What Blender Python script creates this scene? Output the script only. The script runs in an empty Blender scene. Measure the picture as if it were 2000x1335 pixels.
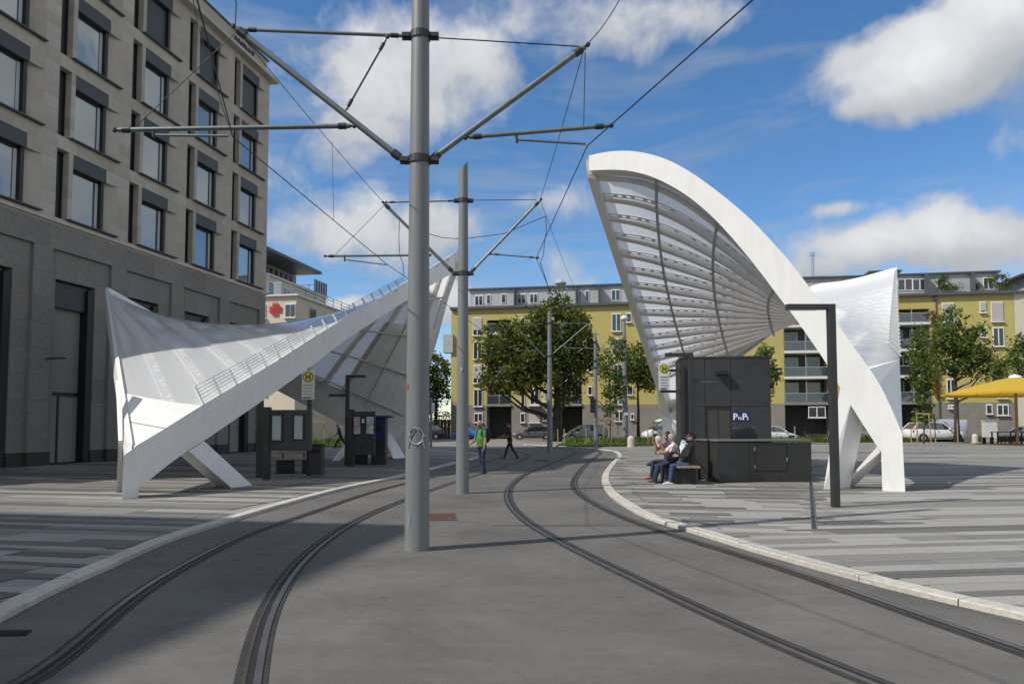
import bpy, bmesh, math, random
from mathutils import Vector, Matrix, noise
R = math.radians
V = Vector
rnd = random.Random(7)
scene = bpy.context.scene
COL = scene.collection

# ------------------------------------------------------------------ camera, light, exposure
F, PITCH, HY, EYE = 1450.0, R(3.2), 832.0, 1.5
PP = HY - F * math.tan(PITCH)
cam = bpy.data.cameras.new('camera')
cam.sensor_width, cam.lens = 36.0, 36.0 * F / 2000.0
cam.shift_y = (PP - 667.5) / 2000.0
cam.clip_start, cam.clip_end = 0.05, 3000.0
cam_o = bpy.data.objects.new('camera', cam)
cam_o.location, cam_o.rotation_euler = (0, 0, EYE), (R(90) + PITCH, 0, 0)
COL.objects.link(cam_o)
scene.camera = cam_o

SUN_EL, SUN_AZ = R(45), R(25)                 # height of the sun; heading its light travels in, from +X to +Y
sun = bpy.data.lights.new('sun', 'SUN')
sun.energy, sun.angle, sun.color = 4.7, R(0.53), (1.0, 0.95, 0.865)
sun_o = bpy.data.objects.new('sun', sun)
sdir = V((math.cos(SUN_AZ) * math.cos(SUN_EL), math.sin(SUN_AZ) * math.cos(SUN_EL), -math.sin(SUN_EL)))
sun_o.rotation_euler = sdir.to_track_quat('-Z', 'Y').to_euler()
sun_o.location = (-40, -20, 60)
COL.objects.link(sun_o)
scene.view_settings.view_transform = 'Standard'
scene.view_settings.look = 'None'
scene.view_settings.exposure = -0.08
scene.view_settings.gamma = 1.0
scene.view_settings.use_curve_mapping = False


PZB = 0.048                                   # top of the pavements above the track


def ray(px, py):
    cx, cy = (px - 1000.0) / F, (PP - py) / F
    return V((cx, math.cos(PITCH) - cy * math.sin(PITCH), math.sin(PITCH) + cy * math.cos(PITCH)))


def P(px, py, Y):                              # measured point of the photograph at distance Y
    v = ray(px, py)
    return V((0, 0, EYE)) + v * (Y / v.y)


def G(px, py, z=0.0):                          # measured point of the photograph on the ground
    v = ray(px, py)
    return V((0, 0, EYE)) + v * ((z - EYE) / v.z)


def on_plane(px, py, o, n):                    # measured point on a vertical wall plane
    v, c = ray(px, py), V((0, 0, EYE))
    return c + v * ((V(o) - c).dot(n) / v.dot(n))


# ------------------------------------------------------------------ world: sky with cumulus
world = bpy.data.worlds.new('World')
scene.world = world
world.use_nodes = True
wt = world.node_tree
wt.nodes.clear()


class NT:                                      # tiny node helper
    def __init__(s, t): s.t = t

    def n(s, kind, **kw):
        nd = s.t.nodes.new(kind)
        for k, v in kw.items(): setattr(nd, k, v)
        return nd

    def link(s, a, b): s.t.links.new(a, b)

    def m(s, op, a, b=0.0, c=None, clamp=False):
        nd = s.n('ShaderNodeMath', operation=op, use_clamp=clamp)
        for i, q in enumerate((a, b, c)):
            if q is None: continue
            if hasattr(q, 'links'): s.link(q, nd.inputs[i])
            else: nd.inputs[i].default_value = q
        return nd.outputs[0]

    def dot(s, a, vec):
        nd = s.n('ShaderNodeVectorMath', operation='DOT_PRODUCT')
        s.link(a, nd.inputs[0]); nd.inputs[1].default_value = vec
        return nd.outputs['Value']

    def noise(s, vec, scale, detail=6, rough=0.55, dist=0.0):
        nd = s.n('ShaderNodeTexNoise')
        nd.inputs['Scale'].default_value, nd.inputs['Detail'].default_value = scale, detail
        nd.inputs['Roughness'].default_value, nd.inputs['Distortion'].default_value = rough, dist
        s.link(vec, nd.inputs['Vector'])
        return nd.outputs['Fac']

    def ramp(s, fac, *stops):
        nd = s.n('ShaderNodeValToRGB')
        e = nd.color_ramp.elements
        while len(e) < len(stops): e.new(0.5)
        for q, (p, c) in zip(e, stops):
            q.position = p
            q.color = (c, c, c, 1) if not hasattr(c, '__len__') else (*c[:3], 1)
        s.link(fac, nd.inputs[0])
        return nd.outputs[0]

    def mix(s, fac, a, b, blend='MIX'):
        nd = s.n('ShaderNodeMix', data_type='RGBA', blend_type=blend)
        for key, q in ((0, fac), (6, a), (7, b)):
            if hasattr(q, 'links'): s.link(q, nd.inputs[key])
            else: nd.inputs[key].default_value = q if key == 0 else (*q[:3], 1)
        return nd.outputs[2]


W = NT(wt)
tc = W.n('ShaderNodeTexCoord')
nrm = W.n('ShaderNodeVectorMath', operation='NORMALIZE')
W.link(tc.outputs['Generated'], nrm.inputs[0])
D = nrm.outputs[0]
sky = W.n('ShaderNodeTexSky', sky_type='NISHITA', sun_disc=False)
sky.sun_elevation = SUN_EL
sky.sun_rotation = math.atan2(-sdir.x, -sdir.y)
sky.altitude, sky.air_density, sky.dust_density, sky.ozone_density = 500, 1.0, 0.15, 3.0
# cumulus heaps: where they stand (a direction), half width, half height, how solid, how fluffy the edge
heaps = [(800, 170, 310, 165, 0.82), (930, 120, 150, 90, 0.75), (720, 270, 260, 110, 0.70), (690, 440, 220, 100, 0.95), (860, 450, 160, 95, 0.8),
         (1190, 40, 260, 100, 0.78), (1850, 125, 215, 110, 1.25), (1980, 50, 150, 130, 1.1), (1705, 185, 95, 52, 0.9),
         (1720, 490, 190, 80, 1.05), (1890, 480, 220, 95, 1.15), (1650, 415, 90, 42, 0.75), (1640, 525, 110, 55, 0.9), (670, 585, 110, 36, 1.0),
         (560, 320, 160, 120, 0.5), (860, 600, 90, 60, 0.9), (1100, 410, 220, 60, 0.42), (600, 550, 160, 70, 0.5), (2750, 250, 420, 220, 0.8), (3300, -500, 700, 400, 0.9), (2420, -150, 220, 150, 0.8), (1060, 520, 120, 60, 0.4)]  # heaps far right of the view are added for the hotel panes to mirror
wob = W.n('ShaderNodeTexNoise'); wob.inputs['Scale'].default_value = 4.0; wob.inputs['Detail'].default_value = 3
W.link(D, wob.inputs['Vector'])
wsub = W.n('ShaderNodeVectorMath', operation='MULTIPLY_ADD')
W.link(wob.outputs['Color'], wsub.inputs[0]); wsub.inputs[1].default_value = (.10, .10, .10); wsub.inputs[2].default_value = (-.05, -.05, -.05)
wadd = W.n('ShaderNodeVectorMath', operation='ADD'); W.link(wsub.outputs[0], wadd.inputs[0]); W.link(D, wadd.inputs[1])
DW = wadd.outputs[0]
mask = None
base_z = None
for (px, py, rx, ry, wgt) in heaps:
    c = ray(px, py).normalized()
    rt = c.cross(V((0, 0, 1))).normalized(); up = rt.cross(c)
    u = W.m('MULTIPLY', W.dot(DW, rt), F / rx); v = W.m('MULTIPLY', W.dot(DW, up), F / ry)
    rr = W.m('SQRT', W.m('ADD', W.m('MULTIPLY', u, u), W.m('MULTIPLY', v, v)))
    back = W.m('GREATER_THAN', W.dot(D, c), 0.2)
    f = W.m('MULTIPLY', W.m('MULTIPLY', W.m('SUBTRACT', 1.15, rr, clamp=True), wgt), back)
    vv = W.m('MULTIPLY', W.m('MULTIPLY', v, 0.5), f)
    mask = f if mask is None else W.m('MAXIMUM', mask, f)
    base_z = vv if base_z is None else W.m('ADD', base_z, vv)
# the rest of the sky: denser cumulus added out of view to make the fill light greyer
sep = W.n('ShaderNodeSeparateXYZ'); W.link(D, sep.inputs[0])
inview = W.m('MULTIPLY', W.m('GREATER_THAN', sep.outputs[1], 0.0), 1.0)
wide = W.noise(D, 2.2, 3, 0.5)
fwd = ray(1000, 400).normalized()
away = W.m('SUBTRACT', 0.80, W.dot(D, fwd), clamp=True)
gen = W.m('MULTIPLY', W.m('MULTIPLY', W.m('SUBTRACT', wide, 0.40, clamp=True), 6.0, clamp=True), W.m('MULTIPLY', away, 4.0, clamp=True))
mask = W.m('MAXIMUM', mask, W.m('MULTIPLY', gen, 0.95))
n1 = W.noise(D, 9.0, 9, 0.58, 0.25)
n2 = W.noise(D, 2.6, 5, 0.6, 1.2)
stretch = W.n('ShaderNodeMapping'); stretch.inputs['Scale'].default_value = (2.2, 2.2, 9.0)
W.link(D, stretch.inputs['Vector'])
n3 = W.noise(stretch.outputs[0], 2.0, 7, 0.62, 0.6)
puff = W.m('ADD', W.m('MULTIPLY', mask, 1.15), W.m('MULTIPLY', W.m('SUBTRACT', n1, 0.5), 1.9))
dens = W.m('MULTIPLY', W.m('SUBTRACT', puff, 0.35), 2.4, clamp=True)
dens = W.m('MULTIPLY', dens, W.m('MULTIPLY', mask, 5.0, clamp=True))
thin = W.m('MULTIPLY', W.m('SUBTRACT', n3, 0.47, clamp=True), 1.7)
dens = W.m('MAXIMUM', dens, W.m('MINIMUM', thin, 0.42))
body = W.m('ADD', W.m('MULTIPLY', puff, 0.34), W.m('MULTIPLY', base_z, 0.55))
n4 = W.noise(D, 14.0, 6, 0.6, 0.3)
body = W.m('ADD', body, W.m('MULTIPLY', W.m('SUBTRACT', n4, 0.5), 0.42))
ccol = W.ramp(body, (0.0, (0.44, 0.47, 0.52)), (0.22, (0.58, 0.61, 0.655)), (0.58, (0.88, 0.89, 0.905)))
bg_sky = W.n('ShaderNodeBackground'); bg_sky.inputs['Strength'].default_value = 0.15
hsv = W.n('ShaderNodeHueSaturation'); hsv.inputs['Saturation'].default_value = 1.20; hsv.inputs['Value'].default_value = 1.0
W.link(sky.outputs[0], hsv.inputs['Color']); W.link(hsv.outputs[0], bg_sky.inputs['Color'])
bg_c = W.n('ShaderNodeBackground'); W.link(ccol, bg_c.inputs['Color']); bg_c.inputs['Strength'].default_value = 1.0
mx = W.n('ShaderNodeMixShader'); W.link(dens, mx.inputs[0]); W.link(bg_sky.outputs[0], mx.inputs[1]); W.link(bg_c.outputs[0], mx.inputs[2])
wo = W.n('ShaderNodeOutputWorld'); W.link(mx.outputs[0], wo.inputs['Surface'])

# ------------------------------------------------------------------ materials
MATS = {}


def mat(name, col, rough=0.6, metal=0.0, var=0.0, vscale=3.0, bump=0.0, bscale=30.0, col2=None, objvar=0.0,
        transl=0.0, spec=None, coat=0.0, stretch=None, grime=0.0):
    if name in MATS: return MATS[name]
    m = bpy.data.materials.new(name); m.use_nodes = True
    t = NT(m.node_tree); b = m.node_tree.nodes['Principled BSDF']
    b.inputs['Roughness'].default_value, b.inputs['Metallic'].default_value = rough, metal
    if spec is not None: b.inputs['Specular IOR Level'].default_value = spec
    if coat: b.inputs['Coat Weight'].default_value = coat; b.inputs['Coat Roughness'].default_value = 0.08
    tcn = t.n('ShaderNodeTexCoord'); vec = tcn.outputs['Object']
    if stretch:
        mp = t.n('ShaderNodeMapping'); mp.inputs['Scale'].default_value = stretch
        t.link(vec, mp.inputs['Vector']); vec = mp.outputs[0]
    c = None
    if var > 0 or col2:
        nz = t.noise(vec, vscale, 5, 0.6)
        lo = tuple(q * (1 - var) for q in col) if not col2 else col
        hi = tuple(min(1, q * (1 + var)) for q in col) if not col2 else col2
        c = t.ramp(nz, (0.32, lo), (0.68, hi))
    if objvar > 0:
        oi = t.n('ShaderNodeObjectInfo')
        hv = t.n('ShaderNodeHueSaturation')
        t.link(t.m('ADD', t.m('MULTIPLY', oi.outputs['Random'], 2 * objvar), 1 - objvar), hv.inputs['Value'])
        if c is not None: t.link(c, hv.inputs['Color'])
        else: hv.inputs['Color'].default_value = (*col, 1)
        c = hv.outputs[0]
    if grime > 0:
        g = t.ramp(t.noise(vec, vscale * 4.7, 6, 0.7), (0.35, 1.0 - grime), (0.6, 1.0))
        c = t.mix(1.0, c if c is not None else col, g, 'MULTIPLY')
    if c is not None: t.link(c, b.inputs['Base Color'])
    else: b.inputs['Base Color'].default_value = (*col, 1)
    if bump > 0:
        bp = t.n('ShaderNodeBump'); bp.inputs['Strength'].default_value = bump; bp.inputs['Distance'].default_value = 0.02
        t.link(t.noise(vec, bscale, 5, 0.65), bp.inputs['Height']); t.link(bp.outputs[0], b.inputs['Normal'])
    if transl > 0:
        tr = t.n('ShaderNodeBsdfTranslucent')
        if c is not None: t.link(c, tr.inputs['Color'])
        else: tr.inputs['Color'].default_value = (*col, 1)
        ms = t.n('ShaderNodeMixShader'); ms.inputs[0].default_value = transl
        t.link(b.outputs[0], ms.inputs[1]); t.link(tr.outputs[0], ms.inputs[2])
        t.link(ms.outputs[0], m.node_tree.nodes['Material Output'].inputs['Surface'])
    MATS[name] = m
    return m


M_white = mat('white_painted_steel', (0.77, 0.765, 0.745), 0.38, var=0.035, vscale=1.1, grime=0.07, stretch=(1, 1, .35))
M_rib = mat('warm_grey_rib_steel', (0.76, 0.735, 0.69), 0.5, var=0.04)
M_ribd = mat('grey_cross_rib_steel', (0.42, 0.41, 0.39), 0.5)
M_galv = mat('galvanised_grey_paint', (0.185, 0.195, 0.20), 0.5, 0.0, var=0.10, vscale=5, stretch=(1, 1, .12), grime=.12)
M_galv2 = mat('galvanised_tube', (0.16, 0.185, 0.18), 0.42, 0.35, var=0.15, vscale=8)
M_clamp = mat('dark_clamp_iron', (0.05, 0.055, 0.06), 0.5, 0.5)
M_wire = mat('dark_wire', (0.018, 0.02, 0.026), 0.5, 0.3)
M_anth = mat('anthracite_powder_coat', (0.030, 0.031, 0.033), 0.45, 0.0, var=0.12, vscale=4)
M_anthl = mat('anthracite_panel', (0.038, 0.038, 0.039), 0.38, var=0.10, vscale=2.0, grime=.15)
M_black = mat('black_plastic', (0.012, 0.012, 0.013), 0.5)
M_rubber = mat('tyre_rubber', (0.018, 0.018, 0.019), 0.8)
M_alu = mat('alloy', (0.55, 0.56, 0.58), 0.3, 0.9)
M_chrome = mat('bright_steel', (0.62, 0.62, 0.60), 0.25, 0.9)
M_wood = mat('weathered_slat_wood', (0.27, 0.20, 0.145), 0.7, var=0.25, vscale=6, stretch=(1, 8, 8))
M_woodp = mat('pale_stake_wood', (0.30, 0.22, 0.14), 0.8, var=0.2, vscale=9)
M_conc = mat('pale_concrete', (0.46, 0.43, 0.385), 0.8, var=0.12, vscale=6, bump=.15)
M_zinc = mat('zinc_cladding', (0.40, 0.405, 0.41), 0.5, 0.15, var=0.06, vscale=1.5)
M_zincd = mat('dark_zinc_coping', (0.075, 0.085, 0.09), 0.5)
M_yellow = mat('ochre_yellow_render', (0.445, 0.372, 0.128), 0.85, var=0.06, vscale=.6, grime=.06)
M_base = mat('grey_base_render', (0.225, 0.205, 0.18), 0.85, var=0.12, vscale=.8, grime=.12)
M_creamw = mat('cream_render', (0.56, 0.505, 0.405), 0.85, var=0.05, vscale=.7)
M_greyw = mat('warm_grey_render', (0.36, 0.335, 0.29), 0.85, var=0.06, vscale=.7)
M_pvc = mat('white_window_frame', (0.72, 0.72, 0.70), 0.45)
M_shut = mat('grey_roller_shutter', (0.43, 0.42, 0.40), 0.6)
M_red = mat('red_sign_paint', (0.50, 0.025, 0.03), 0.5)
M_yel_sign = mat('yellow_sign_enamel', (0.80, 0.53, 0.01), 0.4)
M_green_sign = mat('green_sign_enamel', (0.01, 0.11, 0.035), 0.4)
M_signw = mat('white_sign_panel', (0.62, 0.62, 0.60), 0.5, var=0.03)
M_print = mat('grey_print', (0.14, 0.14, 0.145), 0.7)
M_blue = mat('blue_sign_enamel', (0.012, 0.024, 0.13), 0.45)
M_letter = mat('white_letter', (0.78, 0.79, 0.80), 0.5)
M_letterd = mat('dim_grey_letter', (0.11, 0.11, 0.115), 0.5)
M_paper = mat('pale_lilac_paper', (0.55, 0.54, 0.66), 0.8)
M_stone = [mat('limestone_a', (0.475, 0.43, 0.365), 0.78, var=0.08, vscale=2.5, objvar=.09, bump=.08, bscale=18, grime=.08),
           mat('limestone_b', (0.445, 0.40, 0.335), 0.78, var=0.09, vscale=2.0, objvar=.09, bump=.08, bscale=18, grime=.10)]
M_gran = mat('dark_granite_cladding', (0.225, 0.208, 0.185), 0.72, var=0.16, vscale=9, objvar=.08, bump=.1, bscale=40, grime=.12)
M_plinth = mat('dark_plinth_stone', (0.035, 0.035, 0.035), 0.6)
M_frame = mat('dark_window_metal', (0.010, 0.010, 0.011), 0.45)
M_lintel = mat('slate_grey_blind_box', (0.052, 0.055, 0.060), 0.5)
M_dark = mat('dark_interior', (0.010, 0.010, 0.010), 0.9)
M_hedge = mat('hedge_leaf', (0.03, 0.045, 0.018), 0.7, var=.4, vscale=9)
M_shade = mat('garage_shade', (0.035, 0.034, 0.033), 0.85, var=.3, vscale=2)  # shade deep in the garages, put into the colour
M_brown = mat('brown_boards', (0.10, 0.06, 0.04), 0.8, var=.2)


def glass_mat(name, tint, rough=0.03, mixg=0.55, wav=0.015, wscale=0.6, tilt=0.0):
    m = bpy.data.materials.new(name); m.use_nodes = True
    t = NT(m.node_tree); b = m.node_tree.nodes['Principled BSDF']
    b.inputs['Base Color'].default_value = (*tint, 1); b.inputs['Roughness'].default_value = 0.35
    gl = t.n('ShaderNodeBsdfGlossy'); gl.inputs['Roughness'].default_value = rough
    gl.inputs['Color'].default_value = (0.86, 0.93, 0.95, 1)
    fr = t.n('ShaderNodeFresnel'); fr.inputs['IOR'].default_value = 1.5
    fac = t.m('ADD', t.m('MULTIPLY', fr.outputs[0], 0.9), mixg, clamp=True)
    tcn = t.n('ShaderNodeTexCoord')
    bp = t.n('ShaderNodeBump'); bp.inputs['Strength'].default_value = wav; bp.inputs['Distance'].default_value = 0.3
    oi = t.n('ShaderNodeObjectInfo'); ofs = t.n('ShaderNodeVectorMath', operation='MULTIPLY_ADD')
    t.link(oi.outputs['Location'], ofs.inputs[0]); ofs.inputs[1].default_value = (.37, .37, .37); t.link(tcn.outputs['Object'], ofs.inputs[2])
    wn = t.n('ShaderNodeTexWhiteNoise'); t.link(oi.outputs['Location'], wn.inputs['Vector'])
    tl = t.n('ShaderNodeVectorMath', operation='MULTIPLY_ADD'); t.link(wn.outputs['Color'], tl.inputs[0]); tl.inputs[1].default_value = (tilt, tilt, tilt); tl.inputs[2].default_value = (-tilt / 2,) * 3
    ge = t.n('ShaderNodeNewGeometry'); ad = t.n('ShaderNodeVectorMath', operation='ADD'); t.link(ge.outputs['Normal'], ad.inputs[0]); t.link(tl.outputs[0], ad.inputs[1])
    nz = t.n('ShaderNodeVectorMath', operation='NORMALIZE'); t.link(ad.outputs[0], nz.inputs[0]); t.link(nz.outputs[0], bp.inputs['Normal'])
    t.link(t.noise(ofs.outputs[0], wscale, 2, 0.5), bp.inputs['Height']); t.link(bp.outputs[0], gl.inputs['Normal'])
    ms = t.n('ShaderNodeMixShader'); t.link(fac, ms.inputs[0])
    t.link(b.outputs[0], ms.inputs[1]); t.link(gl.outputs[0], ms.inputs[2])
    t.link(ms.outputs[0], m.node_tree.nodes['Material Output'].inputs['Surface'])
    return m


M_glass = glass_mat('hotel_pane_glass', (0.05, 0.06, 0.065), mixg=0.26, wav=.03, tilt=.10)
M_glassd = glass_mat('dark_pane_glass', (0.012, 0.015, 0.018), mixg=0.06, wav=.02, tilt=.04)
M_glassc = glass_mat('car_glass', (0.012, 0.014, 0.016), mixg=0.12)
M_glassb = glass_mat('balcony_glass', (0.02, 0.03, 0.03), mixg=0.10)
M_curtain = mat('sheer_curtain', (0.55, 0.58, 0.60), 0.8, var=0.25, vscale=3, stretch=(9, 9, .1))

# ------------------------------------------------------------------ mesh helpers


class MB:
    def __init__(s): s.v, s.f, s.mi = [], [], []

    def add(s, vs, fs, mi=0):
        o = len(s.v); s.v += [tuple(q) for q in vs]
        for f in fs: s.f.append(tuple(i + o for i in f)); s.mi.append(mi)

    def quad(s, a, b, c, d, mi=0): s.add((a, b, c, d), ((0, 1, 2, 3),), mi)

    def hexa(s, lo, hi, mi=0):                 # two matching loops, capped
        n = len(lo)
        fs = [tuple(range(n))[::-1], tuple(range(n, 2 * n))]
        fs += [(i, (i + 1) % n, n + (i + 1) % n, n + i) for i in range(n)]
        s.add(list(lo) + list(hi), fs, mi)

    def box(s, c, size, mi=0, rot=0.0, mtx=None):
        hx, hy, hz = (q / 2 for q in size)
        vs = [V((x, y, z)) for z in (-hz, hz) for (x, y) in ((-hx, -hy), (hx, -hy), (hx, hy), (-hx, hy))]
        if rot: vs = [Matrix.Rotation(rot, 3, 'Z') @ q for q in vs]
        vs = [q + V(c) for q in vs]
        if mtx is not None: vs = [mtx @ q for q in vs]
        s.hexa(vs[:4], vs[4:], mi)

    def tube(s, pts, r, n=8, mi=0, caps=True, r2=None):
        pts = [V(p) for p in pts]
        rings = []
        for i, p in enumerate(pts):
            d = (pts[min(i + 1, len(pts) - 1)] - pts[max(i - 1, 0)])
            if d.length < 1e-9: d = V((0, 0, 1))
            d.normalize()
            a = d.cross(V((0, 0, 1)) if abs(d.z) < .93 else V((1, 0, 0))).normalized(); b = d.cross(a)
            k = i / max(1, len(pts) - 1)
            rr = r[i] if hasattr(r, '__len__') else (r if r2 is None else r + (r2 - r) * k)
            rings.append([p + (a * math.cos(2 * math.pi * j / n) + b * math.sin(2 * math.pi * j / n)) * rr for j in range(n)])
        vs = [q for rg in rings for q in rg]
        fs = [(i * n + j, i * n + (j + 1) % n, (i + 1) * n + (j + 1) % n, (i + 1) * n + j) for i in range(len(rings) - 1) for j in range(n)]
        if caps: fs += [tuple(range(n))[::-1], tuple((len(rings) - 1) * n + j for j in range(n))]
        s.add(vs, fs, mi)

    def bar(s, a, b, w, h, mi=0, up=V((0, 0, 1))):     # rectangular bar between two points
        a, b = V(a), V(b); d = (b - a).normalized()
        x = d.cross(up)
        if x.length < 1e-4: x = d.cross(V((1, 0, 0)))
        x.normalize(); y = x.cross(d)
        lo = [a + x * i * w / 2 + y * j * h / 2 for i, j in ((-1, -1), (1, -1), (1, 1), (-1, 1))]
        s.hexa(lo, [q + (b - a) for q in lo], mi)

    def lathe(s, prof, n=16, c=(0, 0, 0), mi=0):        # profile of (r, z)
        vs = [V(c) + V((r * math.cos(2 * math.pi * j / n), r * math.sin(2 * math.pi * j / n), z)) for r, z in prof for j in range(n)]
        fs = [(i * n + j, i * n + (j + 1) % n, (i + 1) * n + (j + 1) % n, (i + 1) * n + j) for i in range(len(prof) - 1) for j in range(n)]
        fs += [tuple(range(n))[::-1], tuple((len(prof) - 1) * n + j for j in range(n))]
        s.add(vs, fs, mi)

    def grid(s, fn, nu, nv, mi=0):
        vs = [fn(i / nu, j / nv) for i in range(nu + 1) for j in range(nv + 1)]
        w = nv + 1
        s.add(vs, [(i * w + j, (i + 1) * w + j, (i + 1) * w + j + 1, i * w + j + 1) for i in range(nu) for j in range(nv)], mi)

    def mesh(s, name, mats, smooth=False):
        me = bpy.data.meshes.new(name)
        me.from_pydata(s.v, [], s.f)
        for m in (mats if isinstance(mats, (list, tuple)) else [mats]): me.materials.append(m)
        me.polygons.foreach_set('material_index', s.mi)
        if smooth: me.polygons.foreach_set('use_smooth', [True] * len(s.f))
        me.update()
        return me


def tag(o, label=None, cat=None, group=None, kind=None):
    for k, v in (('label', label), ('category', cat), ('group', group), ('kind', kind)):
        if v: o[k] = v
    return o


def link(o, parent=None):
    COL.objects.link(o)
    if parent is not None:
        o.parent = parent
    return o


def thing(name, label, cat, loc=(0, 0, 0), rotz=0.0, group=None):
    o = bpy.data.objects.new(name, None)
    o.empty_display_size = 0.3
    o.location, o.rotation_euler = loc, (0, 0, rotz)
    COL.objects.link(o)
    return tag(o, label, cat, group)


def fix_normals(me):
    bm = bmesh.new(); bm.from_mesh(me)
    bmesh.ops.recalc_face_normals(bm, faces=bm.faces)
    bm.to_mesh(me); bm.free()


def part(name, mb, mats, parent=None, smooth=False, local=False, bevel=0.0, label=None, kind=None, fixn=True, edge=None):
    """links one mesh object; vertices are world ones unless local=True"""
    me = mb.mesh(name, mats, smooth)
    if fixn: fix_normals(me)
    o = bpy.data.objects.new(name, me)
    if parent is not None and not local:
        p = parent
        inv = Matrix.Identity(4)
        chain = []
        while p is not None: chain.append(p); p = p.parent
        m = Matrix.Identity(4)
        for q in reversed(chain): m = m @ Matrix.LocRotScale(q.location, q.rotation_euler, q.scale)
        me.transform(m.inverted())
    link(o, parent)
    if bevel:
        b = o.modifiers.new('bevel', 'BEVEL'); b.width = bevel; b.segments = 2; b.limit_method = 'ANGLE'; b.angle_limit = R(35)
    if smooth and edge:
        bm = bmesh.new(); bm.from_mesh(me)
        for e in bm.edges:
            if len(e.link_faces) == 2 and e.calc_face_angle(0) > R(edge): e.smooth = False
        bm.to_mesh(me); bm.free()
    return tag(o, label, kind=kind)


def copy_tree(o, parent=None):
    c = o.copy(); COL.objects.link(c)
    if parent is not None: c.parent = parent
    for ch in o.children: copy_tree(ch, c)
    return c


def resample(pts, n):
    pts = [V(p) for p in pts]
    L = [0.0]
    for a, b in zip(pts, pts[1:]): L.append(L[-1] + (b - a).length)
    out, k = [], 0
    for i in range(n + 1):
        t = L[-1] * i / n
        while k < len(pts) - 2 and L[k + 1] < t: k += 1
        u = (t - L[k]) / max(1e-9, L[k + 1] - L[k])
        out.append(pts[k].lerp(pts[k + 1], min(1, max(0, u))))
    return out


def catmull(pts, sub=8):
    pts = [V(p) for p in pts]
    q = [pts[0] * 2 - pts[1]] + pts + [pts[-1] * 2 - pts[-2]]
    out = []
    for i in range(1, len(q) - 2):
        p0, p1, p2, p3 = q[i - 1:i + 3]
        for k in range(sub):
            t = k / sub
            out.append(0.5 * ((2 * p1) + (p2 - p0) * t + (2 * p0 - 5 * p1 + 4 * p2 - p3) * t * t + (3 * p1 - p0 - 3 * p2 + p3) * t ** 3))
    out.append(pts[-1])
    return out


def smooth_line(pts, it=3):
    pts = [V(p) for p in pts]
    for _ in range(it):
        pts = [pts[0]] + [(pts[i - 1] + pts[i] * 2 + pts[i + 1]) / 4 for i in range(1, len(pts) - 1)] + [pts[-1]]
    return pts


def side_offset(pts, d):                        # shifted sideways in plan; positive is to the left of travel
    out = []
    for i, p in enumerate(pts):
        t = pts[min(i + 1, len(pts) - 1)] - pts[max(i - 1, 0)]
        t.z = 0; t.normalize()
        out.append(p + V((-t.y, t.x, 0)) * d)
    return out


def text_obj(body, size, material, origin, xdir, updir, parent=None, name='lettering', depth=0.006, align='LEFT', bold=0.0):
    cu = bpy.data.curves.new(name, 'FONT')
    cu.body, cu.size, cu.extrude, cu.align_x, cu.offset = body, size, depth, align, bold
    cu.resolution_u = 3
    tmp = bpy.data.objects.new(name, cu); COL.objects.link(tmp)
    dg = bpy.context.evaluated_depsgraph_get()
    me = bpy.data.meshes.new_from_object(tmp.evaluated_get(dg))
    bpy.data.objects.remove(tmp); bpy.data.curves.remove(cu)
    me.materials.clear(); me.materials.append(material); me.name = name
    x, y = V(xdir).normalized(), V(updir).normalized(); z = x.cross(y)
    m = Matrix(((x.x, y.x, z.x, origin[0]), (x.y, y.y, z.y, origin[1]), (x.z, y.z, z.z, origin[2]), (0, 0, 0, 1)))
    if parent is not None:
        pm = Matrix.Identity(4); ch = []; p = parent
        while p is not None: ch.append(p); p = p.parent
        for q in reversed(ch): pm = pm @ Matrix.LocRotScale(q.location, q.rotation_euler, q.scale)
        m = pm.inverted() @ m
    me.transform(m)
    return link(bpy.data.objects.new(name, me), parent)

# ------------------------------------------------------------------ ground, rails, kerbs, paving


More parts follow.
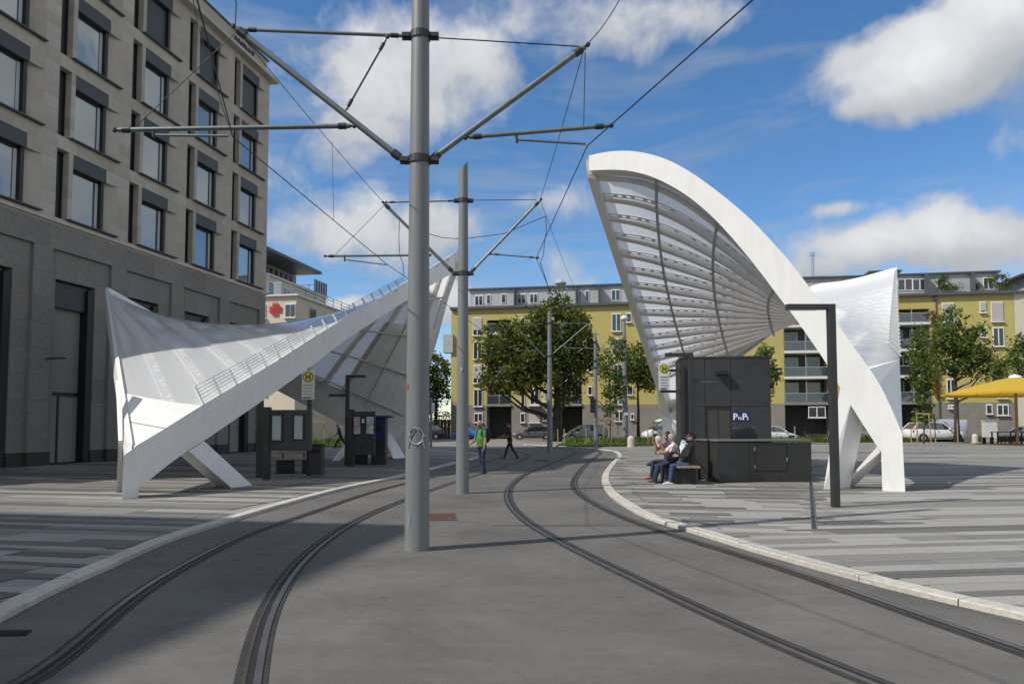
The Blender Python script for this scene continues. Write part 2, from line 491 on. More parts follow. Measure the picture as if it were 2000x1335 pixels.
def asphalt_mat():
    m = bpy.data.materials.new('worn_asphalt'); m.use_nodes = True
    t = NT(m.node_tree); b = m.node_tree.nodes['Principled BSDF']
    tcn = t.n('ShaderNodeTexCoord'); v = tcn.outputs['Object']
    big = t.ramp(t.noise(v, 0.55, 4, 0.6, 0.6), (0.28, (0.092, 0.089, 0.083)), (0.72, (0.152, 0.146, 0.134)))
    mp = t.n('ShaderNodeMapping'); mp.inputs['Scale'].default_value = (0.35, 2.4, 1); t.link(v, mp.inputs['Vector'])
    streak = t.ramp(t.noise(mp.outputs[0], 1.6, 5, 0.65, 0.8), (0.36, 0.94), (0.55, 1.0))
    grit = t.ramp(t.noise(v, 95.0, 3, 0.75), (0.30, 0.70), (0.70, 1.28))
    mott = t.ramp(t.noise(v, 5.5, 6, 0.7), (0.3, 0.90), (0.7, 1.09))
    spots = t.n('ShaderNodeTexVoronoi'); spots.inputs['Scale'].default_value = 1.4; t.link(v, spots.inputs['Vector'])
    spot = t.ramp(t.m('ADD', spots.outputs['Distance'], t.m('MULTIPLY', t.noise(v, 9, 3), 0.12)), (0.07, 0.72), (0.15, 1.0))
    vor = t.n('ShaderNodeTexVoronoi'); vor.inputs['Scale'].default_value = 16; t.link(v, vor.inputs['Vector'])
    chips = t.ramp(vor.outputs['Distance'], (0.035, (2.4, 2.4, 2.3)), (0.06, (1, 1, 1)))
    wv = t.n('ShaderNodeTexVoronoi', feature='DISTANCE_TO_EDGE'); wv.inputs['Scale'].default_value = 0.16
    wd = t.n('ShaderNodeVectorMath', operation='ADD'); t.link(v, wd.inputs[0])
    nn = t.n('ShaderNodeTexNoise'); nn.inputs['Scale'].default_value = 0.9; nn.inputs['Detail'].default_value = 6; t.link(v, nn.inputs['Vector'])
    t.link(nn.outputs['Color'], wd.inputs[1]); t.link(wd.outputs[0], wv.inputs['Vector'])
    crack = t.ramp(wv.outputs['Distance'], (0.0, 0.90), (0.006, 1.0))
    c = t.mix(1.0, big, streak, 'MULTIPLY'); c = t.mix(1.0, c, grit, 'MULTIPLY'); c = t.mix(1.0, c, mott, 'MULTIPLY'); c = t.mix(1.0, c, spot, 'MULTIPLY')
    c = t.mix(1.0, c, chips, 'MULTIPLY'); c = t.mix(1.0, c, crack, 'MULTIPLY')
    t.link(c, b.inputs['Base Color']); b.inputs['Roughness'].default_value = 0.82; b.inputs['Specular IOR Level'].default_value = 0.35
    bp = t.n('ShaderNodeBump'); bp.inputs['Strength'].default_value = 0.35; bp.inputs['Distance'].default_value = 0.006
    t.link(t.noise(v, 110.0, 3, 0.7), bp.inputs['Height']); t.link(bp.outputs[0], b.inputs['Normal'])
    return m


M_asph = asphalt_mat()
M_road = mat('pale_road_asphalt', (0.22, 0.21, 0.19), 0.85, var=0.12, vscale=.7, grime=.1)
M_bit = mat('bitumen_joint', (0.034, 0.031, 0.027), 0.7, var=0.3, vscale=7, grime=.3)
M_railh = mat('polished_rail_head', (0.20, 0.185, 0.168), 0.38, 0.8, var=.15, vscale=3)
M_groove = mat('rail_groove', (0.010, 0.010, 0.010), 0.8)
M_lip = mat('rusty_rail_lip', (0.10, 0.085, 0.07), 0.5, 0.6, var=.25, vscale=12)
M_kerb = mat('pale_kerb_granite', (0.50, 0.475, 0.42), 0.8, var=0.16, vscale=14, objvar=.10, bump=.3, bscale=60, grime=.18)
M_bed = mat('paving_joint_mortar', (0.25, 0.24, 0.22), 0.9)
SL = [mat('granite_slab_dark', (0.120, 0.117, 0.107), 0.75, var=0.10, vscale=20, objvar=.13, bump=.1, bscale=80, grime=.12),
      mat('granite_slab_mid', (0.195, 0.190, 0.175), 0.75, var=0.10, vscale=20, objvar=.11, bump=.1, bscale=80, grime=.10),
      mat('granite_slab_light', (0.300, 0.291, 0.268), 0.75, var=0.10, vscale=20, objvar=.09, bump=.1, bscale=80, grime=.10)]
M_grassg = mat('verge_soil', (0.045, 0.055, 0.02), 0.95, var=.4, vscale=2)

b = MB(); b.quad((-700, -200, 0), (700, -200, 0), (700, 900, 0), (-700, 900, 0))
tag(part('ground', b, M_asph), kind='structure')

rail_px = {
    'll': [(-260, 1480), (-40, 1400), (80, 1335), (175, 1238), (280, 1152), (385, 1092), (490, 1040), (595, 1006), (700, 969), (786, 945), (888, 922), (918, 912), (952, 901), (974, 893.5), (980, 888), (957, 882), (900, 878.5), (840, 876), (760, 874)],
    'lr': [(455, 1560), (476, 1420), (490, 1335), (506, 1236), (532, 1173), (577, 1106), (632, 1057), (700, 1014), (788, 977), (836, 959), (888, 941), (918, 931.6), (953, 920), (992, 908), (1024, 896.5), (1032, 888), (1004, 880), (950, 876.5), (880, 874), (800, 872.5)],
    'rl': [(1990, 1440), (1850, 1392), (1710, 1335), (1560, 1275), (1400, 1205), (1200, 1110), (1090, 1055), (1030, 1019), (1000, 990), (992, 967), (1000, 946), (1030, 924), (1075, 905), (1110, 891), (1123, 883), (1105, 876.5), (1050, 873), (960, 871)],
    'rr': [(2260, 1360), (2000, 1275), (1800, 1205), (1500, 1100), (1300, 1040), (1200, 1003), (1140, 970), (1121, 949), (1126, 929), (1145, 907), (1165, 891), (1173, 882.5), (1150, 876.5), (1090, 872), (1000, 870)]}
RL = {}
for k, px in rail_px.items():
    pts = smooth_line(resample(catmull([G(*q) for q in px], 8), 130), 6)
    RL[k] = pts


def strip(mb, line, d0, d1, z, mi=0, h=None):
    a, c = side_offset(line, d0), side_offset(line, d1)
    for q in a + c: q.z = z
    n = len(line)
    mb.add(a + c, [(i, i + 1, n + i + 1, n + i) for i in range(n - 1)], mi)
    if h:
        for s_ in (a, c):
            lo = [V((q.x, q.y, z - h)) for q in s_]
            mb.add(s_ + lo, [(i, i + 1, n + i + 1, n + i) for i in range(n - 1)], mi)


names = {'ll': 'outer grooved tram rail curving along the kerb under the left canopy', 'lr': 'inner grooved rail of the left track passing left of the nearest pole',
         'rl': 'inner grooved rail of the right track bending right of the nearest pole', 'rr': 'outer grooved rail of the right track beside the curved pale kerb'}
for k, line in RL.items():
    s_ = 1 if k[1] == 'l' else -1                     # side the head lies on: the outside of the gauge
    t = thing('tram_rail', names[k], 'tram rail', line[40] * 1.0, 0, 'tram rails sunk in the asphalt')
    m = MB(); strip(m, line, -.095, .10, .004)
    part('bitumen_joint', m, M_bit, t)
    m = MB(); strip(m, line, s_ * .012, s_ * .058, .012, h=.008)
    part('rail_head', m, M_railh, t)
    m = MB(); strip(m, line, s_ * .012, -s_ * .030, .007)
    part('groove', m, M_groove, t)
    m = MB(); strip(m, line, -s_ * .030, -s_ * .052, .011, h=.007)
    part('guard_lip', m, M_lip, t)

# kerb lines: the edge on the track side
kl_px = [(-420, 1480), (-150, 1300), (0, 1216), (87, 1168), (168, 1131), (245, 1098), (322, 1062), (420, 1029), (525, 997), (612, 972), (700, 950), (790, 931), (888, 906), (925, 897), (943, 891), (938, 886.5), (905, 883), (850, 880), (760, 877)]
kr_px = [(2500, 1310), (2240, 1262), (2000, 1213), (1838, 1174), (1741, 1153), (1575, 1106), (1473, 1079), (1337, 1036), (1256, 1011), (1192, 970), (1175.5, 943), (1180, 923), (1194, 905), (1207, 891), (1195, 881.5), (1150, 876), (1085, 871.5), (1020, 868.5)]
KZ = 0.058
KL = smooth_line(resample(catmull([G(*q) for q in kl_px], 8), 200), 6)
KR = smooth_line(resample(catmull([G(*q) for q in kr_px], 8), 200), 6)
KW = 0.19


def kerb(name, line, side):
    root = bpy.data.objects.new(name, None); COL.objects.link(root); tag(root, kind='structure')
    L = 0.0; cum = [0.0]
    for a, c in zip(line, line[1:]): L += (c - a).length; cum.append(L)
    inn = side_offset(line, side * KW)

    def at(poly, s):
        i = 0
        lo, hi = 0, len(cum) - 1
        while hi - lo > 1:
            md = (lo + hi) // 2
            if cum[md] <= s: lo = md
            else: hi = md
        u = (s - cum[lo]) / max(1e-9, cum[lo + 1] - cum[lo])
        return poly[lo].lerp(poly[lo + 1], u)
    s = 0.0
    far = MB()
    while s < L - .3:
        e = min(L, s + rnd.uniform(0.92, 1.08)); gap = .006
        steps = 3
        dz = rnd.uniform(-.003, .003); dh = rnd.uniform(-.004, .004)
        nrm = (at(inn, s) - at(line, s)).normalized()
        loops = []
        for k in range(steps + 1):
            q = s + gap + (e - s - 2 * gap) * k / steps
            a, c = at(line, q) + nrm * dh, at(inn, q)
            loops.append([V((a.x, a.y, -.02)), V((a.x, a.y, KZ - .012 + dz)), V((a.x, a.y, 0)).lerp(V((c.x, c.y, 0)), .05) + V((0, 0, KZ + dz)), V((c.x, c.y, KZ + dz)), V((c.x, c.y, -.02))])
        m = MB()
        vs = [p for lp in loops for p in lp]
        fs = [(i * 5 + j, i * 5 + j + 1, (i + 1) * 5 + j + 1, (i + 1) * 5 + j) for i in range(steps) for j in range(4)]
        fs += [(0, 1, 2, 3, 4), tuple(steps * 5 + j for j in (4, 3, 2, 1, 0))]
        m.add(vs, fs)
        part('kerb_stone', m, M_kerb, root)
        s = e
    return inn


KLi = kerb('left_kerb', KL, 1)
KRi = kerb('right_kerb', KR, -1)


def clip_poly(poly, p, n):                     # keep the side n points to
    out = []
    for a, c in zip(poly, poly[1:] + poly[:1]):
        da, dc = (a - p).dot(n), (c - p).dot(n)
        if da >= 0: out.append(a)
        if (da >= 0) != (dc >= 0): out.append(a.lerp(c, da / (da - dc)))
    return out


def curve_clip(poly, line, side, reach=1.4):
    c = sum(poly, V((0, 0, 0))) / len(poly)
    best = sorted((((line[i] + line[i + 1]) / 2 - c).length, i) for i in range(len(line) - 1))[:1]
    if best[0][0] > 3.5:
        i = best[0][1]
    ids = {best[0][1]}
    for q in poly:
        ids.add(min(range(len(line) - 1), key=lambda i: ((line[i] + line[i + 1]) / 2 - q).length))
    for i in ids:
        t = line[i + 1] - line[i]; t.z = 0
        if t.length < 1e-6: continue
        t.normalize()
        n = V((-t.y, t.x, 0)) * side
        poly = clip_poly(poly, line[i], n)
        if len(poly) < 3: return []
    return poly


def flat(v): return V((v.x, v.y, 0))


KL0, KR0 = [flat(p) for p in KLi], [flat(p) for p in KRi]


def inside_left(p):
    i = min(range(len(KL0)), key=lambda k: (KL0[k] - p).length)
    i = min(i, len(KL0) - 2)
    t = (KL0[i + 1] - KL0[max(0, i - 1)]).normalized()
    return (p - KL0[i]).dot(V((-t.y, t.x, 0))) > 0


def inside_right(p):
    i = min(range(len(KR0)), key=lambda k: (KR0[k] - p).length)
    i = min(i, len(KR0) - 2)
    t = (KR0[i + 1] - KR0[max(0, i - 1)]).normalized()
    return (p - KR0[i]).dot(V((t.y, -t.x, 0))) > 0


# beds under the slabs
HF_O, HF_D = V((-22.4 + .184 * 43.2, 43.2, 0)), V((.181, .9835, 0)).normalized()      # hotel front: far corner and heading
HF_N = V((HF_D.y, -HF_D.x, 0))
PZ = 0.048
m = MB()
lf = [KL0[i] for i in range(0, len(KL0), 2)]
edge = [flat(HF_O + HF_D * (-75 + 105 * i / (len(lf) - 1)) - HF_N * 2.0) for i in range(len(lf))]
for e in edge: e.z = 0
n = len(lf)
m.add([V((p.x, p.y, PZ - .012)) for p in lf + edge], [(i, i + 1, n + i + 1, n + i) for i in range(n - 1)])
PLZ_L = tag(part('left_pavement', m, M_bed), kind='structure')
FAR_R = [G(1060, 872.0, PZB), G(1240, 872.5, PZB), G(1540, 867.5, PZB), G(2000, 865.0, PZB), G(2600, 862.5, PZB)]
m = MB()
rf = [KR0[i] for i in range(0, len(KR0), 2)]
n = len(rf)
outer = []
for i in range(n):
    k = i / (n - 1)
    outer.append(V((60, -8, 0)).lerp(V((60, 66, 0)), min(1, k / .62)) if k < .62 else V((60, 66, 0)).lerp(flat(FAR_R[0]), (k - .62) / .38))
m.add([V((p.x, p.y, PZ - .012)) for p in rf + outer], [(i, i + 1, n + i + 1, n + i) for i in range(n - 1)])
PLZ_R = tag(part('right_pavement', m, M_bed), kind='structure')


def far_ok(p):                                  # this side of the verge
    a, c = flat(FAR_R[0]), flat(FAR_R[-1])
    for q, r in zip(FAR_R, FAR_R[1:]):
        if q.x <= p.x <= r.x:
            u = (p.x - q.x) / (r.x - q.x)
            return p.y < q.y + (r.y - q.y) * u - .2
    return p.x > a.x and p.y < FAR_R[-1].y


slab_mesh = []
for mm in SL:
    q = MB(); q.box((0, 0, -.015), (1, 1, .03)); slab_mesh.append(q.mesh('paving_slab', mm))


def seg_dist(c, p, q):
    d = q - p; t = max(0, min(1, (c - p).dot(d) / d.length_squared))
    return (c - p - d * t).length


BAND = [flat(G(*q, PZB)) for q in ((1240, 905), (1320, 951), (1541, 1030), (1860, 1081))]


def pave(parent, ang, x0, x1, y0, y1, keep, clipline, side, extra=None, col_w=None, seed=1, wts=(.4, .3, .3), maxobj=150, origin=(0, 0), band=None):
    r = random.Random(seed)
    e = V((math.cos(ang), math.sin(ang), 0)); nn = V((-e.y, e.x, 0)); o = V((*origin, 0))
    slabs = []
    y = y0; last = -1
    while y < y1:
        h = r.choice((.16, .2, .22, .3, .3, .36, .42, .6))
        tone = r.choices((0, 1, 2), wts)[0]
        if tone == last: tone = (tone + r.choice((1, 2))) % 3
        last = tone
        rows = 2 if h > .5 else 1
        for k in range(rows):
            x = x0 + r.uniform(0, 1.0)
            rh = h / rows
            t2 = tone; run = r.uniform(1.5, 7)
            while x < x1:
                L = r.choice((.8, 1.0, 1.0, 1.2))
                if col_w:
                    cb = math.floor(x / col_w + 1e-6) * col_w + col_w
                    if cb - x < L + .4: L = cb - x
                run -= L
                if run < 0: t2 = r.choices((0, 1, 2), wts)[0] if r.random() < .5 else tone; run = r.uniform(1.5, 7)
                slabs.append((x + L / 2, y + rh * (k + .5), L, rh, t2))
                x += L
        y += h
    done = []
    for (u, v, L, h, tone) in slabs:
        c = o + e * u + nn * v
        if c.y < 1.5 or abs(c.x) > .85 * c.y + 3: continue           # only what the photograph could see
        if band is not None and min(seg_dist(c, p_, q_) for p_, q_ in zip(band, band[1:])) < .24: tone = 2
        dmin = min((q - c).length for q in clipline[::3])
        if dmin > 2.2:
            if not keep(c): continue
            if extra and not extra(c, L): continue
            done.append((c, L, h, tone, None))
        else:
            g = .005
            poly = [c + e * (sx * (L / 2 - g)) + nn * (sy * (h / 2 - g)) for sx, sy in ((-1, -1), (1, -1), (1, 1), (-1, 1))]
            poly = curve_clip(poly, clipline, side)
            if len(poly) < 3: continue
            if extra and not extra(c, L): continue
            done.append((c, L, h, tone, poly))
    done.sort(key=lambda q: q[0].length)
    rest = [MB(), MB(), MB()]
    for i, (c, L, h, tone, poly) in enumerate(done):
        z = PZ + r.uniform(-.0015, .0015)
        if i < maxobj:
            if poly is None:
                ob = bpy.data.objects.new('paving_slab', slab_mesh[tone])
                ob.location = (c.x, c.y, z); ob.rotation_euler = (0, 0, ang); ob.scale = (L - .022, h - .012, 1)
                link(ob, parent)
            else:
                mb = MB(); mb.hexa([V((p.x, p.y, z - .03)) for p in poly], [V((p.x, p.y, z)) for p in poly])
                part('paving_slab', mb, SL[tone], parent, fixn=True)
        else:
            if poly is None: poly = [c + e * (sx * (L / 2 - .006)) + nn * (sy * (h / 2 - .006)) for sx, sy in ((-1, -1), (1, -1), (1, 1), (-1, 1))]
            rest[tone].hexa([V((p.x, p.y, z - .03)) for p in poly], [V((p.x, p.y, z)) for p in poly])
    allr = MB()
    for k in range(3): allr.add(rest[k].v, rest[k].f, k)
    part('paving', allr, SL, parent, kind='stuff')


# right plaza: two fields meeting at a channel that runs away from the track
CH_A, CH_B = G(1583, 936, PZB), G(1590, 1032, PZB)
ch_d = (CH_A - CH_B); ch_d.z = 0; ch_d.normalize(); ch_n = V((ch_d.y, -ch_d.x, 0))


def right_of_channel(c): return (c - flat(CH_B)).dot(ch_n) > 0 or c.y < CH_B.y - .4


pave(PLZ_R, R(-9), -4, 14, 4, 58, lambda c: inside_right(c) and far_ok(c), KR0, -1, extra=lambda c, L: not right_of_channel(c) and far_ok(c) and inside_right(c), seed=3, maxobj=150, band=BAND)
pave(PLZ_R, R(8), -1, 62, -6, 62, lambda c: inside_right(c) and far_ok(c), KR0, -1, extra=lambda c, L: right_of_channel(c) and far_ok(c) and inside_right(c), seed=5, maxobj=150, band=BAND, wts=(.35, .3, .35))


def left_ok(c, L=0): return inside_left(c) and (c - flat(HF_O)).dot(HF_N) > -.6 or (inside_left(c) and c.y > 44)


pave(PLZ_L, math.atan2(-HF_D.x, HF_D.y), -30, 8, -2, 62, left_ok, KL0, 1, extra=left_ok, col_w=2.4, seed=9, maxobj=300, wts=(.34, .36, .30))

# drain channel in the right plaza and thin slot drains in the left one
M_drain = mat('dark_drain_slot', (0.05, 0.05, 0.05), 0.5, .4)
t = thing('drain_channel', 'dark metal slot channel with bright rim running back towards the anthracite block', 'drain channel', CH_B)
m = MB(); m.bar(CH_B + V((0, 0, .003)), CH_A + V((0, 0, .003)), .05, .012); part('slot_cover', m, M_drain, t)
m = MB()
for s_ in (-.034, .034):
    m.bar(CH_B + ch_n * s_ + V((0, 0, .006)), CH_A + ch_n * s_ + V((0, 0, .006)), .014, .014)
part('rim', m, M_chrome, t)


def ground_sheet(name, pts, z, material, label, cat, group=None):
    mb = MB(); ps = [V((p.x, p.y, z)) for p in pts]
    mb.hexa([p - V((0, 0, .012)) for p in ps], ps)
    return tag(part(name, mb, material), label, cat, group)


# rusty access cover behind the nearest mast, a second far one, and a road gully at the left
M_rust = mat('rusty_cover_steel', (0.115, 0.068, 0.046), 0.8, .2, var=.25, vscale=25, bump=.5, bscale=90)


def cover(pxs, label, bars=7, ring=True):
    q = [G(*p) for p in pxs]
    t = thing('access_cover', label, 'access cover', sum(q, V()) / 4, 0, 'steel covers in the asphalt')
    m = MB(); m.hexa([V((p.x, p.y, -.01)) for p in q], [V((p.x, p.y, .006)) for p in q]); part('plate', m, M_rust, t)
    for k in range(bars):
        a = q[0].lerp(q[3], (k + .5) / bars); c = q[1].lerp(q[2], (k + .5) / bars)
        m = MB(); m.bar(a.lerp(c, .05) + V((0, 0, .008)), a.lerp(c, .95) + V((0, 0, .008)), .02, .008); part('rib', m, M_rust, t)
    if ring:
        m = MB(); m.lathe([(.03, .006), (.03, .012), (.018, .012)], 10, q[1].lerp(q[3], .22)); part('lifting_eye', m, M_chrome, t)


cover([(828, 1017), (893, 1016), (889, 1002), (830, 1003)], 'rusty ribbed cover plate in the asphalt right behind the nearest pole')
cover([(1044, 900.5), (1073, 900.5), (1071, 897), (1045, 897)], 'small far brown cover plate in the asphalt near the third pole', 3, False)
q = [G(-20, 1243), G(52, 1241), (G(63, 1231)), G(-8, 1232)]
t = thing('road_gully', 'slotted dark road gully beside the left kerb in the shadow', 'gully', sum(q, V()) / 4)
m = MB(); m.hexa([V((p.x, p.y, -.02)) for p in q], [V((p.x, p.y, .003)) for p in q]); part('frame', m, M_bit, t)
for k in range(13):
    a, c = q[0].lerp(q[1], (k + .5) / 13), q[3].lerp(q[2], (k + .5) / 13)
    m = MB(); m.bar(a + V((0, 0, .006)), c + V((0, 0, .006)), .012, .008); part('slat', m, M_groove, t)

# far road, verge
m = MB()
rp = [V((-90, 47.5, .004)), V((-11, 47.5, .004)), G(838, 879.5, .004), G(1060, 871.5, .004), V((14, 57, .004)), V((60, 67, .004)), V((120, 70, .004)), V((120, 104, .004)), V((-90, 104, .004))]
m.add(rp, [tuple(range(len(rp)))]); tag(part('road', m, M_road), kind='structure')


def verge(name, poly, z=.07):
    mb = MB(); ps = [V((p.x, p.y, z)) for p in poly]
    mb.hexa([V((p.x, p.y, -.02)) for p in ps], ps)
    return tag(part(name, mb, M_grassg), kind='structure')


VG = [[G(1085, 872), G(1290, 869.5), G(1545, 864.8), G(1900, 862.5), G(2050, 861.5), V((66, 80, 0)), V((5.2, 69.5, 0))],
      [G(600, 875), G(686, 873.5), G(690, 862), V((-15.2, 75, 0)), V((-24, 75, 0))]]
verge('grass_verge', VG[0]); verge('grass_strip', VG[1])
# footpath strip across the big verge
pa, pb = V((6.0, 62.2, .078)), V((27, 66.2, .078))
m = MB(); m.bar(pa, pb, .75, .02); tag(part('footpath', m, M_road), kind='structure')
# ------------------------------------------------------------------ the two saddle-shaped canopies


def membrane_mat():
    m = bpy.data.materials.new('white_membrane'); m.use_nodes = True
    t = NT(m.node_tree); nt = m.node_tree
    nt.nodes.remove(nt.nodes['Principled BSDF'])
    df = t.n('ShaderNodeBsdfDiffuse'); df.inputs['Color'].default_value = (0.90, 0.91, 0.93, 1)
    tr = t.n('ShaderNodeBsdfTranslucent'); tr.inputs['Color'].default_value = (0.93, 0.94, 0.96, 1)
    gl = t.n('ShaderNodeBsdfGlossy'); gl.inputs['Roughness'].default_value = 0.10; gl.inputs['Color'].default_value = (.9, .92, .95, 1)
    m1 = t.n('ShaderNodeMixShader'); m1.inputs[0].default_value = 0.52
    t.link(df.outputs[0], m1.inputs[1]); t.link(tr.outputs[0], m1.inputs[2])
    fr = t.n('ShaderNodeFresnel'); fr.inputs['IOR'].default_value = 1.75
    m2 = t.n('ShaderNodeMixShader'); ge = t.n('ShaderNodeNewGeometry'); t.link(t.m('MULTIPLY', fr.outputs[0], t.m('SUBTRACT', 1.0, ge.outputs['Backfacing'])), m2.inputs[0]); t.link(m1.outputs[0], m2.inputs[1]); t.link(gl.outputs[0], m2.inputs[2])
    t.link(m2.outputs[0], nt.nodes['Material Output'].inputs['Surface'])
    return m


M_memb = membrane_mat()


def px3(pxs, fn): return [fn(*q) for q in pxs]


def lerp_depth(y0, y1, key):                    # distance falls linearly along a plan line; key picks the point
    return None


def on_line(px, py, a, c):                      # measured point in the vertical plane through plan points a and c
    a, c = V(a), V(c); d = c - a
    n = V((d.y, -d.x, 0)).normalized()
    return on_plane(px, py, (a.x, a.y, 0), n)


def chord_sample(pts, n):                      # evenly spaced along the chord rather than along the curve
    q = resample(pts, 400); a, d = q[0], (q[-1] - q[0])
    pr = [(p - a).dot(d) / d.length_squared for p in q]
    for i in range(1, len(pr)): pr[i] = max(pr[i], pr[i - 1] + 1e-6)
    out, k = [], 0
    for i in range(n + 1):
        t = pr[-1] * i / n
        while k < len(q) - 2 and pr[k + 1] < t: k += 1
        out.append(q[k].lerp(q[k + 1], max(0, min(1, (t - pr[k]) / (pr[k + 1] - pr[k])))))
    return out


class Coons:
    def __init__(s, e0, e1, d0, d1, bump=0.0, n=60, pw=1.0, warp=1.0):
        # e0: t=0 along s; e1: t=1 along s; d0: s=0 along t; d1: s=1 along t
        s.n = n
        s.e0, s.e1 = resample(e0, n), resample(e1, n)
        s.d0, s.d1 = chord_sample(d0, n), chord_sample(d1, n)
        s.warp = warp
        s.bump, s.pw = bump, pw

    def ev(s, arr, u):
        x = min(max(u, 0), 1) * s.n; i = min(int(x), s.n - 1)
        return arr[i].lerp(arr[i + 1], x - i)

    def __call__(s, u, t):
        q = s.ev(s.e0, u) * (1 - t) + s.ev(s.e1, u ** s.warp) * t
        q = q + (s.ev(s.d0, t) - s.d0[0].lerp(s.d0[-1], t)) * (1 - u) ** s.pw + (s.ev(s.d1, t) - s.d1[0].lerp(s.d1[-1], t)) * u ** s.pw
        q.z += s.bump * 16 * u * (1 - u) * t * (1 - t)
        return q

    def down(s, u, t):
        h = .01
        a = s(min(1, u + h), t) - s(max(0, u - h), t); c = s(u, min(1, t + h)) - s(u, max(0, t - h))
        n = a.cross(c).normalized()
        return n if n.z < 0 else -n


def shell(root, S, n_rib, n_spike, cross_ts, spike_edges, rib_depth=.17, s_rng=(.03, .985), t_rng=(0, 1), spike_len=.5, hole=None, sp_rng=(.12, .97), spike_dir=None, n_cab=6, taper=(1, .42)):
    m = MB(); m.grid(lambda u, v: S(u, v), 96, 72)
    if hole is not None:
        keep = [f for f in m.f if hole(f[0] // 73 / 96, f[0] % 73 / 72)]; m.f = keep; m.mi = [0] * len(keep)
    o = part('membrane', m, M_memb, root, smooth=True, fixn=False)
    if sum(p.normal.z for p in o.data.polygons) < 0: o.data.flip_normals()
    # deep ribs with a row of slots under the membrane
    for k in range(n_rib):
        u = s_rng[0] + (s_rng[1] - s_rng[0]) * (k + .5) / n_rib
        N = 84
        rows = [[], [], [], []]; flg = [[], []]
        du = .0035
        pts = []
        for i in range(N + 1):
            t = t_rng[0] + (t_rng[1] - t_rng[0]) * i / N
            p, dn = S(u, t), S.down(u, t)
            along = (S(min(1, u + .01), t) - S(max(0, u - .01), t)).normalized()
            pts.append((p, dn, along))
        mb = MB()
        L = 0
        seg = []
        for i in range(N):
            (p, dn, al), (p2, dn2, al2) = pts[i], pts[i + 1]
            seg.append(L); L += (p2 - p).length
        hole_i = [(int(seg[i] / .30) % 1000, (seg[i] / .30) % 1) for i in range(N)]
        for i in range(N):
            (p, dn, al), (p2, dn2, al2) = pts[i], pts[i + 1]
            tp = min(1, .45 + 3 * i / N, .45 + 3 * (N - i) / N)
            z1 = max(.05, rib_depth * tp); hw = .085

            def Q(o, d): return p + al * o + dn * d, p2 + al2 * o + dn2 * d
            ring = [(-hw, z1), (hw, z1), (hw, z1 - .03), (.03, z1 - .03), (.03, .02), (-.03, .02), (-.03, z1 - .03), (-hw, z1 - .03)]
            for k_ in range(8):
                a0, a1 = Q(*ring[k_]); c0, c1 = Q(*ring[(k_ + 1) % 8])
                mb.quad(a0, c0, c1, a1)
            # slotted strip lying just under the skin beside the rib
            for o0, o1, solid in ((.10, .135, True), (.135, .225, hole_i[i][1] < .30), (.225, .26, True)):
                if not solid: continue
                for d_ in (.03, .042):
                    a0, a1 = Q(o0, d_); c0, c1 = Q(o1, d_); mb.quad(a0, c0, c1, a1)
        part('rib', mb, M_rib, root, fixn=False)
    for t in cross_ts:
        mb = MB(); N = 40; q = []
        for i in range(N + 1):
            u = s_rng[0] + (s_rng[1] - s_rng[0]) * i / N
            q.append(S(u, t) + S.down(u, t) * (rib_depth + .06))
        mb.tube(q, .042, 6); part('cross_rib', mb, M_ribd, root, smooth=True)
    for k in range(n_rib):
        u = s_rng[0] + (s_rng[1] - s_rng[0]) * (k + .5) / n_rib
        mb = MB(); q = []
        for i in range(31):
            t = i / 30; al = (S(min(1, u + .01), t) - S(max(0, u - .01), t)).normalized(); q.append((S(u, t) - S.down(u, t) * .010, al))
        for (a, al), (c, al2) in zip(q, q[1:]): mb.quad(a - al * .010, a + al * .010, c + al2 * .010, c - al2 * .010)
        part('seam', mb, M_signw, root, fixn=False)
    # upstands with thin cables along the edges
    for (edge_t, inward) in spike_edges:
        tips = []
        for k in range(n_spike):
            u = sp_rng[0] + (sp_rng[1] - sp_rng[0]) * k / (n_spike - 1)
            a = S(u, edge_t); c = S(u, edge_t + inward * .10)
            up = -S.down(u, edge_t)
            d = (c - a).normalized()
            b0 = a + up * .03; b1 = a + d * spike_len + up * .10
            if spike_dir is not None: b1 = b0 + V(spike_dir) * (taper[0] + (taper[1] - taper[0]) * k / (n_spike - 1))
            mb = MB(); mb.bar(b0, b1, .055, .05); part('upstand', mb, M_white, root)
            tips.append((b0, b1))
        for j in range(n_cab):
            mb = MB(); mb.tube([a.lerp(c, .10 + .85 * j / (n_cab - 1)) + V((0, 0, .03)) for a, c in tips], .006, 5)
            part('cable', mb, M_white if j == 0 else M_galv2, root)


def beam_solid(name, upper, lower, off, root, n=48, material=None, bevel=0.02, smooth=True):
    up, lo = resample(upper, n), resample(lower, n)
    mb = MB(); o = V(off)
    rings = [[up[i], lo[i], lo[i] + o, up[i] + o] for i in range(n + 1)]
    vs = [p for r in rings for p in r]
    fs = [(i * 4 + j, i * 4 + (j + 1) % 4, (i + 1) * 4 + (j + 1) % 4, (i + 1) * 4 + j) for i in range(n) for j in range(4)]
    fs += [(0, 1, 2, 3), tuple(n * 4 + j for j in (3, 2, 1, 0))]
    mb.add(vs, fs)
    return part(name, mb, material or M_white, root, smooth=smooth, edge=30)


def plate(name, pts, off, root, material=None):
    mb = MB(); o = V(off)
    mb.hexa([V(p) for p in pts], [V(p) + o for p in pts])
    return part(name, mb, material or M_white, root)


